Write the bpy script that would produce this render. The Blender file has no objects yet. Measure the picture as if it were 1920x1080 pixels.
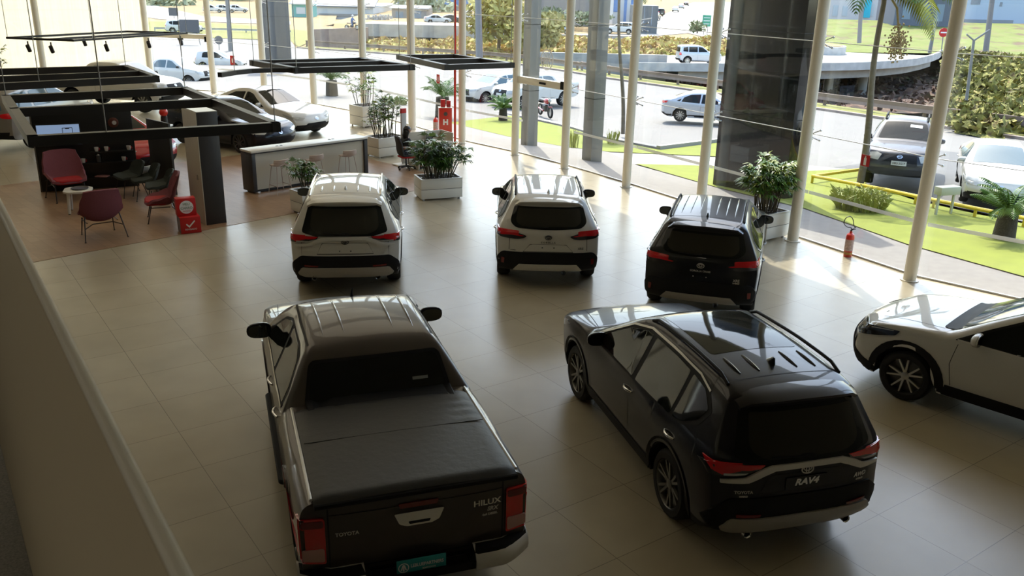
import bpy, bmesh, math, random
from mathutils import Vector, Matrix
from mathutils import noise
from mathutils.bvhtree import BVHTree
random.seed(7)
PI = math.pi
SC = bpy.context.scene
COL = SC.collection

# ---------------------------------------------------------------- camera
FPX, PITCH, ROLL, CAMZ = 1640.0, 0.3364, 0.0233, 5.037
_F = Vector((0, math.cos(PITCH), -math.sin(PITCH)))
_U0 = Vector((0, math.sin(PITCH), math.cos(PITCH)))
_R0 = Vector((1, 0, 0))
CR = _R0 * math.cos(ROLL) + _U0 * math.sin(ROLL)
CU = _U0 * math.cos(ROLL) - _R0 * math.sin(ROLL)
cam_data = bpy.data.cameras.new('camera')
cam = bpy.data.objects.new('camera', cam_data)
COL.objects.link(cam)
cam.matrix_world = Matrix(((CR.x, CU.x, -_F.x, 0), (CR.y, CU.y, -_F.y, 0), (CR.z, CU.z, -_F.z, CAMZ), (0, 0, 0, 1)))
cam_data.sensor_width = 36.0
cam_data.lens = FPX / 1920 * 36.0
cam_data.clip_start = 0.02
cam_data.clip_end = 1500
cam_data.dof.use_dof = True
cam_data.dof.focus_distance = 14.0
cam_data.dof.aperture_fstop = 14.0
SC.camera = cam


def at(u, v, z=0.0):
    """point of the photograph (u, v) on the horizontal level z"""
    d = _F + CR * ((u - 960) / FPX) - CU * ((v - 540) / FPX)
    t = (z - CAMZ) / d.z
    return Vector((d.x * t, d.y * t, z))


# ---------------------------------------------------------------- sky, sun, exposure
SC.view_settings.view_transform = 'Standard'
SC.view_settings.look = 'None'
SC.view_settings.gamma = 1.0
SC.view_settings.use_curve_mapping = False
SC.view_settings.exposure = 1.3
SUN_EL = math.radians(56)
SUNV = Vector((-0.075 * math.cos(SUN_EL), 0.997 * math.cos(SUN_EL), math.sin(SUN_EL)))
w = bpy.data.worlds.new('sky')
SC.world = w
w.use_nodes = True
nt = w.node_tree
nt.nodes.clear()
wo = nt.nodes.new('ShaderNodeOutputWorld')
wb = nt.nodes.new('ShaderNodeBackground')
ws = nt.nodes.new('ShaderNodeTexSky')
ws.sky_type = 'NISHITA'
ws.sun_disc = False
ws.sun_elevation = SUN_EL
ws.sun_rotation = 0.0
ws.air_density = 1.2
ws.dust_density = 2.5
wb.inputs['Strength'].default_value = 0.30
nt.links.new(ws.outputs[0], wb.inputs['Color'])
nt.links.new(wb.outputs[0], wo.inputs['Surface'])
sd = bpy.data.lights.new('sun', 'SUN')
sd.energy = 3.6
sd.angle = math.radians(0.6)
sd.color = (1.0, 0.93, 0.82)
sun = bpy.data.objects.new('sun', sd)
COL.objects.link(sun)
sun.rotation_euler = (-SUNV).to_track_quat('-Z', 'Y').to_euler()


# ---------------------------------------------------------------- helpers
def tag(o, label=None, cat=None, group=None, kind=None):
    if label: o['label'] = label
    if cat: o['category'] = cat
    if group: o['group'] = group
    if kind: o['kind'] = kind
    return o


def thing(name, label, cat, loc=(0, 0, 0), rz=0.0, group=None, kind=None):
    o = bpy.data.objects.new(name, None)
    o.empty_display_size = 0.1
    COL.objects.link(o)
    o.location = loc
    o.rotation_euler = (0, 0, rz)
    return tag(o, label, cat, group, kind)


def setp(bsdf, **k):
    names = dict(color='Base Color', rough='Roughness', metal='Metallic', spec='Specular IOR Level', coat='Coat Weight',
                 coatr='Coat Roughness', trans='Transmission Weight', ior='IOR', alpha='Alpha', emit='Emission Color',
                 emits='Emission Strength', sss='Subsurface Weight', sheen='Sheen Weight')
    for a, b in k.items():
        if b is None: continue
        if a in ('color', 'emit') and len(b) == 3: b = (*b, 1)
        bsdf.inputs[names[a]].default_value = b


MATS = {}


def mat(name, color, rough=0.5, metal=0.0, noise=0.0, nscale=8.0, bump=0.0, **k):
    """procedural principled material; noise varies the colour, bump the surface"""
    if name in MATS: return MATS[name]
    m = bpy.data.materials.new(name)
    m.use_nodes = True
    t = m.node_tree
    b = t.nodes['Principled BSDF']
    setp(b, color=color, rough=rough, metal=metal, **k)
    if noise or bump:
        tc = t.nodes.new('ShaderNodeTexCoord')
        n = t.nodes.new('ShaderNodeTexNoise')
        n.inputs['Scale'].default_value = nscale
        n.inputs['Detail'].default_value = 5
        t.links.new(tc.outputs['Object'], n.inputs['Vector'])
        if noise:
            mx = t.nodes.new('ShaderNodeMix')
            mx.data_type = 'RGBA'
            lo = [max(0, c * (1 - noise)) for c in color[:3]]
            hi = [min(1, c * (1 + noise)) for c in color[:3]]
            mx.inputs[6].default_value = (*lo, 1)
            mx.inputs[7].default_value = (*hi, 1)
            t.links.new(n.outputs['Fac'], mx.inputs[0])
            t.links.new(mx.outputs[2], b.inputs['Base Color'])
        if bump:
            bp = t.nodes.new('ShaderNodeBump')
            bp.inputs['Strength'].default_value = bump
            bp.inputs['Distance'].default_value = 0.02
            t.links.new(n.outputs['Fac'], bp.inputs['Height'])
            t.links.new(bp.outputs['Normal'], b.inputs['Normal'])
    MATS[name] = m
    return m


def glassmat(name, tint, refl=1.0, rough=0.0):
    """thin pane: straight-through tint plus a Fresnel mirror"""
    if name in MATS: return MATS[name]
    m = bpy.data.materials.new(name)
    m.use_nodes = True
    t = m.node_tree
    t.nodes.clear()
    o = t.nodes.new('ShaderNodeOutputMaterial')
    mx = t.nodes.new('ShaderNodeMixShader')
    tr = t.nodes.new('ShaderNodeBsdfTransparent')
    gl = t.nodes.new('ShaderNodeBsdfGlossy')
    tr.inputs['Color'].default_value = (*tint, 1)
    gl.inputs['Roughness'].default_value = rough
    lw = t.nodes.new('ShaderNodeLayerWeight')          # facing: 0 head-on, 1 at grazing angle
    lw.inputs['Blend'].default_value = .5
    pw = t.nodes.new('ShaderNodeMath'); pw.operation = 'POWER'; pw.inputs[1].default_value = 5
    ml = t.nodes.new('ShaderNodeMath'); ml.operation = 'MULTIPLY_ADD'
    ml.inputs[1].default_value = .96 * refl
    ml.inputs[2].default_value = .04 * refl
    t.links.new(lw.outputs['Facing'], pw.inputs[0])
    t.links.new(pw.outputs[0], ml.inputs[0])
    t.links.new(ml.outputs[0], mx.inputs[0])
    t.links.new(tr.outputs[0], mx.inputs[1])
    t.links.new(gl.outputs[0], mx.inputs[2])
    t.links.new(mx.outputs[0], o.inputs['Surface'])
    MATS[name] = m
    return m


class MB:
    """collects shapes, then links them as ONE mesh object"""

    def __init__(self):
        self.v, self.f = [], []

    def add(self, vs, fs, M=None):
        o = len(self.v)
        self.v += [tuple(M @ Vector(p)) if M else tuple(p) for p in vs]
        self.f += [tuple(i + o for i in f) for f in fs]
        return self

    def box(self, c, s, rz=0.0, M=None):
        x, y, z = (a / 2 for a in s)
        vs = [(-x, -y, -z), (x, -y, -z), (x, y, -z), (-x, y, -z), (-x, -y, z), (x, -y, z), (x, y, z), (-x, y, z)]
        T = Matrix.Translation(c) @ Matrix.Rotation(rz, 4, 'Z')
        if M: T = M @ T
        return self.add(vs, [(0, 3, 2, 1), (4, 5, 6, 7), (0, 1, 5, 4), (1, 2, 6, 5), (2, 3, 7, 6), (3, 0, 4, 7)], T)

    def rbox(self, c, s, r=0.02, n=3, rz=0.0, M=None):
        """box with rounded vertical edges and a small bevel above and below"""
        x, y, z = (a / 2 for a in s)
        r = min(r, x * .98, y * .98)
        ring = []
        for cx, cy, a0 in ((x - r, y - r, 0), (-x + r, y - r, PI / 2), (-x + r, -y + r, PI), (x - r, -y + r, 1.5 * PI)):
            for k in range(n + 1):
                a = a0 + PI / 2 * k / n
                ring.append((cx, cy, math.cos(a), math.sin(a)))
        b = min(r * .6, z * .5)
        lv = [(-z, r - b), (-z + b, r), (z - b, r), (z, r - b)]
        vs = []
        N = len(ring)
        for zz, rr in lv:
            vs += [(px + rr * ca, py + rr * sa, zz) for px, py, ca, sa in ring]
        fs = [(i + l * N, (i + 1) % N + l * N, (i + 1) % N + (l + 1) * N, i + (l + 1) * N) for l in range(3) for i in range(N)]
        fs.append(tuple(range(N - 1, -1, -1)))
        fs.append(tuple(range(3 * N, 4 * N)))
        T = Matrix.Translation(c) @ Matrix.Rotation(rz, 4, 'Z')
        if M: T = M @ T
        return self.add(vs, fs, T)

    def lathe(self, prof, n=20, M=None, cap=True):
        """profile [(r, z)] turned round Z"""
        vs = [(r * math.cos(2 * PI * k / n), r * math.sin(2 * PI * k / n), z) for r, z in prof for k in range(n)]
        fs = [(l * n + k, l * n + (k + 1) % n, (l + 1) * n + (k + 1) % n, (l + 1) * n + k) for l in range(len(prof) - 1) for k in range(n)]
        if cap:
            if prof[0][0] > 1e-6: fs.append(tuple(range(n - 1, -1, -1)))
            if prof[-1][0] > 1e-6: fs.append(tuple(range((len(prof) - 1) * n, len(prof) * n)))
        return self.add(vs, fs, M)

    def cyl(self, p, h, r, n=16, r2=None, M=None):
        T = Matrix.Translation(p)
        if M: T = M @ T
        return self.lathe([(r, 0), (r if r2 is None else r2, h)], n, T)

    def tube(self, pts, r, n=8, closed=False, M=None):
        pts = [Vector(p) for p in pts]
        rs = r if isinstance(r, (list, tuple)) else [r] * len(pts)
        vs, fs = [], []
        N = len(pts)
        prev = None
        for i, p in enumerate(pts):
            a = pts[(i - 1) % N] if (closed or i > 0) else p
            b = pts[(i + 1) % N] if (closed or i < N - 1) else p
            d = (b - a).normalized()
            if prev is None:
                x = d.orthogonal().normalized()
            else:
                x = (prev - d * prev.dot(d))
                x = x.normalized() if x.length > 1e-6 else d.orthogonal().normalized()
            prev = x
            y = d.cross(x)
            vs += [p + (x * math.cos(2 * PI * k / n) + y * math.sin(2 * PI * k / n)) * rs[i] for k in range(n)]
        for i in range(N if closed else N - 1):
            j = (i + 1) % N
            fs += [(i * n + k, i * n + (k + 1) % n, j * n + (k + 1) % n, j * n + k) for k in range(n)]
        if not closed:
            fs.append(tuple(range(n - 1, -1, -1)))
            fs.append(tuple(range((N - 1) * n, N * n)))
        return self.add(vs, fs, M)

    def prism(self, poly, z0, z1, M=None):
        n = len(poly)
        vs = [(x, y, z0) for x, y in poly] + [(x, y, z1) for x, y in poly]
        fs = [tuple(range(n - 1, -1, -1)), tuple(range(n, 2 * n))] + [(i, (i + 1) % n, n + (i + 1) % n, n + i) for i in range(n)]
        return self.add(vs, fs, M)

    def ball(self, c, r, n=12, m=8, M=None):
        rx, ry, rz = r if isinstance(r, (list, tuple)) else (r, r, r)
        T = Matrix.Translation(c) @ Matrix.Diagonal((rx, ry, rz, 1))
        if M: T = M @ T
        prof = [(max(1e-7, math.sin(PI * k / m)), -math.cos(PI * k / m)) for k in range(m + 1)]
        return self.lathe(prof, n, T, cap=False)

    def grid(self, P, M=None, closed_u=False):
        """P[i][j] points"""
        a, b = len(P), len(P[0])
        vs = [p for row in P for p in row]
        fs = [(i * b + j, ((i + 1) % a) * b + j, ((i + 1) % a) * b + j + 1, i * b + j + 1) for i in range(a if closed_u else a - 1) for j in range(b - 1)]
        return self.add(vs, fs, M)

    def build(self, name, m, parent=None, smooth=35, loc=None, rz=0.0, bevel=0.0):
        me = bpy.data.meshes.new(name)
        me.from_pydata([tuple(v) for v in self.v], [], self.f)
        me.update()
        if smooth or bevel:
            bm = bmesh.new()
            bm.from_mesh(me)
            if bevel:
                bmesh.ops.bevel(bm, geom=[e for e in bm.edges if e.is_manifold and e.calc_face_angle(0) > 0.5], offset=bevel, segments=2, affect='EDGES', profile=0.5)
            if smooth:
                lim = math.radians(smooth)
                for f in bm.faces: f.smooth = True
                for e in bm.edges: e.smooth = not (len(e.link_faces) == 2 and e.calc_face_angle(0) > lim)
            bm.to_mesh(me)
            bm.free()
        o = bpy.data.objects.new(name, me)
        COL.objects.link(o)
        if m: me.materials.append(m)
        if parent: o.parent = parent
        if loc is not None: o.location = loc
        if rz: o.rotation_euler = (0, 0, rz)
        return o


def copy_tree(o, parent=None):
    c = o.copy()
    COL.objects.link(c)
    if parent: c.parent = parent
    for ch in list(o.children): copy_tree(ch, c)
    return c


def text_mesh(s, size, bold=0.0, align='CENTER', shear=0.0, sx=1.0):
    """2-D triangles of a line of lettering, centred on the origin"""
    cu = bpy.data.curves.new('lettering', 'FONT')
    cu.body = s
    cu.size = size
    cu.align_x = align
    cu.align_y = 'CENTER'
    cu.shear = shear
    cu.offset = bold
    cu.resolution_u = 3
    o = bpy.data.objects.new('lettering', cu)
    COL.objects.link(o)
    bpy.context.view_layer.update()
    me = bpy.data.meshes.new_from_object(o.evaluated_get(bpy.context.evaluated_depsgraph_get()))
    vs = [(v.co.x * sx, v.co.y) for v in me.vertices]
    fs = [tuple(p.vertices) for p in me.polygons]
    bpy.data.objects.remove(o)
    bpy.data.curves.remove(cu)
    bpy.data.meshes.remove(me)
    return vs, fs


def letters(name, s, size, m, parent, M, bold=0.0, align='CENTER', shear=0.0, depth=0.003, sx=1.0):
    """raised lettering in the XY plane of M"""
    vs, fs = text_mesh(s, size, bold, align, shear, sx)
    b = MB()
    b.add([(x, y, depth) for x, y in vs], fs, M)
    return b.build(name, m, parent, smooth=0)


def frame_at(p, right, up):
    r = Vector(right).normalized()
    u = Vector(up).normalized()
    n = r.cross(u)
    return Matrix(((r.x, u.x, n.x, p[0]), (r.y, u.y, n.y, p[1]), (r.z, u.z, n.z, p[2]), (0, 0, 0, 1)))


def rpoly(pts, r=0.03, n=4):
    """polygon with rounded corners"""
    out = []
    N = len(pts)
    for i in range(N):
        p = Vector(pts[i][:2])
        a = Vector(pts[i - 1][:2]) - p
        b = Vector(pts[(i + 1) % N][:2]) - p
        rr = pts[i][2] if len(pts[i]) > 2 else r
        t = min(rr, a.length * .45, b.length * .45)
        if t < 1e-5:
            out.append(tuple(p))
            continue
        p0, p1 = p + a.normalized() * t, p + b.normalized() * t
        for k in range(n + 1):
            s = k / n
            out.append(tuple(p0 * (1 - s) ** 2 + p * 2 * s * (1 - s) + p1 * s ** 2))
    return out


def ellipse(cx, cy, rx, ry, n=24):
    return [(cx + rx * math.cos(2 * PI * k / n), cy + ry * math.sin(2 * PI * k / n)) for k in range(n)]


def lerp(a, b, t): return a + (b - a) * t


def sstep(a, b, x):
    t = min(1, max(0, (x - a) / (b - a)))
    return t * t * (3 - 2 * t)


def interp(pts, x):
    if x <= pts[0][0]: return pts[0][1]
    for (a, za), (b, zb) in zip(pts, pts[1:]):
        if x <= b: return lerp(za, zb, (x - a) / (b - a)) if b > a else zb
    return pts[-1][1]


def smooth_curve(pts, n=6, ten=0.5):
    """Catmull-Rom through the points"""
    out = []
    P = [Vector(p) for p in pts]
    for i in range(len(P) - 1):
        p0 = P[i - 1] if i else P[0] * 2 - P[1]
        p3 = P[i + 2] if i + 2 < len(P) else P[-1] * 2 - P[-2]
        for k in range(n):
            t = k / n
            out.append(0.5 * ((2 * P[i]) + (P[i + 1] - p0) * t + (2 * p0 - 5 * P[i] + 4 * P[i + 1] - p3) * t * t + (3 * P[i] - p0 - 3 * P[i + 1] + p3) * t ** 3))
    out.append(P[-1])
    return out

# ================================================================ vehicles
def paint(name, color, metal=0.0, rough=0.35, flake=0.06):
    return mat(name, color, rough, metal, noise=flake, nscale=180, coat=1.0 if max(color) > .15 else .55, coatr=0.03, spec=0.15)


WHITE = paint('paint_pearl_white', (0.62, 0.61, 0.57), 0.0, 0.4, 0.02)
BLACK = paint('paint_black', (0.006, 0.006, 0.011), 0.0, 0.3)
BRONZE = paint('paint_dark_grey_bronze', (0.080, 0.070, 0.066), 0.7, 0.38)
GREY = paint('paint_graphite', (0.022, 0.023, 0.025), 0.3, 0.32)
RED = paint('paint_red', (0.35, 0.008, 0.012), 0.1, 0.35)
BEIGEGREY = paint('paint_silver_beige', (0.22, 0.20, 0.17), 0.3, 0.35)
SILVER = paint('paint_silver', (0.50, 0.52, 0.55), 0.4, 0.35)
NAVY = paint('paint_navy', (0.02, 0.024, 0.034), 0.3, 0.35)
OLIVE = paint('paint_grey_brown', (0.055, 0.055, 0.052), 0.3, 0.35)
PLASTIC = mat('black_plastic', (0.010, 0.010, 0.011), 0.62, spec=.22, bump=0.05, nscale=300)
RUBBER = mat('tyre_rubber', (0.010, 0.010, 0.010), 0.75, bump=0.1, nscale=60)
CGLASS = mat('tinted_car_glass', (0.010, 0.012, 0.011), 0.04, spec=.22)
RGLASS = mat('rear_tinted_glass', (0.030, 0.029, 0.022), 0.06, spec=.3)
LGLASS = mat('pale_reflection_glass', (0.09, 0.14, 0.165), 0.04)  # light reflected by the windows is put into the pale blue base colour
CHROME = mat('chrome', (0.75, 0.75, 0.74), 0.12, 1.0)
SATIN = mat('satin_silver_trim', (0.62, 0.60, 0.56), 0.35, 0.35)
SKID = mat('silver_skid_plate', (0.36, 0.34, 0.31), 0.45, 0.3)
ALLOY = mat('alloy_rim', (0.55, 0.55, 0.54), 0.3, 0.9)
DALLOY = mat('dark_alloy_rim', (0.10, 0.10, 0.10), 0.35, 0.8)
REDLAMP = mat('red_lamp_lens', (0.62, 0.010, 0.016), 0.12, coat=1.0)
DARKRED = mat('dark_red_reflector', (0.16, 0.004, 0.006), 0.2, coat=0.6)
CLEARLAMP = mat('clear_lamp_lens', (0.42, 0.42, 0.40), 0.1, coat=1.0)
DARKLAMP = mat('smoked_lamp_lens', (0.03, 0.03, 0.032), 0.08, coat=1.0)
VINYL = mat('black_vinyl_cover', (0.018, 0.018, 0.017), 0.5, bump=0.15, nscale=14)
PLATEW = mat('number_plate', (0.55, 0.56, 0.54), 0.4)
TEAL = mat('teal_plate', (0.03, 0.33, 0.36), 0.4)
WHITEINK = mat('white_lettering', (0.8, 0.8, 0.8), 0.4)
DARKINK = mat('dark_lettering', (0.02, 0.02, 0.025), 0.4)
MIRROR = mat('mirror_glass', (0.12, 0.135, 0.14), 0.03, 1.0)
SEAMMAT = mat('panel_gap', (0.004, 0.004, 0.004), 0.7)


def param(poly):
    P = [Vector((a, b)) for a, b in poly]
    d = [0.0]
    for p, q in zip(P, P[1:]): d.append(d[-1] + (q - p).length)
    L = d[-1]

    def f(w):
        s = w * L
        for i in range(len(P) - 1):
            if s <= d[i + 1] or i == len(P) - 2:
                return P[i].lerp(P[i + 1], (s - d[i]) / max(1e-9, d[i + 1] - d[i]))
    return f


class Car:
    def __init__(self, S, pnt, name, label, cat, loc, rz, group=None):
        self.S, self.paint = S, pnt
        self.root = thing(name, label, cat, loc, rz, group)
        self.make_body()

    def make_body(self):
        S = self.S
        top = [tuple(p) for p in smooth_curve([(a, b) for a, b in S['top']], 5)]
        R = smooth_curve(S['rear'], 4)
        Fr = smooth_curve(S['front'], 4)
        Rf, Ff = param(R), param(Fr)
        yB0, yB1 = S['rear'][0][0], S['front'][0][0]
        yT0, yT1 = S['top'][0][0], S['top'][-1][0]
        zs = [(yB0, S['rear'][0][1]), (yB0 + .3, S['sill']), (yB1 - .35, S['sill']), (yB1, S['front'][0][1])]
        rw, Ra, wb = S['rw'], S['arch'], S['wb']

        def bottom(y):
            z = interp(zs, y)
            for yc in (0, wb):
                d = abs(y - yc)
                if d < Ra: z = max(z, rw + math.sqrt(Ra * Ra - d * d))
            return z
        ys = [lerp(yB0, yB1, k / 44) for k in range(45)]
        for yc in (0, wb):
            ys = [y for y in ys if not (yc - Ra - .02 < y < yc + Ra + .02)]
            ys += [yc + Ra * math.cos(PI * k / 16) for k in range(17)] + [yc - Ra - .006, yc + Ra + .006]
        ys = sorted(ys)
        vv = [(y - yB0) / (yB1 - yB0) for y in ys]
        vv[0], vv[-1] = 0.0, 1.0
        ww = [0, .04, .09, .15, .21, .27, .33, .39, .45, .51, .57, .63, .69, .75, .80, .85, .89, .92, .945, .965, .985, 1.0]
        uu = [-1, -.985, -.96, -.93, -.89, -.83, -.72, -.58, -.4, -.2, 0, .2, .4, .58, .72, .83, .89, .93, .96, .985, 1]
        # v of the top curve: same y fraction
        P00, P01, P10, P11 = Rf(0), Vector(top[0]), Ff(0), Vector(top[-1])

        def coons(v, w):
            yb = lerp(yB0, yB1, v)
            yt = lerp(yT0, yT1, v)
            B = Vector((yb, bottom(yb)))
            T = Vector((yt, interp(top, yt)))
            return B * (1 - w) + T * w + Rf(w) * (1 - v) + Ff(w) * v - (P00 * (1 - v) * (1 - w) + P01 * (1 - v) * w + P10 * v * (1 - w) + P11 * v * w)
        hw, wr, zr = S['hw'], S['wr'], S['zr']
        yr, yf = min(p[0] for p in S['rear']), max(p[0] for p in S['front'])

        def W(y, z):
            b = hw * (1 - S.get('pr', .06) * max(0, (yr + .9 - y) / .9) ** 2.2 - S.get('pf', .15) * max(0, (y - (yf - 1.0)) / 1.0) ** 2.2)
            zb = interp(S['belt'], y)
            ins = S.get('inset', .045)
            if z < zb:
                t = max(0, (zb - z) / zb)
                b -= .05 * t * t
                b -= ins * .6 * sstep(zb - .16, zb, z)
                b -= .035 * sstep(.45, .2, z)
                return b
            t = (z - zb) / max(.05, zr - zb)
            w0 = b - ins * .6
            return w0 + (interp(wr, y) - w0) * min(1.15, t) ** 0.95

        ru, rwd = S.get('ru', .11), S.get('rwd', .09)
        vr, vf = (-Ra - .015 - yB0) / (yB1 - yB0), (wb + Ra + .015 - yB0) / (yB1 - yB0)

        def pos(u, v, w):
            a = abs(u)
            if a > 1 - ru and w > 1 - rwd:
                da, dw = (a - 1 + ru) / ru, (w - 1 + rwd) / rwd
                k = max(da, dw) / max(1e-9, math.hypot(da, dw))
                a, w = 1 - ru + da * k * ru, 1 - rwd + dw * k * rwd
            p = coons(v, w)
            y, z = p.x, p.y
            x = math.copysign(a * W(y, z), u)
            z += interp(S.get('crown', [(0, .035)]), y) * (1 - a * a) * w ** 6
            if v < vr: y += min(S.get('rbow', .15), .45 * vr * (yB1 - yB0)) * a ** 4 * (1 - v / vr) ** 2
            if v > vf: y -= min(S.get('fbow', .32), .62 * (1 - vf) * (yB1 - yB0)) * a ** 2.6 * ((v - vf) / (1 - vf)) ** 1.6
            return (x, y, z)
        m = MB()
        m.grid([[pos(1, v, w) for w in ww] for v in vv])
        m.grid([[pos(-1, v, w) for w in ww] for v in reversed(vv)])
        m.grid([[pos(u, v, 1) for u in reversed(uu)] for v in vv])
        m.grid([[pos(u, v, 0) for u in uu] for v in vv])
        m.grid([[pos(u, 0, w) for u in reversed(uu)] for w in reversed(ww)])
        m.grid([[pos(u, 1, w) for u in reversed(uu)] for w in ww])
        bm = bmesh.new()
        vs = [bm.verts.new(p) for p in m.v]
        for f in m.f:
            try: bm.faces.new([vs[i] for i in f])
            except ValueError: pass
        bmesh.ops.remove_doubles(bm, verts=bm.verts, dist=.0008)
        bmesh.ops.recalc_face_normals(bm, faces=bm.faces)
        for f in bm.faces: f.smooth = True
        for e in bm.edges: e.smooth = not (len(e.link_faces) == 2 and e.calc_face_angle(0) > math.radians(38))
        for f in bm.faces:
            c = f.calc_center_median()
            if f.normal.z < -.25 and c.z < .9: f.material_index = 1
            elif any(abs(c.y - yc) < Ra + .03 for yc in (0, wb)) and abs(f.normal.y) > .6 and c.z < .8 and abs(c.x) < hw and rw - .2 < c.z and not (c.y < yr + .12 or c.y > yf - .25): f.material_index = 1
        me = bpy.data.meshes.new('body')
        bm.to_mesh(me)
        bm.verts.ensure_lookup_table()
        self.bvh = BVHTree.FromBMesh(bm)
        bm.free()
        self.body = bpy.data.objects.new('body', me)
        COL.objects.link(self.body)
        me.materials.append(self.paint)
        me.materials.append(PLASTIC)
        self.body.parent = self.root

    # ---- ray on to the skin
    def ray(self, ax, a, b):
        if ax == 'R': o, d = Vector((3, a, b)), Vector((-1, 0, 0))
        elif ax == 'L': o, d = Vector((-3, a, b)), Vector((1, 0, 0))
        elif ax == 'B': o, d = Vector((a, -4, b)), Vector((0, 1, 0))
        elif ax == 'F': o, d = Vector((a, 9, b)), Vector((0, -1, 0))
        else: o, d = Vector((a, b, 5)), Vector((0, 0, -1))
        h = self.bvh.ray_cast(o, d)
        if h[0] is None:
            h = self.bvh.find_nearest(o + d * (2.1 if ax in 'LR' else 3.3))
        n = h[1]
        if n.dot(d) > 0: n = -n
        return h[0], n, d

    def lay(self, name, vs, fs, ax, m, off=.004, skirt=0.0, parent=None, cell=None):
        bm = bmesh.new()
        bv = [bm.verts.new((x, y, 0)) for x, y in vs]
        for f in fs:
            try: bm.faces.new([bv[i] for i in f])
            except ValueError: pass
        if cell:
            bmesh.ops.triangulate(bm, faces=bm.faces[:])
            for k in (0, 1):
                lo, hi = min(v[k] for v in vs), max(v[k] for v in vs)
                n = int((hi - lo) / cell)
                for i in range(1, n + 1):
                    c = lo + (hi - lo) * i / (n + 1)
                    co = Vector((c, 0, 0)) if k == 0 else Vector((0, c, 0))
                    no = Vector((1, 0, 0)) if k == 0 else Vector((0, 1, 0))
                    bmesh.ops.bisect_plane(bm, geom=bm.verts[:] + bm.edges[:] + bm.faces[:], plane_co=co, plane_no=no)
        d = None
        nrm = {}
        for v in bm.verts:
            p, n, d = self.ray(ax, v.co.x, v.co.y)
            nrm[v] = n
            v.co = p + n * off
        for f in bm.faces: f.normal_update()
        bad = [f for f in bm.faces if f.normal.dot(d) > 0]
        if bad: bmesh.ops.reverse_faces(bm, faces=bad)
        if skirt:
            ed = [e for e in bm.edges if len(e.link_faces) == 1]
            r = bmesh.ops.extrude_edge_only(bm, edges=ed)
            for v in r['geom']:
                if isinstance(v, bmesh.types.BMVert):
                    v.co = v.co + d * skirt
        for f in bm.faces: f.smooth = True
        bm.normal_update()
        for e in bm.edges: e.smooth = not (len(e.link_faces) == 2 and e.calc_face_angle(0) > math.radians(40))
        me = bpy.data.meshes.new(name)
        bm.to_mesh(me)
        bm.free()
        o = bpy.data.objects.new(name, me)
        COL.objects.link(o)
        me.materials.append(m)
        o.parent = parent or self.root
        return o

    def panel(self, name, poly, ax, m, off=.004, cell=.08, skirt=0.006, parent=None):
        return self.lay(name, poly, [tuple(range(len(poly)))], ax, m, off, skirt, parent, cell)

    def sides(self, name, poly, m, off=.004, cell=.08, skirt=.006):
        return [self.panel(name, poly, a, m, off, cell, skirt) for a in 'LR']

    def mirrored(self, name, poly, ax, m, off=.004, cell=.08, skirt=.006, parent=None):
        a = self.panel(name, poly, ax, m, off, cell, skirt, parent)
        b = self.panel(name, [(-x, y) for x, y in poly], ax, m, off, cell, skirt, parent)
        return a, b

    def strip(self, name, pts, wd, ax, m, off=.003, parent=None, cell=.1, skirt=0.0):
        P = [Vector(p) for p in pts]
        l, r = [], []
        for i, p in enumerate(P):
            d = (P[min(i + 1, len(P) - 1)] - P[max(i - 1, 0)]).normalized()
            n = Vector((-d.y, d.x)) * wd / 2
            l.append(tuple(p + n))
            r.append(tuple(p - n))
        vs = l + r
        N = len(P)
        fs = [(i, i + 1, N + i + 1, N + i) for i in range(N - 1)]
        return self.lay(name, vs, fs, ax, m, off, skirt, parent, cell)

    def word(self, name, s, size, a, b, ax, m, bold=.0, shear=0.0, sx=1.0, off=.004):
        vs, fs = text_mesh(s, size, bold, 'CENTER', shear, sx)
        k = -1 if ax == 'F' else 1
        k = -1 if ax == 'L' else k
        return self.lay(name, [(a + k * x, b + y) for x, y in vs], fs, ax, m, off, .003)

    def emblem(self, a, b, r, ax, m, off=.010, brand=1):
        vs, fs = [], []

        def ring(cx, cy, rx, ry, wd, n=28):
            o = len(vs)
            for k in range(n):
                c, s = math.cos(2 * PI * k / n), math.sin(2 * PI * k / n)
                vs.append((a + cx + rx * c, b + cy + ry * s))
                vs.append((a + cx + (rx - wd) * c, b + cy + (ry - wd) * s))
            for k in range(n):
                i, j = o + 2 * k, o + 2 * ((k + 1) % n)
                fs.append((i, j, j + 1, i + 1))
        ring(0, 0, r, r * .68, r * .16)
        if brand == 1:
            ring(0, r * .12, r * .68, r * .36, r * .13)
            ring(0, -r * .06, r * .30, r * .56, r * .13)
        else:
            o = len(vs)
            vs += [(a - r * 1.1, b - r * .12), (a + r * 1.1, b - r * .12), (a + r * 1.1, b + r * .12), (a - r * 1.1, b + r * .12)]
            fs.append((o, o + 1, o + 2, o + 3))
        return self.lay('emblem', vs, fs, ax, m, off, .006)

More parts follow.
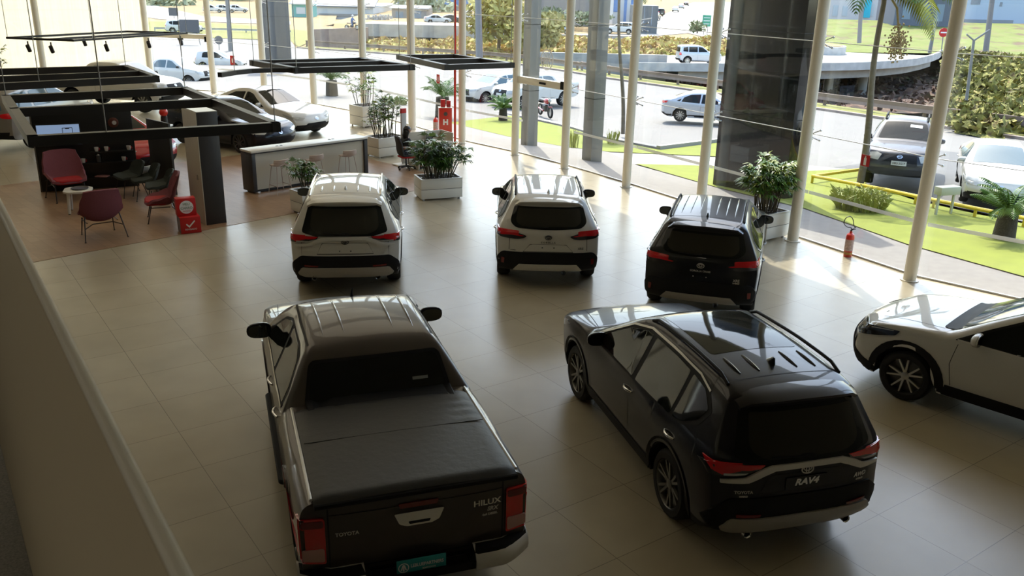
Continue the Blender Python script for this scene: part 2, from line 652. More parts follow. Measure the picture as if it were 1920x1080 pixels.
    def wheels(self, rim, style=0, tw=.235, detail=1):
        S = self.S
        r = S['rw'] - .004
        xt = S['hw'] - tw / 2 - .035
        rr = r * S.get('rimk', .68)
        proto = None
        for sx in (-1, 1):
            for y in (0, S['wb']):
                Mx = Matrix.Rotation(PI / 2 * sx, 4, 'Y')
                b = MB()
                h = tw / 2
                b.lathe([(rr, -h + .01), (rr + .02, -h), (r - .035, -h), (r - .008, -h + .025), (r, -h + .06), (r, h - .06), (r - .008, h - .025),
                         (r - .035, h), (rr + .02, h), (rr, h - .015), (rr - .005, -h + .01)], 36 if detail else 20, Mx, cap=False)
                wh = b.build('wheel', RUBBER, self.root, loc=(sx * xt, y, r))
                k = MB()
                k.lathe([(0.001, h - .075), (rr * .97, h - .085), (rr, h - .015), (rr + .006, h - .004), (rr + .002, h - .018)], 36 if detail else 16, Mx, cap=False)
                k.build('rim_barrel', DALLOY if style else rim, wh)
                s = MB()
                n = 5
                if style == 0: n = 6
                if style == 3: n = 10
                for i in range(n):
                    for dd in ((-.17, .17) if style in (0, 1, 2) else (0,)):
                        a0 = 2 * PI * i / n + .2
                        a1 = a0 + dd * (1.0 if style != 2 else 1.5)
                        p0 = Vector((math.cos(a0 + dd * .4) * rr * .16, math.sin(a0 + dd * .4) * rr * .16, h - .030))
                        p1 = Vector((math.cos(a1) * rr * .985, math.sin(a1) * rr * .985, h - .012))
                        t = (p1 - p0).normalized()
                        q = Vector((-t.y, t.x, 0)).normalized()
                        w0, w1 = rr * .060, rr * ((.050, .05, .042, .075)[style])
                        vs = [p0 - q * w0, p0 + q * w0, p1 + q * w1, p1 - q * w1]
                        vs += [v - Vector((0, 0, .03)) for v in vs]
                        s.add(vs, [(0, 3, 2, 1), (4, 5, 6, 7), (0, 1, 5, 4), (1, 2, 6, 5), (2, 3, 7, 6), (3, 0, 4, 7)], Mx)
                s.lathe([(rr * .22, h - .05), (rr * .22, h - .024), (rr * .15, h - .016), (.001, h - .014)], 20, Mx, cap=False)
                s.build('rim_spokes', rim, wh)
        # dark tub behind the wheels
        u = MB()
        zt = S.get('tub', .62)
        u.box((0, S['wb'] / 2, S['sill'] + .06), (S['hw'] * 1.5, S['wb'] + 1.0, .1))
        for y in (0, S['wb']):
            u.box((0, y, (S['sill'] + zt) / 2), (2 * (xt - tw / 2) - .03, S['arch'] * 2 - .04, zt - S['sill']))
        u.build('underbody', SEAMMAT, self.root, smooth=0)

    def mirrors(self, y, z, x, m, size=1.0, glass=True):
        for sx in (-1, 1):
            h, n, d = self.ray('R' if sx > 0 else 'L', y + .02, z - .05)
            b = MB()
            rx, ry, rz = .125 * size, .075 * size, .082 * size
            P = []
            for i in range(10):
                th = PI * i / 9
                yy = -math.cos(th)
                yy = yy * ry if yy > 0 else yy * ry * .35
                q = math.sin(th) ** .6 if 0 < i < 9 else .02
                if i <= 2: q = max(q, .55 + .2 * i)
                row = []
                for k in range(21):
                    a = 2 * PI * k / 20
                    c, s_ = math.cos(a), math.sin(a)
                    ex = math.copysign(abs(c) ** .7, c) * rx * q
                    ez = math.copysign(abs(s_) ** .7, s_) * rz * q * (1 + .12 * c * sx * -1)
                    row.append((sx * x - sx * rx + ex, y + yy, z + ez))
                P.append(row)
            b.grid(P)
            mo = b.build('wing_mirror', m, self.root)
            a = MB()
            a.tube([(h.x, y + .03, z - .06), (sx * (x - rx * 1.5), y + .01, z - .05)], .026 * size, 8)
            a.build('mirror_stalk', PLASTIC, mo)
            if glass:
                g = MB()
                g.add([(sx * x - sx * rx + rx * .86 * c, y - ry * .36, z + rz * .8 * s) for c, s in [(math.copysign(abs(math.cos(2 * PI * k / 16)) ** .7, math.cos(2 * PI * k / 16)), math.copysign(abs(math.sin(2 * PI * k / 16)) ** .7, math.sin(2 * PI * k / 16))) for k in range(16)]], [tuple(range(16))])
                g.build('mirror_glass', MIRROR, mo)

    def handles(self, ys, z, m, ln=.2):
        for ax in 'LR':
            for y in ys:
                pts = []
                for k in range(7):
                    t = k / 6
                    p, n, d = self.ray(ax, y - ln / 2 + ln * t, z)
                    pts.append(p + n * (.004 + .032 * math.sin(PI * t)))
                b = MB()
                b.tube(pts, [.010, .013, .014, .014, .014, .013, .010], 8)
                b.build('door_handle', m, self.root)

    def rails(self, x, y0, y1, m, h=.045, r=.017):
        for sx in (-1, 1):
            pts = []
            for k in range(13):
                t = k / 12
                y = lerp(y0, y1, t)
                xx = interp(x, y) if isinstance(x, list) else x
                p, n, d = self.ray('T', sx * xx, y)
                pts.append(p + Vector((0, 0, h * min(1, math.sin(PI * t) * 4) + .004)))
            b = MB()
            b.tube(pts, r, 8)
            b.build('roof_rail', m, self.root)

    def seams(self, ax, *lines, wd=.008):
        for ln in lines:
            if ax == 'S':
                for a in 'LR': self.strip('panel_gap', ln, wd, a, SEAMMAT, .002)
            else:
                self.strip('panel_gap', ln, wd, ax, SEAMMAT, .002)

    def fin(self, y, m):
        p, n, d = self.ray('T', 0, y)
        b = MB()
        P = []
        for i in range(6):
            t = i / 5
            P.append([(math.cos(a) * .028 * (1 - t * .8), p.y + .02 - .05 * t + math.sin(a) * .08 * (1 - t * .75), p.z + .068 * t - .004) for a in [2 * PI * k / 12 for k in range(13)]])
        b.grid(P)
        b.add(P[-1][:12], [tuple(range(12))])
        b.build('roof_antenna', m, self.root)

    def wiper(self, pts, ax, parent=None):
        P = []
        for a, b in pts:
            p, n, d = self.ray(ax, a, b)
            P.append(p + n * .018)
        m = MB()
        m.tube(P, [.013] + [.008] * (len(P) - 1), 6)
        m.build('wiper', PLASTIC, parent or self.root)

    def exhaust(self, x, y, z, m=CHROME):
        b = MB()
        M = Matrix.Translation((x, y, z)) @ Matrix.Rotation(PI / 2, 4, 'X')
        b.lathe([(.030, .02), (.038, .03), (.040, -.12), (.034, -.12), (.030, .02)], 16, M, cap=False)
        b.build('exhaust_tip', m, self.root)


def arch_band(S, yc, wd=.055, z0=None):
    """outline of the dark cladding round a wheel arch, in side view"""
    r0, r1 = S['arch'] - .024, S['arch'] + wd
    z0 = S['sill'] if z0 is None else z0
    c = S['rw']
    a0 = math.asin(max(-1, (z0 - c) / r1))
    n = 18
    out = [(yc + r1 * math.cos(lerp(a0, PI - a0, k / n)), c + r1 * math.sin(lerp(a0, PI - a0, k / n))) for k in range(n + 1)]
    inn = [(yc + r0 * math.cos(lerp(0, PI, k / n)), c + r0 * math.sin(lerp(0, PI, k / n))) for k in range(n + 1)]
    return out, inn


def cladding(c, z1, m=PLASTIC, wd=.055, mid=True, off=.012):
    S = c.S
    for ax in 'LR':
        for yc in (0, S['wb']):
            o, i = arch_band(S, yc, wd)
            n = len(o)
            vs = o + i
            fs = [(k, k + 1, n + k + 1, n + k) for k in range(n - 1)]
            c.lay('wheel_arch_trim', vs, fs, ax, m, off, .02, None, None)
        if mid:
            ya, yb = S['arch'] + wd - .02, S['wb'] - S['arch'] - wd + .02
            c.panel('sill_trim', [(ya, S['sill'] + .012), (yb, S['sill'] + .012), (yb - .03, z1), (ya + .03, z1)], ax, m, off, .2, .02)


SUV_A = dict(  # compact SUV, 4.60 m
    wb=2.69, rw=.36, arch=.425, hw=.925, wr=[(-.7, .60), (.3, .615), (1.2, .60), (2.3, .74)], zr=1.65, sill=.27, tub=.66,
    top=[(-.69, 1.575), (-.45, 1.615), (.1, 1.645), (.7, 1.65), (1.15, 1.625), (1.42, 1.555), (1.9, 1.30), (2.28, 1.095), (2.45, 1.075), (2.9, 1.03), (3.3, .955), (3.52, .86)],
    rear=[(-.86, .33), (-.955, .42), (-.965, .60), (-.945, .74), (-.935, .92), (-.925, 1.04), (-.90, 1.12), (-.80, 1.33), (-.715, 1.52), (-.69, 1.575)],
    front=[(3.45, .26), (3.58, .36), (3.62, .55), (3.60, .72), (3.52, .86)],
    belt=[(-1, 1.09), (.3, 1.06), (2.2, 1.03), (3, 1.0)], crown=[(-.7, .03), (.5, .045), (1.5, .04), (2.6, .035)], rbow=.15, fbow=.34)
SUV_B = dict(  # smaller crossover, 4.46 m
    wb=2.64, rw=.345, arch=.405, hw=.9125, wr=[(-.7, .585), (.3, .60), (1.2, .585), (2.3, .72)], zr=1.59, sill=.25, tub=.62,
    top=[(-.64, 1.50), (-.4, 1.545), (.1, 1.585), (.7, 1.595), (1.12, 1.57), (1.38, 1.505), (1.85, 1.26), (2.2, 1.06), (2.36, 1.045), (2.8, 1.00), (3.2, .925), (3.42, .83)],
    rear=[(-.76, .30), (-.86, .40), (-.875, .58), (-.85, .72), (-.845, .86), (-.84, .97), (-.815, 1.06), (-.73, 1.27), (-.655, 1.44), (-.64, 1.50)],
    front=[(3.38, .25), (3.52, .35), (3.57, .52), (3.55, .68), (3.42, .83)],
    belt=[(-1, 1.04), (.3, 1.01), (2.2, .98), (3, .95)], crown=[(-.7, .035), (.5, .04), (1.5, .04), (2.6, .035)], rbow=.20, fbow=.34)
PICK = dict(  # double-cab pickup, 5.3 m
    wb=3.085, rw=.385, arch=.455, hw=.93, wr=[(-1.3, .90), (.38, .88), (.55, .66), (.8, .62), (1.8, .615), (2.7, .78)], zr=1.78, sill=.45, tub=.78,
    top=[(-1.235, 1.295), (-.6, 1.30), (.1, 1.305), (.36, 1.31), (.42, 1.345), (.56, 1.56), (.66, 1.695), (.85, 1.755), (1.3, 1.785), (1.75, 1.775), (2.05, 1.70), (2.4, 1.48), (2.75, 1.25), (2.9, 1.235), (3.4, 1.18), (3.8, 1.09), (3.95, 1.0)],
    rear=[(-1.12, .52), (-1.20, .58), (-1.235, .74), (-1.24, 1.0), (-1.235, 1.295)],
    front=[(3.85, .42), (3.98, .50), (4.06, .68), (4.05, .85), (3.95, 1.0)],
    belt=[(-1.3, 1.29), (.3, 1.30), (.6, 1.2), (2.7, 1.15), (3.5, 1.1)], crown=[(-1.3, .01), (.3, .01), (.7, .03), (1.3, .045), (2.8, .04)],
    rbow=.05, fbow=.30, pr=.02, ru=.12, rwd=.10, inset=.05)
SEDAN = dict(  # saloon, 4.6 m
    wb=2.70, rw=.32, arch=.375, hw=.89, wr=[(-1, .70), (.2, .56), (.8, .55), (1.3, .56), (2.2, .70)], zr=1.43, sill=.22, tub=.56,
    top=[(-.97, 1.03), (-.75, 1.075), (-.42, 1.10), (0.0, 1.26), (.38, 1.385), (.75, 1.43), (1.1, 1.425), (1.42, 1.35), (1.9, 1.12), (2.25, .955), (2.45, .94), (2.9, .89), (3.3, .80), (3.5, .70)],
    rear=[(-.85, .27), (-.98, .38), (-1.01, .60), (-1.0, .80), (-.97, 1.03)],
    front=[(3.42, .22), (3.56, .32), (3.62, .48), (3.60, .58), (3.5, .70)],
    belt=[(-1, .98), (.3, .94), (2.2, .88), (3, .84)], crown=[(-.9, .02), (.8, .035), (2.6, .04)], rbow=.2, fbow=.38)
HATCH = dict(
    wb=2.50, rw=.30, arch=.35, hw=.82, wr=[(-.7, .55), (.2, .55), (1.1, .55), (2.0, .66)], zr=1.46, sill=.22, tub=.54,
    top=[(-.58, 1.36), (-.3, 1.43), (.2, 1.47), (.7, 1.475), (1.05, 1.43), (1.35, 1.30), (1.7, 1.10), (1.95, .98), (2.2, .95), (2.7, .87), (3.0, .80), (3.1, .72)],
    rear=[(-.68, .28), (-.74, .38), (-.75, .60), (-.72, .85), (-.68, .96), (-.60, 1.25), (-.58, 1.36)],
    front=[(3.02, .22), (3.14, .34), (3.18, .50), (3.16, .6), (3.1, .72)],
    belt=[(-1, .97), (.3, .93), (2.2, .88), (3, .84)], crown=[(0, .03)], rbow=.14, fbow=.3)
BOXY = dict(SUV_A, wr=[(-.7, .68), (.3, .69), (1.2, .68), (2.3, .76)], wb=2.57, hw=.90, zr=1.66,
            top=[(-.70, 1.60), (-.4, 1.64), (.2, 1.67), (.9, 1.665), (1.25, 1.62), (1.45, 1.54), (1.75, 1.32), (2.0, 1.12), (2.2, 1.10), (2.7, 1.07), (3.0, 1.02), (3.18, .93)],
            rear=[(-.70, .33), (-.77, .42), (-.79, .60), (-.77, .9), (-.75, 1.1), (-.71, 1.5), (-.70, 1.60)],
            front=[(3.1, .28), (3.22, .4), (3.26, .6), (3.25, .75), (3.18, .93)])
SUVBIG = dict(SUV_A, wb=2.745, rw=.385, arch=.455, hw=.93, zr=1.80, sill=.36, tub=.75,
              wr=[(-1.2, .64), (.3, .64), (1.2, .63), (2.4, .78)],
              top=[(-1.0, 1.68), (-.6, 1.77), (.1, 1.80), (.8, 1.80), (1.2, 1.775), (1.5, 1.70), (1.95, 1.44), (2.3, 1.25), (2.5, 1.235), (3.0, 1.18), (3.4, 1.09), (3.58, 1.0)],
              rear=[(-1.08, .42), (-1.13, .52), (-1.14, .72), (-1.12, .95), (-1.10, 1.12), (-1.04, 1.45), (-1.0, 1.68)],
              front=[(3.5, .38), (3.64, .5), (3.70, .66), (3.68, .85), (3.58, 1.0)],
              belt=[(-1.2, 1.2), (.3, 1.17), (2.3, 1.14), (3.3, 1.1)])

WIN_A = [  # side glass of the compact SUV: front door, rear door, quarter
    [(2.12, 1.085), (1.80, 1.26), (1.45, 1.45), (1.15, 1.525), (1.02, 1.53), (1.02, 1.075)],
    [(.93, 1.075), (.93, 1.535), (.4, 1.535), (.12, 1.52), (.10, 1.09)],
    [(.04, 1.095), (.05, 1.515), (-.22, 1.48), (-.40, 1.36), (-.34, 1.24), (-.15, 1.13)]]
WIN_B = [
    [(2.05, 1.045), (1.75, 1.21), (1.4, 1.40), (1.10, 1.47), (.98, 1.475), (.98, 1.03)],
    [(.89, 1.03), (.89, 1.48), (.35, 1.475), (.10, 1.45), (.08, 1.045)],
    [(.02, 1.05), (.03, 1.44), (-.22, 1.37), (-.34, 1.26), (-.25, 1.16), (-.1, 1.08)]]


def windows(c, polys, m, off=.006, surround=None):
    if surround:
        c.sides('window_surround', surround, PLASTIC, .003)
    for p in polys:
        c.sides('side_window', rpoly(p, .03), m, off)


def rav4(c, rim, trim=None, dark_top=False, hybrid='HYBRID'):
    S = c.S
    white = c.paint is WHITE
    cladding(c, .42)
    windows(c, WIN_A, CGLASS, .007, rpoly([(2.22, 1.055), (1.85, 1.275), (1.45, 1.485), (1.1, 1.56), (.4, 1.57), (-.05, 1.55), (-.30, 1.49), (-.47, 1.36), (-.38, 1.2), (-.12, 1.09), (.3, 1.055)], .04))
    if trim:
        for ax in 'LR': c.strip('window_trim', [(2.15, 1.105), (1.82, 1.285), (1.45, 1.493), (1.1, 1.568), (.4, 1.578), (-.05, 1.558), (-.30, 1.495)], .02, ax, trim, .008)
    ws = rpoly([(-.70, 2.22), (.70, 2.22), (.57, 1.42), (-.57, 1.42)], .06)
    c.panel('windscreen', ws, 'T', CGLASS, .005, .1)
    # tailgate glass, black surround, spoiler
    g = rpoly([(-.70, 1.10), (-.585, 1.50), (.585, 1.50), (.70, 1.10), (.47, 1.045), (-.47, 1.045)], .05)
    c.panel('rear_window', g, 'B', CGLASS, .006, .07)
    c.panel('rear_glass', rpoly([(-.56, 1.16, .14), (-.52, 1.465), (.52, 1.465), (.56, 1.16, .14), (.40, 1.075, .08), (-.40, 1.075, .08)], .04), 'B', RGLASS, .009, .07)
    c.panel('rear_wiper_cowl', rpoly([(-.10, 1.055), (.10, 1.055), (.06, 1.10), (-.06, 1.10)], .02), 'B', PLASTIC, .012)
    c.wiper([(0, 1.08), (-.16, 1.085), (-.36, 1.10)], 'B')
    b = MB()
    sp = []
    for i in range(5):
        t = i / 4
        row = []
        for k in range(15):
            u = -1 + 2 * k / 14
            x = u * (.615 - .01 * t)
            p, n, d = c.ray('T', x * .985, -.60)
            zt = p.z + .008
            y = lerp(-.47, -.80 + .10 * abs(u) ** 3, t)
            row.append((x, y, zt - .03 * t * t + (-.012 if i == 4 else .004) + (p.z - zt) * 0))
        sp.append(row)
    sp2 = [[(x * .985, y + .015, z - .032 - .012 * (1 - i / 4)) for x, y, z in r] for i, r in enumerate(sp)]
    b.grid(sp)
    b.grid([list(reversed(r)) for r in sp2])
    b.grid([sp[-1], sp2[-1]])
    b.grid([[r[0] for r in sp2], [r[0] for r in sp]])
    b.grid([[r[-1] for r in sp], [r[-1] for r in sp2]])
    b.build('rear_spoiler', c.paint, c.root)
    # lamps: red band with a dark, silver-edged lower step
    c.mirrored('tail_light', [(.42, 1.045), (.86, 1.055), (.895, 1.0), (.88, .935), (.66, .945), (.53, .985), (.45, 1.005)], 'B', DARKLAMP, .014, .05, .012)
    lamps = c.mirrored('lamp_red_lens', [(.43, 1.042), (.84, 1.055), (.88, 1.02), (.80, 1.0), (.56, 1.0), (.47, 1.012)], 'B', REDLAMP, .024, .05, .012)
    for ax in 'LR':
        c.panel('tail_light_wrap', [(-.62, 1.055), (-.87, 1.06), (-.88, .99), (-.83, .95), (-.76, .995)], ax, REDLAMP, .018, .05, .012)
    c.mirrored('reversing_light', [(.58, .972), (.78, .965), (.78, .945), (.68, .95), (.61, .96)], 'B', CLEARLAMP, .021, .05, .006)
    # garnish bar above the plate recess
    gm = SATIN if trim else c.paint
    bar = [(-.80, .905), (-.60, .93), (-.47, .995), (-.36, 1.03), (.36, 1.03), (.47, .995), (.60, .93), (.80, .905), (.80, .875), (.57, .88), (.43, .942), (.33, .978), (-.33, .978), (-.43, .942), (-.57, .88), (-.80, .875)]
    c.panel('tailgate_bar', bar, 'B', gm, .028, .06, .02)
    c.panel('plate_recess', rpoly([(-.37, .93), (.37, .93), (.45, .76), (-.45, .76)], .04), 'B', c.paint, .003, .1)
    c.seams('B', [(-.37, .93), (.37, .93), (.46, .75), (-.46, .75), (-.37, .93)], [(-.70, 1.0), (-.71, .70), (.71, .70), (.70, 1.0)], wd=.010)
    for x in (-.09, .09):
        p, n, d = c.ray('B', x, .80)
        k = MB()
        k.ball(p + n * .004, .012, 8, 6)
        k.build('plate_screw', CHROME if not white else PLASTIC, c.root)
    c.emblem(0, .955, .064, 'B', SATIN if not white else DARKINK, .018)
    ink = SATIN
    c.word('badge_lettering', 'TOYOTA', .040, -.60, .775, 'B', ink, .001)
    c.word('badge_lettering', hybrid, .022, -.60, .735, 'B', ink, .001)
    c.word('badge_lettering', 'AWD' if not white else 'RAV4', .058, .60, .80, 'B', ink, .002, .2)
    c.word('badge_lettering', 'HYBRID' if trim else 'SX AWD', .024, .60, .755, 'B', ink, .001)
    if not white:
        c.panel('plate', [(-.21, .89), (.21, .89), (.21, .775), (-.21, .775)], 'B', BLACK, .016, .1, .01)
        c.word('plate_lettering', 'RAV4', .088, 0, .835, 'B', WHITEINK, .003, .25, 1.15, .019)
    # bumper: black upper and lower, silver skid
    c.panel('bumper_black', rpoly([(-.72, .715), (.72, .715), (.86, .60), (.885, .45), (.80, .36), (-.80, .36), (-.885, .45), (-.86, .60)], .04), 'B', PLASTIC, .014, .07, .02)
    c.panel('skid_plate', rpoly([(-.70, .525), (.70, .525), (.78, .42), (.68, .365), (-.68, .365), (-.78, .42)], .03), 'B', SKID, .034, .07, .02)
    c.mirrored('bumper_reflector', [(.44, .565), (.66, .57), (.66, .545), (.45, .54)], 'B', DARKRED, .030, .06, .01)
    for x in (-.52, .52): c.exhaust(x, -.90, .335)
    c.mirrors(1.93, 1.135, 1.06, BLACK if white else c.paint)
    c.handles((1.02, -.02), .93, CHROME if (trim or white) else c.paint)
    c.rails(.585, -.42, 1.22, CHROME if white else PLASTIC)
    c.fin(-.18, c.paint)
    for x in (-.40, -.20, .20, .40):
        b = MB()
        pts = []
        for k in range(5):
            p, n, d = c.ray('T', x, lerp(-.30, .02, k / 4))
            pts.append(p + Vector((0, 0, .002)))
        b.tube(pts, [.008, .014, .016, .014, .008], 8)
        b.build('roof_rib', c.paint, c.root)
    if trim:
        c.panel('sunroof_glass', rpoly([(-.47, .12), (.47, .12), (.46, 1.28), (-.46, 1.28)], .06), 'T', CGLASS, .003, .1, .004)
        c.seams('T', [(-.47, .68), (.47, .68)])
    c.seams('T', [(-.56, -.40), (.56, -.40)])
    c.seams('S', [(1.0, 1.06), (.98, .45), (1.0, .40)], [(2.16, 1.02), (2.20, .7), (2.12, .45)], [(.02, 1.05), (-.10, .93), (.12, .82), (.40, .6), (.44, .45)])
    c.seams('T', [(-.74, 2.40), (-.66, 2.9), (-.60, 3.3)], [(.74, 2.40), (.66, 2.9), (.60, 3.3)], [(-.70, 2.28), (.70, 2.28)])
    c.mirrored('headlight', [(.40, .86), (.56, .88), (.80, .87), (.84, .80), (.55, .78)], 'F', DARKLAMP, .01, .06)
    for ax in 'LR': c.panel('headlight_wrap', [(3.42, .86), (3.10, .93), (2.95, .92), (3.2, .82)], ax, DARKLAMP, .008, .06)
    c.panel('grille', rpoly([(-.5, .84), (.5, .84), (.6, .6), (-.6, .6)], .05), 'F', PLASTIC, .01, .08)
    c.panel('front_bumper_black', rpoly([(-.8, .5), (.8, .5), (.7, .33), (-.7, .33)], .05), 'F', PLASTIC, .01, .08)
    c.wheels(rim, 0)


def cross(c, rim, style=2, front=False):
    S = c.S
    white = c.paint is WHITE
    cladding(c, .41, wd=.085)
    windows(c, WIN_B, CGLASS, .007, rpoly([(2.14, 1.01), (1.8, 1.22), (1.42, 1.425), (1.08, 1.505), (.35, 1.51), (0, 1.485), (-.26, 1.41), (-.42, 1.27), (-.32, 1.13), (-.1, 1.04), (.3, 1.01)], .04))
    for ax in 'LR': c.strip('window_trim', [(2.10, 1.02), (.9, 1.012), (.05, 1.03), (-.12, 1.05), (-.33, 1.14)], .018, ax, SATIN, .008)
    c.panel('windscreen', rpoly([(-.68, 2.15), (.68, 2.15), (.55, 1.36), (-.55, 1.36)], .06), 'T', LGLASS if front else CGLASS, .005, .1)
    c.panel('windscreen_cowl', rpoly([(-.70, 2.13), (.70, 2.13), (.66, 2.34), (-.66, 2.34)], .03), 'T', PLASTIC, .006, .1)
    g = rpoly([(-.66, 1.16, .10), (-.585, 1.42), (.585, 1.42), (.66, 1.16, .10), (.56, 1.075, .08), (0, 1.045, .3), (-.56, 1.075, .08)], .04)
    c.panel('rear_window', g, 'B', CGLASS, .006, .07)
    c.panel('rear_glass', rpoly([(-.56, 1.17, .10), (-.52, 1.39), (.52, 1.39), (.56, 1.17, .10), (.46, 1.10, .06), (-.46, 1.10, .06)], .04), 'B', RGLASS, .009, .07)
    c.wiper([(0, 1.09), (-.16, 1.085), (-.36, 1.09)], 'B')
    b = MB()
    top = []
    for i in range(5):
        t = i / 4
        row = []
        for k in range(15):
            u = -1 + 2 * k / 14
            x = u * (.60 - .02 * t)
            p, n, d = c.ray('T', x * .985, -.56)
            y = lerp(-.40, -.735 + .12 * abs(u) ** 3, t)
            row.append((x, y, p.z + .010 - .035 * t * t))
        top.append(row)
    bot = [[(x * .985, y + .012, z - .028 - .012 * (1 - i / 4)) for x, y, z in r] for i, r in enumerate(top)]
    b.grid(top)
    b.grid([list(reversed(r)) for r in bot])
    b.grid([top[-1], bot[-1]])
    b.grid([[r[0] for r in bot], [r[0] for r in top]])
    b.grid([[r[-1] for r in top], [r[-1] for r in bot]])
    b.build('rear_spoiler', c.paint, c.root)
    # long pointed tail lights
    c.mirrored('tail_light', rpoly([(.36, .945, .06), (.50, .99, .10), (.70, 1.005), (.885, 1.03), (.895, .94), (.80, .90), (.55, .885, .08), (.42, .905, .06)], .03), 'B', DARKLAMP, .012, .05, .014)
    c.mirrored('lamp_red_lens', [(.42, .950), (.70, .998), (.885, 1.030), (.892, .985), (.74, .962), (.45, .942)], 'B', REDLAMP, .018, .05, .012)
    for ax in 'LR':
        c.panel('tail_light_wrap', rpoly([(-.46, 1.045), (-.80, 1.035), (-.82, .96), (-.72, .94), (-.62, .99)], .02), ax, REDLAMP, .016, .05, .012)
    c.panel('plate_recess', rpoly([(-.30, .80), (.30, .80), (.40, .68), (-.40, .68)], .04), 'B', c.paint, .003, .1)
    c.seams('B', [(-.31, .80), (.31, .80), (.43, .67), (-.43, .67), (-.31, .80)], [(-.66, 1.0), (-.67, .69)], [(.66, 1.0), (.67, .69)], wd=.009)
    for x in (-.10, .10):
        p, n, d = c.ray('B', x, .745)
        k = MB()
        k.ball(p + n * .004, .011, 8, 6)
        k.build('plate_screw', PLASTIC if white else CHROME, c.root)
    c.emblem(0, .925, .060, 'B', SATIN if not white else DARKINK, .014)
    ink = SATIN if not white else DALLOY
    c.word('badge_lettering', 'COROLLA CROSS' if not white else 'C O R O L L A', .040, 0, .835, 'B', ink, .001)
    c.word('badge_lettering', 'XRE', .055, .56, .73, 'B', ink, .001)
    if not white: c.word('badge_lettering', 'HYBRID', .030, .56, .69, 'B', ink, .001)
    else: c.word('badge_lettering', 'HYBRID', .026, -.60, .69, 'B', ink, .001)
    c.panel('bumper_black', rpoly([(-.78, .66, .08), (.78, .66, .08), (.865, .56), (.85, .36), (-.85, .36), (-.865, .56)], .05), 'B', PLASTIC, .014, .07, .02)
    c.panel('skid_plate', rpoly([(-.50, .455), (.50, .455), (.60, .345), (-.60, .345)], .02), 'B', SKID if not white else WHITE, .032, .07, .02)
    c.mirrored('bumper_reflector', [(.735, .545), (.785, .55), (.79, .455), (.745, .45)], 'B', DARKRED, .026, .06, .01)
    c.exhaust(.28, -.83, .30, DALLOY)
    c.mirrors(1.86, 1.09, 1.03, BLACK if not front else WHITE)
    c.handles((.98, -.04), .885, CHROME if white else c.paint)
    c.rails(.575, -.36, 1.12, PLASTIC)
    c.fin(-.30, c.paint)
    for x in (-.42, -.28, -.13, .13, .28, .42):
        b = MB()
        pts = []
        for k in range(7):
            p, n, d = c.ray('T', x, lerp(-.20, 1.05, k / 6))
            pts.append(p + Vector((0, 0, -.002)))
        b.tube(pts, [.004, .010, .012, .012, .012, .010, .004], 8)
        b.build('roof_rib', c.paint, c.root)
    c.seams('T', [(-.55, -.34), (.55, -.34)])
    c.seams('S', [(.95, 1.02), (.93, .42)], [(2.08, .97), (2.13, .7), (2.08, .42)], [(-.02, 1.0), (-.14, .9), (.10, .8), (.36, .6), (.40, .42)])
    c.seams('T', [(-.70, 2.32), (-.62, 2.8), (-.56, 3.2)], [(.70, 2.32), (.62, 2.8), (.56, 3.2)])
    c.mirrored('headlight', rpoly([(.42, .80), (.60, .845), (.84, .86), (.86, .79), (.60, .755)], .02), 'F', DARKLAMP, .010, .05, .012)
    for ax in 'LR':
        c.panel('headlight_wrap', rpoly([(3.42, .845), (3.12, .905), (2.78, .93), (2.82, .865), (3.08, .79), (3.40, .72)], .02), ax, DARKLAMP, .014, .05, .012)
        c.strip('daytime_light', [(3.34, .835), (3.10, .885), (2.86, .915)], .012, ax, CLEARLAMP, .018)
    c.panel('grille', rpoly([(-.42, .74), (.42, .74), (.62, .42), (-.62, .42)], .06), 'F', PLASTIC, .010, .07)
    c.panel('front_bumper_black', rpoly([(-.82, .46), (.82, .46), (.76, .30), (-.76, .30)], .05), 'F', PLASTIC, .012, .07)
    for ax in 'LR': c.panel('front_corner_black', [(3.60, .72), (3.46, .68), (3.36, .52), (3.22, .43), (3.08, .38), (3.08, .28), (3.36, .28), (3.6, .38)], ax, PLASTIC, .012, .06, .012)
    c.wheels(rim, style)


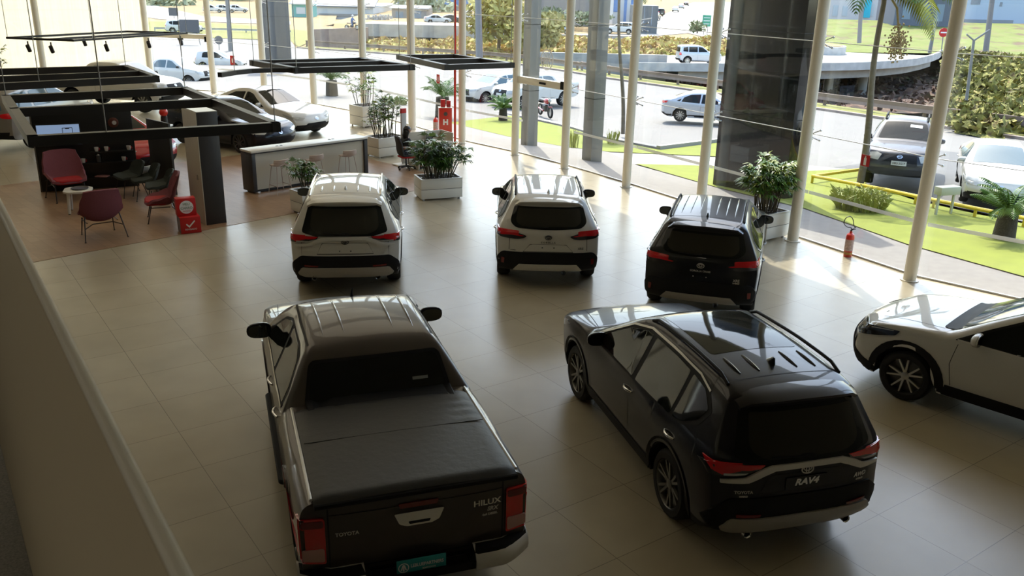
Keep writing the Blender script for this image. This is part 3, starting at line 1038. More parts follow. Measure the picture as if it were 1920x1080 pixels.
def hilux(c):
    S = c.S
    cladding(c, .5, c.paint, .05, mid=False, off=.018)
    win = [[(2.50, 1.225), (2.2, 1.42), (1.93, 1.60), (1.70, 1.66), (1.56, 1.665), (1.56, 1.215)],
           [(1.47, 1.215), (1.47, 1.67), (1.0, 1.66), (.80, 1.60), (.66, 1.40), (.68, 1.235)]]
    windows(c, win, CGLASS, .007, rpoly([(2.60, 1.195), (2.2, 1.455), (1.93, 1.63), (1.7, 1.69), (1.0, 1.69), (.78, 1.64), (.60, 1.42), (.63, 1.20)], .04))
    for ax in 'LR': c.strip('window_trim', [(2.55, 1.195), (1.5, 1.19), (.66, 1.205)], .022, ax, CHROME, .008)
    c.panel('windscreen', rpoly([(-.70, 2.68), (.70, 2.68), (.56, 2.06), (-.56, 2.06)], .06), 'T', CGLASS, .005, .1)
    c.panel('rear_window_frame', rpoly([(-.70, 1.30), (.70, 1.30), (.62, 1.66), (-.62, 1.66)], .07), 'B', PLASTIC, .004, .07)
    c.panel('rear_window', rpoly([(-.66, 1.335), (.66, 1.335), (.59, 1.63), (-.59, 1.63)], .07), 'B', CGLASS, .010, .07)
    c.panel('window_sticker', [(.33, 1.42), (.48, 1.42), (.48, 1.445), (.33, 1.445)], 'B', mat('grey_sticker', (.25, .27, .26), .5), .012, .1, .001)
    # roof swages
    for x in (-.44, -.24, .24, .44):
        b = MB()
        pts = []
        for k in range(8):
            p, n, d = c.ray('T', x * (1 + .03 * k / 7), lerp(.92, 1.95, k / 7))
            pts.append(p + Vector((0, 0, -.003)))
        b.tube(pts, [.004, .011, .014, .014, .014, .014, .012, .005], 8)
        b.build('roof_rib', c.paint, c.root)
    for x in (-.60, .60):
        c.strip('roof_gutter', [(x, .80), (x * 1.01, 1.4), (x * .99, 1.95)], .02, 'T', SEAMMAT, .003)
    b = MB()
    p, n, d = c.ray('T', 0, 2.02)
    b.tube([p, p + Vector((0, -.02, .05)), p + Vector((0, -.10, .14))], [.02, .012, .004], 6)
    b.build('roof_antenna', PLASTIC, c.root)
    # vinyl tonneau cover
    cv = MB()
    P = []
    ny, nx = 40, 24
    for i in range(ny + 1):
        t = i / ny
        y = lerp(.29, -1.275, t)
        row = []
        for k in range(nx + 1):
            u = -1 + 2 * k / nx
            x = u * .80
            ed = max(abs(u), t if t > .9 else 0)
            z = 1.352 + .012 * (1 - u * u) - .02 * sstep(.94, 1, abs(u)) - .035 * sstep(.965, 1, t) - .02 * sstep(.04, 0, t)
            if u > .55: z += .0035 * math.sin(y * 42 + u * 3) * sstep(.55, .8, u) * sstep(.98, .9, u) * sstep(-.55, -.2, y)
            row.append((x, y, z))
        P.append(row)
    cv.grid([list(reversed(r)) for r in P])
    e = [P[0][k] for k in range(nx + 1)] + [P[i][nx] for i in range(1, ny + 1)] + [P[ny][k] for k in range(nx - 1, -1, -1)] + [P[i][0] for i in range(ny - 1, 0, -1)]
    lo = [(x, y, 1.275) for x, y, z in e]
    cv.grid([e + [e[0]], lo + [lo[0]]])
    cvo = cv.build('tonneau_cover', VINYL, c.root)
    s = MB()
    s.tube([(-.80, -1.275, 1.302), (.80, -1.275, 1.302)], .022, 8)
    s.build('cover_edge_bar', PLASTIC, cvo)
    s = MB()
    for y in (-.38,): s.tube([(-.78, y, 1.357), (0, y, 1.363), (.78, y, 1.357)], .0035, 6)
    s.build('cover_seam', VINYL, cvo)
    for sx in (-1, 1):
        s = MB()
        s.tube([(sx * .815, .36, 1.325), (sx * .815, -1.2, 1.325)], .014, 6)
        s.build('bed_rail', SATIN, c.root)
    # tailgate and lamps
    c.seams('B', [(-.70, 1.235), (-.70, .68)], [(.70, 1.235), (.70, .68)], [(-.70, .69), (.70, .69)], wd=.012)
    c.strip('tailgate_crease', [(-.69, 1.17), (.69, 1.17)], .014, 'B', c.paint, .008, skirt=.006)
    c.mirrored('tail_light', rpoly([(.725, 1.165), (.915, 1.165), (.925, .78), (.725, .76)], .025), 'B', REDLAMP, .018, .05, .016)
    c.mirrored('reversing_light', rpoly([(.735, .905), (.90, .90), (.90, .80), (.735, .785)], .02), 'B', mat('pinkish_lamp_lens', (.52, .26, .24), .12, coat=1.0), .025, .05, .01)
    c.mirrored('lamp_red_lens', rpoly([(.735, 1.15), (.90, 1.15), (.90, 1.09), (.735, 1.09)], .02), 'B', DARKRED, .025, .05, .01)
    for ax in 'LR': c.panel('tail_light_wrap', rpoly([(-1.08, 1.16), (-1.21, 1.165), (-1.21, .78), (-1.10, .82)], .02), ax, REDLAMP, .014, .05, .014)
    c.panel('high_brake_light', rpoly([(-.16, 1.195), (.16, 1.195), (.15, 1.155), (-.15, 1.155)], .01), 'B', DARKRED, .014, .1, .012)
    c.panel('tailgate_handle', rpoly([(-.20, 1.125), (.20, 1.125), (.16, 1.03), (.10, 1.005), (-.10, 1.005), (-.16, 1.03)], .015), 'B', CHROME, .034, .05, .03)
    c.panel('handle_recess', rpoly([(-.09, 1.045), (.09, 1.045), (.08, 1.022), (-.08, 1.022)], .008), 'B', SEAMMAT, .036, .1, .002)
    c.word('badge_lettering', 'TOYOTA', .044, -.56, 1.0, 'B', SATIN, .001)
    c.word('badge_lettering', 'HILUX', .070, .565, 1.075, 'B', CHROME, .002, 0, 1.15)
    c.word('badge_lettering', 'SRX', .050, .61, 1.01, 'B', SATIN, .002, .2)
    c.word('badge_lettering', '4x4 DIESEL', .028, .59, .962, 'B', SATIN, .001)
    # stepped rear bumper with chrome corners
    bp = MB()
    P = []
    for i in range(6):
        t = i / 5
        zz = [.70, .715, .70, .62, .54, .50][i]
        oy = [0, -.03, -.10, -.13, -.12, -.06][i]
        row = []
        for k in range(25):
            u = -1 + 2 * k / 24
            yy = -1.22 + oy + .16 * max(0, abs(u) - .72) ** 1.4 / .28 ** 1.4
            dz = -.09 if abs(u) < .42 and i in (0, 1, 2) else 0
            row.append((u * .93, yy, zz + dz))
        P.append(row)
    bp.grid(P)
    bp.grid([[(x, -1.10, z) for x, y, z in P[0]], P[0]])
    bo = bp.build('rear_bumper', PLASTIC, c.root)
    for sx in (-1, 1):
        k = MB()
        Q = []
        for i in range(5):
            t = i / 4
            zz = lerp(.71, .535, t)
            row = []
            for j in range(11):
                u = lerp(.47, 1.0, j / 10)
                yy = -1.22 - [.035, .115, .145, .150, .135][i] + .17 * max(0, u - .72) ** 1.4 / .28 ** 1.4
                row.append((sx * u * .945, yy, zz))
            Q.append(row)
        k.grid(Q)
        k.grid([[(x, y + .03, z) for x, y, z in r] for r in reversed(Q)])
        k.grid([Q[0], [(x, y + .03, z) for x, y, z in Q[0]]])
        k.grid([[r[0] for r in Q], [(r[0][0], r[0][1] + .03, r[0][2]) for r in Q]])
        k.build('chrome_corner', SATIN, bo)
    q = MB()
    q.box((0, -1.315, .66), (.40, .012, .13), M=Matrix.Translation((0, 0, 0)))
    pl = q.build('plate', TEAL, c.root, bevel=.003)
    letters('plate_lettering', 'LEBLUEPARTNERS', .042, WHITEINK, pl, frame_at((.045, -1.3215, .667), (1, 0, 0), (0, 0, 1)), .001, sx=.80)
    letters('plate_lettering', 'SEMINOVOS', .02, WHITEINK, pl, frame_at((.06, -1.3215, .628), (1, 0, 0), (0, 0, 1)), .0005)
    q = MB()
    vs = [(r * math.cos(2 * PI * k / 24), r * math.sin(2 * PI * k / 24), .003) for r in (.044, .036) for k in range(24)]
    q.add(vs, [(k, (k + 1) % 24, 24 + (k + 1) % 24, 24 + k) for k in range(24)] , frame_at((-.145, -1.322, .66), (1, 0, 0), (0, 0, 1)))
    q.add([(-.006, -.03, .003), (.006, -.03, .003), (.006, .03, .003), (-.006, .03, .003), (-.026, -.022, .003), (-.014, -.022, .003), (.0, .02, .003), (-.01, .026, .003), (.026, -.022, .003), (.014, -.022, .003), (.0, .02, .003), (.01, .026, .003)],
          [(0, 1, 2, 3), (4, 5, 6, 7), (8, 11, 10, 9)], frame_at((-.145, -1.322, .66), (1, 0, 0), (0, 0, 1)))
    q.build('plate_logo', WHITEINK, pl, smooth=0)
    c.mirrors(2.43, 1.30, 1.12, BLACK, 1.08)
    c.handles((1.60, .86), 1.06, CHROME, .22)
    c.seams('S', [(1.52, 1.2), (1.50, .55)], [(2.56, 1.15), (2.60, .9), (2.45, .6)], [(.66, 1.2), (.56, .9), (.62, .55)], [(.50, 1.3), (.46, .6)])
    c.seams('T', [(-.74, 2.90), (-.70, 3.7)], [(.74, 2.90), (.70, 3.7)])
    c.mirrored('headlight', [(.45, 1.02), (.86, 1.04), (.86, .92), (.5, .9)], 'F', CLEARLAMP, .01, .06)
    c.panel('grille', rpoly([(-.45, 1.02), (.45, 1.02), (.5, .72), (-.5, .72)], .05), 'F', PLASTIC, .01, .08)
    c.panel('fuel_flap', rpoly([(-.52, 1.08), (-.36, 1.08), (-.36, .94), (-.52, .94)], .03), 'L', c.paint, .004, .1, .004)
    b = MB()
    for sx in (-1, 1):
        b = MB()
        b.rbox((sx * .89, 1.55, .45), (.16, 2.0, .05), .05)
        b.build('side_step', PLASTIC, c.root)
    c.wheels(DALLOY, 0, .26)


def plain(c, kind, rim=ALLOY, glass=CGLASS, back=True, logo=1, mirror=None, style=3):
    """vehicles seen from afar: glass, lamps, grille, plates, mirrors, wheels"""
    S = c.S
    wb = S['wb']
    if kind == 'sedan':
        win = [[(2.02, .92), (1.62, 1.13), (1.35, 1.28), (1.12, 1.335), (1.0, 1.335), (.97, .93)], [(.90, .93), (.92, 1.335), (.45, 1.30), (.12, 1.16), (.02, .97)], [(-.05, .98), (.02, 1.11), (-.16, 1.03), (-.22, .99)]]
        ws, cowl = [(-.66, 2.18), (.66, 2.18), (.53, 1.42), (-.53, 1.42)], None
        rg = [(-.60, 1.13), (.60, 1.13), (.52, 1.34), (-.52, 1.34)]
        tl = [(.50, .94), (.80, .97), (.82, .85), (.52, .86)]
        hl = [(.44, .66), (.62, .70), (.82, .72), (.82, .62), (.55, .60)]
        gr = [(-.40, .50), (.40, .50), (.62, .26), (-.62, .26)]
        hw_ = [(3.42, .68), (3.1, .76), (2.9, .79), (2.95, .74), (3.2, .66), (3.4, .62)]
        tw_ = [(-.62, .98), (-.9, .97), (-.9, .86), (-.7, .88)]
        hz, hy, my, mz, mx = .80, (1.0, .0), 1.80, .98, 1.0
    elif kind == 'hatch':
        win = [[(1.72, .96), (1.4, 1.17), (1.15, 1.33), (.9, 1.39), (.78, 1.39), (.76, .95)], [(.70, .95), (.70, 1.39), (.1, 1.37), (-.02, 1.3), (-.05, .98)]]
        ws, rg = [(-.58, 1.88), (.58, 1.88), (.5, 1.15), (-.5, 1.15)], [(-.55, .99), (.55, .99), (.5, 1.28), (-.5, 1.28)]
        tl, hl = [(.58, 1.0), (.74, 1.0), (.74, .72), (.6, .74)], [(.40, .68), (.70, .74), (.74, .62), (.45, .58)]
        gr = [(-.35, .52), (.35, .52), (.5, .3), (-.5, .3)]
        hw_, tw_ = [(3.05, .74), (2.8, .82), (2.75, .76), (3.02, .62)], [(-.5, 1.02), (-.66, 1.0), (-.7, .72), (-.6, .74)]
        hz, hy, my, mz, mx = .82, (.78, -.1), 1.5, .98, .94
    elif kind == 'boxy':
        win = [[(1.88, 1.12), (1.6, 1.34), (1.35, 1.52), (1.1, 1.55), (.98, 1.55), (.98, 1.10)], [(.90, 1.10), (.90, 1.555), (.1, 1.55), (.08, 1.11)], [(.02, 1.12), (.02, 1.55), (-.42, 1.5), (-.45, 1.18)]]
        ws, rg = [(-.68, 1.95), (.68, 1.95), (.62, 1.44), (-.62, 1.44)], [(-.62, 1.12), (.62, 1.12), (.58, 1.5), (-.58, 1.5)]
        tl, hl = [(.64, 1.06), (.84, 1.06), (.84, .84), (.64, .84)], [(.5, .92), (.72, .92), (.72, .76), (.5, .76)]
        gr = [(-.5, .9), (.5, .9), (.5, .74), (-.5, .74)]
        hw_, tw_ = [(3.1, .9), (3.0, .9), (3.0, .78), (3.1, .78)], [(-.6, 1.06), (-.72, 1.06), (-.72, .84), (-.6, .84)]
        hz, hy, my, mz, mx = .98, (.95, .1), 1.75, 1.2, 1.02
    elif kind == 'suv':
        k = S['zr'] - 1.65
        win = [[(a + (.12 if k > .1 else 0), b + k * .9) for a, b in p] for p in WIN_A]
        if k > .1: win[2] = [(.10, 1.24), (.10, 1.66), (-.55, 1.66), (-.72, 1.60), (-.75, 1.30)]
        d = .18 if k > .1 else 0
        ws = [(-.70, 2.22 + d * .1), (.70, 2.22 + d * .1), (.57, 1.45 + d), (-.57, 1.45 + d)]
        rg = [(-.66, 1.12 + k * .7), (.66, 1.12 + k * .7), (.56, 1.48 + k), (-.56, 1.48 + k)]
        tl = [(.52, 1.02 + k * .6), (.86, 1.08 + k * .6), (.88, .92 + k * .5), (.66, .94 + k * .5)]
        hl = [(.45, .84 + k * .6), (.82, .90 + k * .6), (.84, .80 + k * .6), (.5, .75 + k * .6)]
        gr = [(-.42, .86 + k * .6), (.42, .86 + k * .6), (.5, .55), (-.5, .55)]
        hw_ = [(3.4, .86 + k * .6), (3.1, .95 + k * .6), (3.0, .92 + k * .6), (3.3, .78 + k * .6)]
        tw_ = [(-.72, 1.05 + k * .6), (-.95, 1.05 + k * .6), (-.95, .92 + k * .5), (-.8, .93 + k * .5)]
        hz, hy, my, mz, mx = .95 + k * .6, (1.05, .0), 1.95 + d * .5, 1.15 + k * .9, 1.06
    else:
        win = [[(2.50, 1.225), (2.2, 1.42), (1.93, 1.60), (1.70, 1.66), (1.56, 1.665), (1.56, 1.215)], [(1.47, 1.215), (1.47, 1.67), (1.0, 1.66), (.80, 1.60), (.66, 1.40), (.68, 1.235)]]
        ws, rg = [(-.70, 2.68), (.70, 2.68), (.56, 2.06), (-.56, 2.06)], [(-.64, 1.34), (.64, 1.34), (.58, 1.62), (-.58, 1.62)]
        tl, hl = [(.76, 1.14), (.90, 1.14), (.90, .80), (.76, .78)], [(.48, 1.02), (.62, 1.06), (.84, 1.03), (.86, .88), (.56, .86)]
        gr = [(-.44, 1.05), (.44, 1.05), (.48, .74), (-.48, .74)]
        hw_, tw_ = [(3.9, 1.02), (3.62, 1.08), (3.6, 1.0), (3.85, .88)], [(-1.1, 1.14), (-1.2, 1.14), (-1.2, .80), (-1.1, .82)]
        hz, hy, my, mz, mx = 1.05, (1.6, .86), 2.43, 1.30, 1.12
    for p in win: c.sides('side_window', rpoly(p, .03), glass, .006, .15)
    c.panel('windscreen', rpoly(ws, .06), 'T', glass, .006, .15)
    c.panel('rear_window', rpoly(rg, .05), 'B', glass, .006, .15)
    c.mirrored('tail_light', tl, 'B', REDLAMP, .012, .1, .01)
    c.sides('tail_light_wrap', tw_, REDLAMP, .012, .1)
    c.mirrored('headlight', hl, 'F', CLEARLAMP, .012, .1, .01)
    c.sides('headlight_wrap', hw_, CLEARLAMP, .012, .1)
    c.panel('grille', rpoly(gr, .04), 'F', PLASTIC, .012, .1)
    zc = sum(p[1] for p in gr) / len(gr)
    if logo: c.emblem(0, gr[0][1] - (.06 if kind != 'sedan' else -.12), .07, 'F', CHROME, .02, logo)
    c.panel('front_plate', [(-.2, zc - .13), (.2, zc - .13), (.2, zc - .02), (-.2, zc - .02)] if kind == 'pickup' else [(-.2, zc - .06), (.2, zc - .06), (.2, zc + .05), (-.2, zc + .05)], 'F', PLATEW if kind != 'sedan' else PLASTIC, .024, .2)
    zb = S['rear'][2][1]
    c.panel('rear_plate', [(-.2, .68), (.2, .68), (.2, .80), (-.2, .80)], 'B', PLATEW, .014, .2)
    c.mirrors(my, mz, mx, mirror or c.paint, .95, glass=False)
    c.handles(hy, hz, c.paint)
    if kind in ('suv', 'pickup', 'boxy'):
        c.panel('front_bumper_black', [(-.75, S['sill'] + .2), (.75, S['sill'] + .2), (.68, S['sill'] + .06), (-.68, S['sill'] + .06)], 'F', PLASTIC, .014, .12)
        c.panel('rear_bumper_black', [(-.8, S['sill'] + .26), (.8, S['sill'] + .26), (.75, S['sill'] + .08), (-.75, S['sill'] + .08)], 'B', PLASTIC, .014, .12)
    c.seams('S', [(wb * .36, hz + .1), (wb * .35, S['sill'] + .12)])
    c.wheels(rim, style, .21 if kind != 'pickup' else .25, detail=0)

# ================================================================ the showroom shell
TD = Vector((0.577, -0.816, 0))      # along the glass front
TN = Vector((0.816, 0.577, 0))       # out through the glass front
CEIL = 8.0
WALLM = mat('white_wall_paint', (0.50, 0.48, 0.44), 0.7, noise=.03, nscale=2)
BACKM = mat('shaded_back_wall', (.12, .108, .088), .7)  # darkness under the mezzanine put into the wall colour
CEILM = mat('ceiling_paint', (0.78, 0.71, 0.58), 0.8)
POSTM = mat('post_cream_enamel', (0.72, 0.68, 0.58), 0.35)


def tile_material():
    m = bpy.data.materials.new('floor_porcelain_tile')
    m.use_nodes = True
    t = m.node_tree
    b = t.nodes['Principled BSDF']
    geo = t.nodes.new('ShaderNodeNewGeometry')
    d = t.nodes.new('ShaderNodeVectorMath'); d.operation = 'DOT_PRODUCT'; d.inputs[1].default_value = TD
    n = t.nodes.new('ShaderNodeVectorMath'); n.operation = 'DOT_PRODUCT'; n.inputs[1].default_value = TN
    t.links.new(geo.outputs['Position'], d.inputs[0])
    t.links.new(geo.outputs['Position'], n.inputs[0])
    a1 = t.nodes.new('ShaderNodeMath'); a1.inputs[1].default_value = 10.52 + .92 * 60
    a2 = t.nodes.new('ShaderNodeMath'); a2.inputs[1].default_value = -4.80 + .906 * 60
    t.links.new(d.outputs['Value'], a1.inputs[0])
    t.links.new(n.outputs['Value'], a2.inputs[0])
    cx = t.nodes.new('ShaderNodeCombineXYZ')
    t.links.new(a1.outputs[0], cx.inputs[0])
    t.links.new(a2.outputs[0], cx.inputs[1])
    br = t.nodes.new('ShaderNodeTexBrick')
    br.offset = 0.0
    br.inputs['Scale'].default_value = 1.0
    br.inputs['Brick Width'].default_value = .92
    br.inputs['Row Height'].default_value = .906
    br.inputs['Mortar Size'].default_value = .0035
    br.inputs['Color1'].default_value = (.40, .345, .245, 1)
    br.inputs['Color2'].default_value = (.425, .37, .265, 1)
    br.inputs['Mortar'].default_value = (.20, .17, .125, 1)
    t.links.new(cx.outputs[0], br.inputs['Vector'])
    nz = t.nodes.new('ShaderNodeTexNoise')
    nz.inputs['Scale'].default_value = 1.6
    nz.inputs['Detail'].default_value = 3
    t.links.new(geo.outputs['Position'], nz.inputs['Vector'])
    rp = t.nodes.new('ShaderNodeMapRange')
    rp.inputs['To Min'].default_value = .86
    rp.inputs['To Max'].default_value = 1.12
    t.links.new(nz.outputs['Fac'], rp.inputs['Value'])
    mx = t.nodes.new('ShaderNodeVectorMath'); mx.operation = 'SCALE'
    t.links.new(br.outputs['Color'], mx.inputs[0])
    t.links.new(rp.outputs[0], mx.inputs['Scale'])
    t.links.new(mx.outputs[0], b.inputs['Base Color'])
    b.inputs['Roughness'].default_value = .27
    b.inputs['Specular IOR Level'].default_value = .55
    return m


def wood_material(name, c1, c2, ang, w=.19, l=1.6, rough=.38):
    m = bpy.data.materials.new(name)
    m.use_nodes = True
    t = m.node_tree
    b = t.nodes['Principled BSDF']
    geo = t.nodes.new('ShaderNodeNewGeometry')
    mp = t.nodes.new('ShaderNodeMapping')
    mp.inputs['Rotation'].default_value = (0, 0, ang)
    mp.inputs['Location'].default_value = (40, 40, 0)
    t.links.new(geo.outputs['Position'], mp.inputs['Vector'])
    br = t.nodes.new('ShaderNodeTexBrick')
    br.inputs['Scale'].default_value = 1
    br.inputs['Brick Width'].default_value = l
    br.inputs['Row Height'].default_value = w
    br.inputs['Mortar Size'].default_value = .002
    br.inputs['Color1'].default_value = (*c1, 1)
    br.inputs['Color2'].default_value = (*c2, 1)
    br.inputs['Mortar'].default_value = (c1[0] * .45, c1[1] * .45, c1[2] * .45, 1)
    t.links.new(mp.outputs[0], br.inputs['Vector'])
    m2 = t.nodes.new('ShaderNodeMapping')
    m2.inputs['Rotation'].default_value = (0, 0, ang)
    m2.inputs['Scale'].default_value = (1.2, 14, 1)
    t.links.new(geo.outputs['Position'], m2.inputs['Vector'])
    nz = t.nodes.new('ShaderNodeTexNoise')
    nz.inputs['Scale'].default_value = 1.5
    nz.inputs['Detail'].default_value = 6
    t.links.new(m2.outputs[0], nz.inputs['Vector'])
    rp = t.nodes.new('ShaderNodeMapRange')
    rp.inputs['To Min'].default_value = .65
    rp.inputs['To Max'].default_value = 1.35
    t.links.new(nz.outputs['Fac'], rp.inputs['Value'])
    mx = t.nodes.new('ShaderNodeVectorMath'); mx.operation = 'SCALE'
    t.links.new(br.outputs['Color'], mx.inputs[0])
    t.links.new(rp.outputs[0], mx.inputs['Scale'])
    t.links.new(mx.outputs[0], b.inputs['Base Color'])
    b.inputs['Roughness'].default_value = rough
    return m


def struct(name, mb, m, smooth=35, label=None):
    o = mb.build(name, m, None, smooth)
    o['kind'] = 'structure'
    if label: o['label'] = label
    return o


# glass front: posts from the right-hand end to the far left corner
POSTS = [(11.65, 11.70), (9.43, 13.50), (7.34, 15.37), (5.92, 17.87), (4.43, 20.30), (2.95, 22.73), (1.43, 25.01), (-0.01, 26.91), (-1.76, 28.77)]
far_px = [(773, 241), (684, 216), (589.5, 198), (497, 183), (401.5, 173), (285, 166)]
POSTS += [tuple(at(u, v).xy) for u, v in far_px]
NB = len(POSTS)                      # index of the first post of the blind-covered side
corner = Vector(POSTS[-1])
BD = Vector((-0.80, -0.60))
bp_ = [tuple(corner + BD * s) for s in (4.4, 8.6, 12.8, 17.0)]
for i, (x, y) in enumerate(POSTS + bp_):
    b = MB()
    r = .115 if i < 9 else .135
    b.cyl((0, 0, 0), CEIL, r, 20)
    b.cyl((0, 0, .002), .012, r + .05, 20)
    o = struct('trim_%d' % (i + 1), b, POSTM)
    o.location = (x, y, 0)

fl = MB()
ring = [Vector((12.4, 10.9)), Vector((12.4, -7)), Vector((-30, -7)), Vector((-34, 33))]
gl_line = []
for i in range(NB):
    p = Vector(POSTS[i])
    a = Vector(POSTS[max(0, i - 1)])
    c = Vector(POSTS[min(NB - 1, i + 1)])
    d = (c - a).normalized()
    n = Vector((d.y, -d.x))
    gl_line.append(p + n * .30)
blind_line = [Vector(gl_line[-1])] + [Vector(p) + Vector((-.6, .8)) * .30 for p in bp_]
outline = ring + [Vector(p) for p in reversed(blind_line)] + list(reversed(gl_line))[1:]
outline = [(p.x, p.y) for p in outline]
fl.add([(x, y, 0) for x, y in outline], [tuple(range(len(outline)))])
fo = struct('floor', fl, tile_material(), 0)
if fo.data.polygons[0].normal.z < 0: fo.data.flip_normals()

wd = MB()
e46, n46 = Vector((.695, .719, 0)), Vector((-.719, .695, 0))
w0 = Vector((-9.3, 14.65, 0))
we = [w0, w0 + e46 * 11.4, w0 + e46 * 11.4 + n46 * 7.0, w0 + n46 * 7.0]
wd.prism([(p.x, p.y) for p in we], .0005, .006)
struct('floor_wood', wd, wood_material('oak_plank_floor', (.26, .155, .085), (.32, .20, .118), math.radians(46), .2, 1.2), 0)

# ceiling with an overhang outside the glass; walls
ce = MB()
over = [Vector(p) + (Vector(p) - Vector((-8, 12))).normalized() * 0.45 for p in [tuple(q) for q in gl_line]]
cpoly = [(12.4, 10), (12.4, -7), (-30, -7), (-36, 36)] + [tuple(p + Vector((-.6, .8)) * .6) for p in reversed(blind_line[1:])] + [(p.x, p.y) for p in reversed(over)] + [(14.5, 11)]
ce.prism(cpoly, CEIL, CEIL + .35)
struct('ceiling', ce, CEILM, 0)
b = MB(); b.box((12.5, 2.3, CEIL / 2), (.2, 18.6, CEIL)); struct('wall_right', b, WALLM, 0)
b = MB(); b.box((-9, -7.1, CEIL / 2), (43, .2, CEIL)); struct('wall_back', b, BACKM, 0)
b = MB()
M = Matrix.Translation((-32, 13, CEIL / 2)) @ Matrix.Rotation(math.atan2(40, -4), 4, 'Z')
b.box((0, 0, 0), (40.4, .2, CEIL), M=M)
struct('wall_left', b, WALLM, 0)

# glazing: two heights of panes with a silicone joint, a frosted safety band and spider fittings
GLASS = glassmat('clear_glazing', (.93, .95, .94), 1.0)
FROST = mat('frosted_band', (.75, .76, .76), .6, alpha=.62)
JOINT = mat('silicone_joint', (.78, .79, .79), .5)
STEEL = mat('brushed_steel', (.45, .45, .45), .3, 1.0)
ALU = mat('aluminium_sill', (.35, .34, .32), .4, .8)
heads = [2.22, 4.05, 5.95]
for i in range(NB - 1):
    a, c = gl_line[i], gl_line[i + 1]
    d = (c - a)
    L = d.length
    M = Matrix.Translation((a.x, a.y, 0)) @ Matrix.Rotation(math.atan2(d.y, d.x), 4, 'Z')
    door = i in (6, 13)
    b = MB()
    zz = [.03] + heads + [CEIL - .01]
    for z0, z1 in zip(zz, zz[1:]):
        b.box((L / 2, 0, (z0 + z1) / 2), (L - .012, .012, z1 - z0 - .012), M=M)
    wn = struct('window_%d' % (i + 1), b, GLASS, 0)
    k = MB()
    for z in heads: k.box((L / 2, 0, z), (L - .012, .014, .014), M=M)
    k.build('glazing_joint', JOINT, wn, 0)
    if not door:
        k = MB(); k.box((L / 2, .009, 1.02), (L - .02, .002, .07), M=M); k.build('safety_band', FROST, wn, 0)
    k = MB(); k.box((L / 2, 0, .018), (L, .05, .035), M=M); k.build('sill_channel', ALU, wn, 0)
    k = MB()
    n_in = Vector((0, 1, 0))
    for z in heads:
        for sx, sz in ((.10, .10), (.10, -.10), (-.10, .10), (-.10, -.10)):
            if sx < 0 and i == 0: continue
            k.tube([(0, .22, z), (sx * .5, .12, z + sz * .6), (sx, .03, z + sz)], .012, 6, M=M)
            k.cyl((0, 0, 0), .02, .022, 8, M=M @ Matrix.Translation((sx, .03, z + sz)) @ Matrix.Rotation(PI / 2, 4, 'X'))
    k.build('spider_fitting', STEEL, wn)
    if door:
        k = MB(); k.box((L / 2, .26, heads[0] + (.07 if i == 6 else .2)), (L + .1, .16, .20), M=M)
        h = k.build('door_header', POSTM, wn, bevel=.01)
        k = MB(); k.box((L * .45, .35, heads[0] + .07), (.28, .03, .06), M=M)
        k.box((.16, .36, heads[0] + .10), (.16, .05, .22), M=M)
        k.build('door_sensor', PLASTIC, h)

# the blind-covered side
def blind_material():
    m = bpy.data.materials.new('cream_roller_blind')
    m.use_nodes = True
    t = m.node_tree
    t.nodes.clear()
    o = t.nodes.new('ShaderNodeOutputMaterial')
    mx = t.nodes.new('ShaderNodeMixShader')
    mx.inputs[0].default_value = .68
    df = t.nodes.new('ShaderNodeBsdfDiffuse')
    tl = t.nodes.new('ShaderNodeBsdfTranslucent')
    tc = t.nodes.new('ShaderNodeTexCoord')
    mp = t.nodes.new('ShaderNodeMapping')
    mp.inputs['Scale'].default_value = (9, 9, .15)
    nz = t.nodes.new('ShaderNodeTexNoise')
    nz.inputs['Scale'].default_value = 2
    t.links.new(tc.outputs['Object'], mp.inputs[0])
    t.links.new(mp.outputs[0], nz.inputs['Vector'])
    cr = t.nodes.new('ShaderNodeValToRGB')
    cr.color_ramp.elements[0].position = .3
    cr.color_ramp.elements[0].color = (.84, .79, .67, 1)
    cr.color_ramp.elements[1].position = .7
    cr.color_ramp.elements[1].color = (.90, .86, .75, 1)
    t.links.new(nz.outputs['Fac'], cr.inputs[0])
    t.links.new(cr.outputs[0], df.inputs['Color'])
    t.links.new(cr.outputs[0], tl.inputs['Color'])
    t.links.new(df.outputs[0], mx.inputs[1])
    t.links.new(tl.outputs[0], mx.inputs[2])
    t.links.new(mx.outputs[0], o.inputs['Surface'])
    return m


BL = blind_material()
for i in range(4):
    a, c = blind_line[i], blind_line[i + 1]
    d = c - a
    M = Matrix.Translation((a.x, a.y, 0)) @ Matrix.Rotation(math.atan2(d.y, d.x), 4, 'Z')
    b = MB()
    b.box((d.length / 2, .25, CEIL / 2), (d.length - .03, .012, CEIL - .02), M=M)
    wn = struct('window_%d' % (NB + i), b, GLASS, 0)
    k = MB()
    k.box((d.length / 2, -.02, 4.0 + 1.72), (d.length - .05, .004, 4.5), M=M)
    k.box((d.length / 2, -.02, 1.74), (d.length - .05, .004, 3.44), M=M)
    k.build('roller_blind', BL, wn, 0)

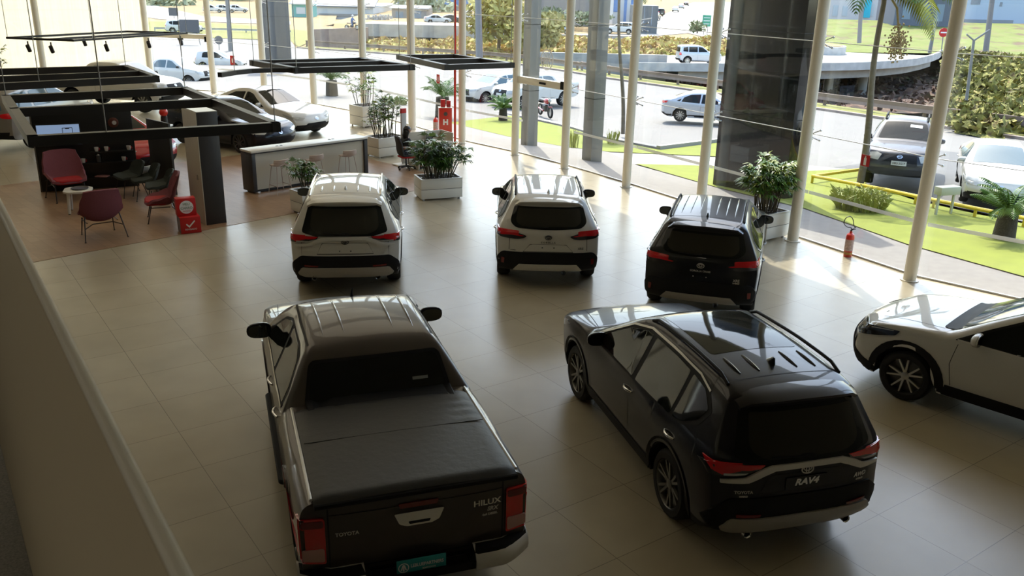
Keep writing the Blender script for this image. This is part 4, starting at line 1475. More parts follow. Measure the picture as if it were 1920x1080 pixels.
# mezzanine parapet beside the camera
PD = Vector((-.5664, .8241, 0)).normalized()
PN = Vector((.8241, .5664, 0)).normalized()
MZ = 3.14
pw = PN * .0746
PANEL = mat('parapet_paint', (.62, .54, .40), .45)
M = frame_at((pw.x, pw.y, 0), PD, (0, 0, 1))     # local x along, y up, z = PD x Z
b = MB()
b.box((4, (MZ - .3 + 4.72) / 2, .0045), (14, 4.72 - MZ + .3, .008), M=M)
wp = struct('wall_mezzanine', b, PANEL, 0)
b = MB(); b.box((4, 4.7285, .0045), (14, .014, .009), M=M); b.build('parapet_cap', mat('parapet_cap_trim', (.85, .82, .74), .35), wp, bevel=.004)
b = MB()
b.box((4, MZ - .15, -3.0), (14, .30, 6.0), M=M)
struct('floor_mezzanine', b, mat('granite_floor', (.16, .15, .13), .35, noise=.9, nscale=120), 0)

# unseen fill-light panels under the ceiling, added to brighten seating and far cars
FILL_GLOW = mat('fill_glow_face', (.8, .75, .6), .6, emit=(1.0, .86, .62), emits=.05)
FILL_CASE = mat('fill_housing', (.5, .48, .42), .5)
for r_ in range(3):
    for q_ in range(2):
        p = Vector((-7.0, 12.5, 0)) - TD * (r_ * 6.2) + TN * (q_ * 6.5)
        t = thing('fill_panel', 'added wide fill-light panel under the showroom ceiling', 'fill light', (p.x, p.y, CEIL - .06), math.atan2(TD.y, TD.x), 'added fill-light panels under the ceiling')
        b = MB(); b.box((0, 0, .03), (5.4, 5.4, .06)); b.build('housing', FILL_CASE, t)
        b = MB(); b.box((0, 0, -.008), (5.3, 5.3, .014)); b.build('diffuser', FILL_GLOW, t)
        la = bpy.data.lights.new('fill_light', 'AREA')
        la.shape = 'SQUARE'; la.size = 5.2
        la.energy = 20
        la.color = (1.0, .88, .66)
        lo = bpy.data.objects.new('fill_light', la); COL.objects.link(lo); lo.parent = t; lo.location = (0, 0, -.03)

# unseen fill lamp over the mezzanine, added to brighten the parapet
t = thing('fill_pendant', 'added round fill lamp above the mezzanine', 'fill light', (-2.6, -1.6, 5.9))
b = MB(); b.lathe([(.001, .12), (.15, .11), (.55, .0), (.54, -.02), (.001, -.02)], 28); b.build('shade', FILL_CASE, t)
b = MB(); b.tube([(0, 0, .11), (0, 0, CEIL - 5.9)], .01, 6); b.build('cord', BLACKM if False else FILL_CASE, t)
la = bpy.data.lights.new('fill_light', 'AREA')
la.shape = 'DISK'; la.size = 1.0
la.energy = 12
la.color = (1.0, .90, .70)
lo = bpy.data.objects.new('fill_light', la); COL.objects.link(lo); lo.parent = t; lo.location = (0, 0, -.04)

# ================================================================ cars on the showroom floor
c = Car(SUV_A, BLACK, 'car', 'black five-door SUV with chrome tailgate bar and red tail lights nearest on the right', 'car', (2.44, 7.83, 0), .28)
rav4(c, mat('mid_grey_alloy', (.20, .195, .18), .35, .8), SATIN, hybrid='HYBRID')
c = Car(SUV_A, WHITE, 'car', 'white SUV with twin exhausts seen from behind, in front of the counter', 'car', (-2.876, 14.69, 0), .128)
rav4(c, ALLOY, None)
c = Car(SUV_B, WHITE, 'car', 'white crossover with pointed tail lights, middle of the three rear-facing cars', 'car', (.597, 15.25, 0), .007)
cross(c, DALLOY)
c = Car(SUV_B, GREY, 'car', 'dark grey crossover with roof ribs parked beside the planter by the glass', 'car', (3.173, 13.83, 0), -.287)
cross(c, DALLOY)
c = Car(SUV_B, WHITE, 'car', 'white crossover cut off by the right edge, showing its front wheel and bonnet', 'car', (7.58, 9.09, 0), .79)
cross(c, ALLOY, 2, True)
c = Car(PICK, BRONZE, 'pickup_truck', 'dark grey pickup with vinyl bed cover and teal plate nearest the camera', 'pickup truck', (-1.095, 7.07, 0), .331)
hilux(c)

# ================================================================ furniture and fittings of the showroom
def atd(u, v, y):
    """point of the photograph (u, v) on the upright plane at depth y"""
    d = _F + CR * ((u - 960) / FPX) - CU * ((v - 540) / FPX)
    t = y / d.y
    return Vector((d.x * t, y, CAMZ + d.z * t))


def onwall(u, v, a, b):
    d = _F + CR * ((u - 960) / FPX) - CU * ((v - 540) / FPX)
    n = Vector((b[1] - a[1], a[0] - b[0], 0))
    t = n.dot(Vector((a[0], a[1], 0))) / n.dot(d)
    return Vector((d.x * t, d.y * t, CAMZ + d.z * t))


def heading(f):
    """rotation about z that turns local +Y to f"""
    return math.atan2(-f[0], f[1])


BLACKM = mat('black_steel', (.012, .011, .011), .45)
CHARC = mat('charcoal_laminate', (.030, .028, .029), .45)
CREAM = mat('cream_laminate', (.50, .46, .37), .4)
WHITEM = mat('white_laminate', (.66, .64, .58), .35)
DARKWALL = mat('black_wall_laminate', (.008, .008, .008), .35)
BURG = mat('burgundy_fabric', (.185, .050, .062), .85, noise=.2, nscale=60, bump=.1)
REDF = mat('red_fabric', (.33, .006, .008), .8, noise=.1, nscale=60)
GREENF = mat('dark_green_fabric', (.018, .024, .018), .85, noise=.2, nscale=60)
GREYF = mat('dark_grey_fabric', (.03, .027, .026), .85)
BROWNMETAL = mat('brown_metal_legs', (.035, .026, .022), .4, .3)
STOOLM = mat('pale_stool_shell', (.46, .36, .30), .45)
REDM = mat('red_enamel', (.55, .025, .012), .35, coat=.5)
SIGNRED = mat('red_sign_ink', (.50, .012, .012), .5)
SOIL = mat('dark_potting_soil', (.035, .024, .016), .95, noise=.5, nscale=40, bump=.6)
LEAF = mat('green_leaf', (.07, .165, .022), .32, noise=.35, nscale=3)
LEAFY = mat('yellow_green_leaf', (.20, .27, .025), .35, noise=.3, nscale=3)
LEAFD = mat('dark_green_leaf', (.035, .085, .016), .35, noise=.35, nscale=3)
STEM = mat('brown_cane_stem', (.07, .055, .03), .7)


def shell(prof, hw, lift, curl, m, name, parent, th=.035, nu=16, nv=5):
    """bucket of a chair: prof [(y, z)] front edge to top of back"""
    P = smooth_curve(prof, nv)
    n = len(P)
    G = []
    for i, p in enumerate(P):
        t = i / (n - 1) * (len(prof) - 1)
        k = min(int(t), len(prof) - 2)
        s = sstep(0, 1, t - k)
        w_, l_, c_ = lerp(hw[k], hw[k + 1], s), lerp(lift[k], lift[k + 1], s), lerp(curl[k], curl[k + 1], s)
        row = []
        for j in range(nu + 1):
            u = -1 + 2 * j / nu
            row.append((u * w_, p.x + c_ * abs(u) ** 2.4, p.y + l_ * abs(u) ** 2.6))
        G.append(row)
    bm = bmesh.new()
    vs = [[bm.verts.new(q) for q in r] for r in G]
    for i in range(n - 1):
        for j in range(nu): bm.faces.new((vs[i][j], vs[i][j + 1], vs[i + 1][j + 1], vs[i + 1][j]))
    bmesh.ops.recalc_face_normals(bm, faces=bm.faces)
    bmesh.ops.solidify(bm, geom=bm.faces[:], thickness=th)
    for f in bm.faces: f.smooth = True
    for e in bm.edges: e.smooth = not (len(e.link_faces) == 2 and e.calc_face_angle(0) > math.radians(60))
    me = bpy.data.meshes.new(name)
    bm.to_mesh(me)
    bm.free()
    o = bpy.data.objects.new(name, me)
    COL.objects.link(o)
    me.materials.append(m)
    o.parent = parent
    return o


def legs(parent, tops, feet, m, r=.012, foot=True):
    for a, b in zip(tops, feet):
        k = MB()
        k.tube([a, b], [r * 1.1, r * .8], 8)
        if foot: k.ball((b[0], b[1], .012), (.022, .022, .012), 8, 5)
        k.build('leg', m, parent)


def armchair(label, p, rz, fabric, seat, scale=1.0, group=None):
    t = thing('armchair', label, 'armchair', p, rz, group)
    t.scale = (scale,) * 3
    shell([(.34, .43), (.12, .37), (-.16, .36), (-.30, .48), (-.40, .78), (-.48, 1.08)], [.36, .40, .43, .44, .42, .35], [.02, .16, .25, .14, .0, -.03], [-.05, -.02, .02, .08, .12, .07], fabric, 'shell', t, .05)
    b = MB()
    b.rbox((0, .08, .455), (.60, .50, .10), .14, 4)
    b.build('seat_cushion', seat, t)
    tops = [(-.30, .20, .40), (.30, .20, .40), (-.34, -.24, .52), (.34, -.24, .52)]
    feet = [(-.33, .30, .012), (.33, .30, .012), (-.42, -.40, .012), (.42, -.40, .012)]
    legs(t, tops, feet, BROWNMETAL, .013)
    b = MB()
    b.tube([(-.385, -.335, .27), (-.2, -.24, .34), (.2, -.24, .34), (.385, -.335, .27)], .011, 8)
    b.tube([(-.31, .22, .36), (-.3, -.2, .36)], .011, 8)
    b.tube([(.31, .22, .36), (.3, -.2, .36)], .011, 8)
    b.build('leg_frame', BROWNMETAL, t)
    return t


armchair('burgundy armchair with bright red seat in front of the black display wall', (-10.42, 19.98, 0), heading((.62, -.78)), BURG, REDF, 1.02)
armchair('burgundy armchair seen from behind, nearest the camera', (-8.33, 17.02, 0), heading((-.62, .78)), BURG, BURG, .95)
armchair('burgundy armchair in profile, facing left beside the two-tone pillar', (-7.62, 18.35, 0), heading((-.92, -.38)), BURG, REDF, .95)


def lounge(label, p, rz):
    t = thing('lounge_chair', label, 'chair', p, rz, 'dark green lounge chairs by the pillar')
    shell([(.30, .44), (.10, .40), (-.14, .39), (-.25, .48), (-.33, .66), (-.37, .80)], [.34, .37, .38, .38, .36, .29], [.0, .06, .12, .10, .02, -.03], [-.04, 0, .02, .06, .10, .06], GREENF, 'shell', t, .045)
    b = MB()
    b.rbox((0, .05, .455), (.56, .46, .06), .12, 4)
    b.build('seat_cushion', GREENF, t)
    legs(t, [(-.24, .18, .40), (.24, .18, .40), (-.24, -.18, .40), (.24, -.18, .40)], [(-.30, .26, .012), (.30, .26, .012), (-.30, -.30, .012), (.30, -.30, .012)], BROWNMETAL, .011)
    return t


lounge('dark green lounge chair farthest left, close to the black display wall', (-9.22, 20.55, 0), heading((-.75, -.66)))
lounge('dark green lounge chair in the middle of the three green ones', (-8.72, 20.25, 0), heading((-.86, -.5)))
lounge('dark green lounge chair behind the burgundy chair in profile', (-8.15, 19.65, 0), heading((-.9, -.42)))

# coffee table with a dark tray
t = thing('coffee_table', 'low white coffee table between the burgundy armchairs', 'table', (-9.62, 18.85, 0), math.radians(20))
t.scale = (.80, .80, 1)
b = MB()
b.prism(rpoly([(-.36, -.22, .05), (-.22, -.36, .05), (.22, -.36, .05), (.36, -.22, .05), (.36, .22, .05), (.22, .36, .05), (-.22, .36, .05), (-.36, .22, .05)], .05), .47, .515)
b.build('tabletop', WHITEM, t, bevel=.006)
for sx in (-1, 1):
    for sy in (-1, 1):
        b = MB()
        b.tube([(sx * .23, sy * .23, .47), (sx * .26, sy * .26, .02)], [.045, .040], 12)
        l = b.build('leg', WHITEM, t)
        b = MB()
        b.cyl((sx * .26, sy * .26, 0), .022, .030, 10)
        b.build('caster', BLACKM, l)
b = MB()
b.lathe([(.001, .0), (.16, .0), (.185, .025), (.178, .028), (.155, .010), (.001, .008)], 28)
o = b.build('tray', mat('dark_grey_tray', (.06, .055, .06), .4), None, loc=(-9.60, 18.90, .516))
tag(o, 'round dark tray lying on the low white coffee table', 'tray')

# black display wall with screen, shelves and cups
mw0, mw1 = at(80, 361), at(262, 349)
me_ = (mw1 - mw0).normalized()
mn_ = Vector((me_.y, -me_.x, 0))            # towards the camera
ML = (mw1 - mw0).length
MW = Matrix(((me_.x, -mn_.x, 0, mw0.x), (me_.y, -mn_.y, 0, mw0.y), (0, 0, 1, 0), (0, 0, 0, 1)))  # local x along, y into the wall
t = thing('display_wall', 'black display wall with wall screen, shelves and cups beside the seating', 'display wall')
b = MB(); b.box((ML / 2, .20, .96), (ML, .34, 1.92), M=MW); b.build('panel', DARKWALL, t, bevel=.005)
b = MB(); b.box((ML / 2, .20, 1.93), (ML + .01, .36, .02), M=MW); b.build('lit_top', CREAM, t)  # light on top of the black wall, coloured in as cream
b = MB(); b.box((-.02, .20, .96), (.03, .37, 1.92), M=MW); b.build('end_board', mat('brown_end_board', (.10, .085, .065), .5), t)
for z, x0, x1 in ((.30, .1, ML - .1), (.66, .65, ML - .05), (.92, 1.15, ML - .05)):
    b = MB(); b.box(((x0 + x1) / 2, -.07, z), (x1 - x0, .20, .025), M=MW); b.build('shelf', DARKWALL, t)
b = MB(); b.lathe([(.12, 0), (.12, .02), (.10, .03), (.001, .03)], 24, MW @ Matrix.Translation((ML - .42, .03, 1.60)) @ Matrix.Rotation(PI / 2, 4, 'X'))
o = b.build('round_plaque', mat('bronze_plaque', (.10, .03, .02), .4, .4), t)
b = MB(); b.lathe([(.05, 0), (.05, .012), (.001, .012)], 16, MW @ Matrix.Translation((ML - .40, -.0, 1.60)) @ Matrix.Rotation(PI / 2, 4, 'X')); b.build('plaque_centre', SATIN, o)
# screen
t = thing('wall_screen', 'lit pale blue screen with a phone drawing on the black display wall', 'screen')
tv = MW @ Matrix.Translation((.06, .0, 1.10)) @ Matrix.Diagonal((.76, 1, .80, 1))
b = MB(); b.box((.62, .005, .33), (1.26, .05, .66), M=tv); b.build('bezel', DARKWALL, t, bevel=.004)
SCR = mat('lit_screen', (.2, .3, .45), .3, emit=(.30, .42, .66), emits=.22)
b = MB(); b.box((.62, -.024, .33), (1.20, .006, .60), M=tv); so = b.build('lit_panel', SCR, t)
b = MB()
for cx, cz, sx, sz in ((.74, .30, .016, .46), (1.02, .30, .016, .46), (.88, .53, .28, .016), (.88, .07, .28, .016), (.88, .515, .12, .03)):
    b.box((cx, -.028, cz), (sx, .003, sz), M=tv)
b.build('phone_outline', DARKINK, so)
letters('screen_lettering', 'MEU', .06, DARKINK, so, tv @ frame_at((.88, -.028, .35), (1, 0, 0), (0, 0, 1)), .001)
letters('screen_lettering', 'TOYOTA', .05, DARKINK, so, tv @ frame_at((.88, -.028, .29), (1, 0, 0), (0, 0, 1)), .001)
letters('screen_lettering', 'baixe o aplicativo', .05, DARKINK, so, tv @ frame_at((.42, -.028, .14), (1, 0, 0), (0, 0, 1)))
letters('screen_lettering', 'app', .07, DARKINK, so, tv @ frame_at((.18, -.028, .30), (1, 0, 0), (0, 0, 1)))
# cups and small things on the shelves
CUPW = mat('white_ceramic', (.55, .53, .50), .3)
cup_spots = [((.75, .68), 'white cup, first from the left on the middle shelf'), ((.98, .68), 'white cup, second from the left on the middle shelf'),
             ((1.30, .94), 'white cup, first on the top shelf of the black wall'), ((1.52, .94), 'white cup beside the coffee press on the top shelf'),
             ((1.88, .68), 'white cup at the right end of the middle shelf'), ((2.02, .94), 'white cup at the right end of the top shelf')]
for (x, z), lb in cup_spots:
    x = min(x, ML - .12)
    t = thing('cup', lb, 'cup', MW @ Vector((x, -.08, z)), 0, 'cups on the black display wall')
    b = MB(); b.lathe([(.001, 0), (.035, 0), (.048, .05), (.050, .10), (.045, .10), (.042, .05), (.03, .008), (.001, .008)], 16); b.build('cup_body', CUPW, t)
    b = MB(); b.tube([(.047, 0, .08), (.078, 0, .075), (.080, 0, .04), (.045, 0, .025)], .007, 6); b.build('cup_handle', SIGNRED, t)
t = thing('coffee_press', 'glass and steel coffee press on the black wall shelf', 'coffee maker', MW @ Vector((1.32, -.08, .68)))
b = MB(); b.cyl((0, 0, 0), .17, .055, 16); b.build('jug', mat('smoky_glass_jug', (.05, .05, .05), .08), t)
b = MB(); b.lathe([(.058, .17), (.05, .19), (.012, .195), (.012, .24), (.02, .25), (.001, .255)], 16); b.build('lid', STEEL, t)
b = MB(); b.tube([(.055, 0, .15), (.10, 0, .14), (.10, 0, .04), (.055, 0, .03)], .009, 6); b.build('handle', BLACKM, t)
b = MB(); b.rbox((0, 0, .0125), (.30, .20, .025), .01)
tag(b.build('magazine', mat('pink_magazine_cover', (.28, .13, .13), .5), None, loc=MW @ Vector((1.35, -.07, .313))), 'pinkish magazine lying on the lowest shelf of the black wall', 'magazine')
b = MB(); b.lathe([(.001, 0), (.04, 0), (.05, .06), (.03, .10), (.001, .11)], 12)
tag(b.build('clay_jar', mat('brown_clay', (.22, .13, .08), .6), None, loc=MW @ Vector((.85, -.07, .313))), 'small brown jar at the left of the lowest shelf', 'jar')

# dark partition and two-tone pillar
b = MB()
pa, pb = at(290, 352), at(331, 366)
pv = (pb - pa); M = Matrix.Translation((pa.x, pa.y, 0)) @ Matrix.Rotation(math.atan2(pv.y, pv.x), 4, 'Z')
b.box((pv.length / 2, 0, .86), (pv.length, .06, 1.72), M=M)
tag(b.build('partition', mat('dark_olive_panel', (.028, .026, .020), .5), None, bevel=.004), 'dark upright panel between the red car and the two-tone pillar', 'partition', kind='thing')
t = thing('clad_column', 'two-tone column, cream on one side and charcoal on the other', 'column', (-6.53, 17.97, 0), math.radians(38), kind='thing')
b = MB(); b.box((.22, .44, 1.19), (.43, .88, 2.38)); b.build('charcoal_casing', CHARC, t, bevel=.004)
b = MB(); b.box((-.004, .44, 1.19), (.012, .87, 2.37)); b.build('cream_face', CREAM, t)
b = MB(); b.box((.22, .44, 2.385), (.42, .87, .012)); b.build('lit_cap', WHITEM, t)  # light falling on the column top, given as a white sheet
b = MB(); b.box((-.016, .26, 1.0), (.012, .07, .11)); b.build('wall_switch', mat('switch_plate', (.30, .28, .24), .4), t)

# red promotional boxes
def promo(label, p, rz, w, d, h, z, face):
    t = thing('promotional_box', label, 'display box', (p[0], p[1], z), rz, 'red promotional boxes')
    b = MB(); b.box((0, 0, h / 2), (w, d, h)); b.build('box_body', SIGNRED, t, bevel=.004)
    f = frame_at((0, -d / 2 - .002, h / 2), (1, 0, 0), (0, 0, 1))
    if face == 'round':
        b = MB(); b.add([(x, y, .002) for x, y in ellipse(0, 0, w * .36, w * .36)], [tuple(range(24))], f)
        o = b.build('round_label', WHITEINK, t, 0)
        letters('label_lettering', 'MEU', .07, mat('green_ink', (.08, .2, .1), .5), o, f @ Matrix.Translation((0, .06, .003)))
        letters('label_lettering', 'CARRO', .07, mat('green_ink', (.08, .2, .1), .5), o, f @ Matrix.Translation((0, -.02, .003)))
        letters('label_lettering', 'NOVO', .05, SIGNRED, o, f @ Matrix.Translation((0, -.085, .003)))
    else:
        b = MB(); b.add([(-.075, .04, .003), (-.03, -.01, .003), (.075, .10, .003), (.095, .08, .003), (-.03, -.05, .003), (-.095, .02, .003)], [(0, 5, 4, 1), (1, 4, 3, 2)], f)
        b.build('tick_mark', WHITEINK, t, 0)
        letters('label_lettering', 'REVISADO', .05, WHITEINK, t, f @ Matrix.Translation((0, -.085, .003)))
        b = MB(); b.box((-w / 2 - .003, 0, h / 2), (.004, d * .96, h * .92)); b.build('photo_side', mat('photo_print', (.13, .11, .13), .4, noise=.9, nscale=9), t)
    return t


pr = Vector((-6.72, 17.50, 0))
pz = math.radians(30)
promo('red box with white tick mark on the floor by the pillar', pr, pz, .40, .36, .34, .006, 'tick')
promo('red box with round white label standing on the ticked box', pr + Vector((-.06, .05, 0)), pz, .38, .22, .36, .347, 'round')

# counter and stools
c0, c1 = Vector((-6.34, 20.86, 0)), Vector((-3.95, 23.30, 0))
t = thing('counter', 'long counter with white top, charcoal ends and cream front panel', 'counter', c0, math.atan2((c1 - c0).y, (c1 - c0).x))
CL = (c1 - c0).length
for x in (.05, CL - .05):
    b = MB(); b.box((x, .26, .53), (.10, .52, .97)); b.build('end_panel', CHARC, t, bevel=.003)
b = MB(); b.box((CL / 2, .26, 1.035), (CL + .02, .54, .05)); b.build('worktop', WHITEM, t, bevel=.004)
b = MB(); b.box((CL / 2, .26, .995), (CL, .52, .035)); b.build('worktop_edge', CHARC, t)
b = MB(); b.box((CL / 2, .08, .535), (CL - .2, .03, .89)); b.build('front_panel', CREAM, t)
b = MB(); b.box((CL / 2, .30, .05), (CL - .2, .40, .06)); b.build('plinth', BLACKM, t)
for x in (CL * .27, CL * .72):
    b = MB(); b.box((x - .05, .28, 1.064), (.05, .06, .008)); b.box((x + .06, .28, 1.064), (.05, .06, .008)); b.build('socket_flap', DALLOY, t)
b = MB(); b.cyl((.12, .04, 0), .045, .07, 14); b.cyl((CL - .12, .04, 0), .045, .07, 14); b.build('foot', STEEL, t)


def stool(label, p, rz):
    t = thing('bar_stool', label, 'stool', p, rz, 'pale bar stools at the counter')
    shell([(.17, .70), (.04, .685), (-.11, .69), (-.17, .76), (-.20, .86)], [.17, .20, .21, .215, .205], [.0, .02, .04, .05, .0], [-.02, 0, .01, .06, .09], STOOLM, 'seat', t, .022)
    tops = [(-.13, .13, .69), (.13, .13, .69), (-.13, -.11, .69), (.13, -.11, .69)]
    feet = [(-.21, .21, .008), (.21, .21, .008), (-.21, -.20, .008), (.21, -.20, .008)]
    legs(t, tops, feet, STOOLM, .010, False)
    b = MB()
    q = [(-.19, .188, .22), (.19, .188, .22), (.19, -.177, .22), (-.19, -.177, .22)]
    b.tube(q, .008, 6, closed=True)
    b.build('foot_ring', STOOLM, t)
    return t


fc = heading((-.72, .69))
sp_ = lambda s: c0 + (c1 - c0).normalized() * s - n46 * .30
stool('pale bar stool nearest the left end of the counter', sp_(.55), fc)
stool('pale bar stool in the middle of the counter front', sp_(1.55), fc)
stool('pale bar stool nearest the right end of the counter', sp_(2.55), fc)


# planters with lady palms
def rhapis(parent, w, d, h, n, seed, z0, mats, spread=1.0, fan=9, ls=1.0, lean=.12):
    R = random.Random(seed)
    st = MB()
    lv = [MB() for _ in mats]
    for i in range(n):
        x, y = R.uniform(-w, w) * .78, R.uniform(-d, d) * .78
        hh = h * R.uniform(.55, 1.0)
        tx, ty = x * (1 + lean * 4 * spread) + R.uniform(-lean, lean), y * (1 + lean * 4 * spread) + R.uniform(-lean, lean)
        base, tip = Vector((x, y, z0)), Vector((tx, ty, z0 + hh))
        st.tube([base, base.lerp(tip, .5) + Vector((R.uniform(-.03, .03), R.uniform(-.03, .03), 0)), tip], [.014, .012, .008], 6)
        nf = R.randint(5, 7)
        for k in range(nf):
            f = 1 - k / nf * .62
            o = base.lerp(tip, f)
            az = R.uniform(0, 2 * PI)
            el = R.uniform(.1, .75)
            pl = R.uniform(.14, .28) * spread * ls
            dr = Vector((math.cos(az) * math.cos(el), math.sin(az) * math.cos(el), math.sin(el)))
            e = o + dr * pl
            st.tube([o, e], [.005, .003], 4)
            side = dr.cross(Vector((0, 0, 1))).normalized()
            up = side.cross(dr).normalized()
            mb = lv[R.randrange(len(mats))]
            for q in range(fan):
                a = lerp(-1.25, 1.25, q / (fan - 1)) + R.uniform(-.08, .08)
                ld = (dr * math.cos(a) + side * math.sin(a)).normalized()
                L = R.uniform(.17, .27) * ls * (1 - .25 * abs(a))
                wd = (ld.cross(up)).normalized() * .017 * ls
                m1 = e + ld * L * .5 + up * .012
                tp = e + ld * L - Vector((0, 0, L * R.uniform(.15, .5)))
                mb.add([e - wd * .3, e + wd * .3, m1 + wd, tp + wd * .25, tp - wd * .25, m1 - wd], [(0, 1, 2, 5), (5, 2, 3, 4)])
    st.build('canes', STEM, parent)
    for mb, m in zip(lv, mats):
        if mb.v: mb.build('leaves', m, parent, smooth=0)


def planter(label, p, rz, w, d, h, plant=None, box=WHITEM):
    t = thing('planter', label, 'planter', p, rz)
    b = MB()
    for z0, z1 in ((.05, .05 + (h - .05) * .49), (.05 + (h - .05) * .51, h)):
        b.box((0, 0, (z0 + z1) / 2), (w, d, z1 - z0))
    bo = b.build('planter_box', box, t, bevel=.008)
    b = MB(); b.box((0, 0, .05 + (h - .05) / 2), (w - .02, d - .02, h - .07)); b.build('shadow_gap', BLACKM, bo)
    # rim and soil
    b = MB()
    o, i = [(-w / 2, -d / 2), (w / 2, -d / 2), (w / 2, d / 2), (-w / 2, d / 2)], [(-w / 2 + .045, -d / 2 + .045), (w / 2 - .045, -d / 2 + .045), (w / 2 - .045, d / 2 - .045), (-w / 2 + .045, d / 2 - .045)]
    vs = [(x, y, h + .002) for x, y in o + i] + [(x, y, h + .03) for x, y in o + i]
    b.add(vs, [(4, 5, 9 - 0, 8), ] if False else [(8, 9, 13, 12), (9, 10, 14, 13), (10, 11, 15, 14), (11, 8, 12, 15), (0, 1, 9, 8), (1, 2, 10, 9), (2, 3, 11, 10), (3, 0, 8, 11), (4, 12, 13, 5), (5, 13, 14, 6), (6, 14, 15, 7), (7, 15, 12, 4)])
    b.build('rim', box, bo, 0)
    b = MB()
    G = [[(x, y, h + .006 + .010 * math.sin(x * 23 + y * 17)) for y in [lerp(-d / 2 + .04, d / 2 - .04, k / 8) for k in range(9)]] for x in [lerp(-w / 2 + .04, w / 2 - .04, k / 12) for k in range(13)]]
    b.grid(G); b.build('soil', SOIL, t)
    for sx in (-1, 1):
        for sy in (-1, 1):
            b = MB(); b.cyl((sx * (w / 2 - .07), sy * (d / 2 - .07), 0), .055, .03, 12); b.build('foot', STEEL, t)
    if plant: rhapis(t, w / 2 - .08, d / 2 - .08, z0=h, **plant)
    return t


A36 = math.radians(36)
A46 = math.radians(44)
q = Vector((-2.23, 20.55, 0))
ux, uy = Vector((math.cos(A36 - .25), math.sin(A36 - .25), 0)), Vector((-math.sin(A36 - .25), math.cos(A36 - .25), 0))
planter('white two-tier planter with bushy dark palm beside the seated person', q + ux * .52 + uy * .33, A36 - .25, 1.04, .66, .50, dict(h=.86, n=40, seed=3, mats=[LEAFD, LEAF, LEAFD], spread=.95, ls=1.1))
q = Vector((-4.03, 25.72, 0))
ux, uy = Vector((math.cos(A46), math.sin(A46), 0)), Vector((-math.sin(A46), math.cos(A46), 0))
planter('white planter with sparse wiry palm right of the counter', q + ux * .50 + uy * .36, A46, 1.0, .72, .56, dict(h=1.15, n=20, seed=11, mats=[LEAF, LEAFY, LEAFD], spread=1.0, ls=.85, fan=7))
q = Vector((-5.45, 31.30, 0))
planter('white planter with tall yellow-green canes farthest back by the glass', q + ux * .42 + uy * .40, A46, .85, .85, .72, dict(h=1.25, n=9, seed=5, mats=[LEAFY, LEAF], spread=1.1, ls=1.1, fan=7))
q = Vector((5.35, 17.82, 0))
ux, uy = Vector((math.cos(A36), math.sin(A36), 0)), Vector((-math.sin(A36), math.cos(A36), 0))
planter('white planter with glossy bright palm by the glass at the right', q + Vector((.02, .36, 0)), A36, .72, .72, .56, dict(h=1.05, n=34, seed=8, mats=[LEAF, LEAFY, LEAF], spread=.95, ls=1.15))
planter('white planter half hidden behind the white SUV at the counter', Vector((-4.62, 19.35, 0)), A46, .72, .55, .50, dict(h=.62, n=10, seed=21, mats=[LEAFD, LEAF], spread=.9, ls=.9))
planter('cream planter with spiky palm in front of the blinds at the far left', at(-12, 186) + Vector((0, 0, 0)), A46, .9, .7, .62, dict(h=1.5, n=12, seed=31, mats=[LEAFY, LEAFD], spread=1.0, ls=1.2, fan=7))

# white totem with a red head
t = thing('totem', 'slim white totem with red head behind the seated person', 'totem', (-3.19, 24.95, 0), A46)
b = MB(); b.box((0, 0, .80), (.17, .06, 1.40)); b.build('panel', mat('grey_white_totem', (.46, .44, .43), .4), t, bevel=.004)
b = MB(); b.box((0, 0, 1.54), (.175, .065, .13)); b.build('red_head', SIGNRED, t, bevel=.004)
b = MB(); b.rbox((-.05, 0, .02), (.52, .36, .04), .04); b.build('base_plate', WHITEM, t)
b = MB(); b.box((0, 0, .07), (.14, .05, .10)); b.build('stem', STEEL, t)

# reception desk with partitions
t = thing('work_desk', 'cream desk with low screens where the person sits', 'desk', (-2.55, 24.35, 0), A36)
b = MB(); b.box((.35, .25, .725), (1.10, .60, .03)); b.build('desktop', WHITEM, t)
for nm, cc, ss in (('screen_panel', (.35, .57, .52), (1.14, .03, .90)), ('screen_panel', (.91, .25, .52), (.03, .62, .90)), ('front_panel', (.62, -.06, .36), (.56, .03, .70))):
    b = MB(); b.box(cc, ss); b.build(nm, CREAM, t, bevel=.004)
b = MB(); b.box((-.18, .25, .36), (.03, .56, .70)); b.build('leg_panel', CREAM, t)
b = MB(); b.rbox((0, 0, .006), (.20, .28, .012), .01)
tag(b.build('paper_pad', mat('white_paper', (.75, .75, .75), .6), None, loc=Vector((-2.46, 24.62, .741)), rz=.7), 'white papers lying on the cream desk', 'papers')
b = MB(); b.rbox((0, 0, .008), (.24, .17, .016), .01); lp = tag(b.build('laptop', DALLOY, None, loc=Vector((-2.40, 24.86, .741)), rz=A36), 'dark laptop open on the cream desk', 'laptop')
b = MB(); b.box((0, .09, .10), (.24, .008, .17)); b.build('lid', DALLOY, lp)

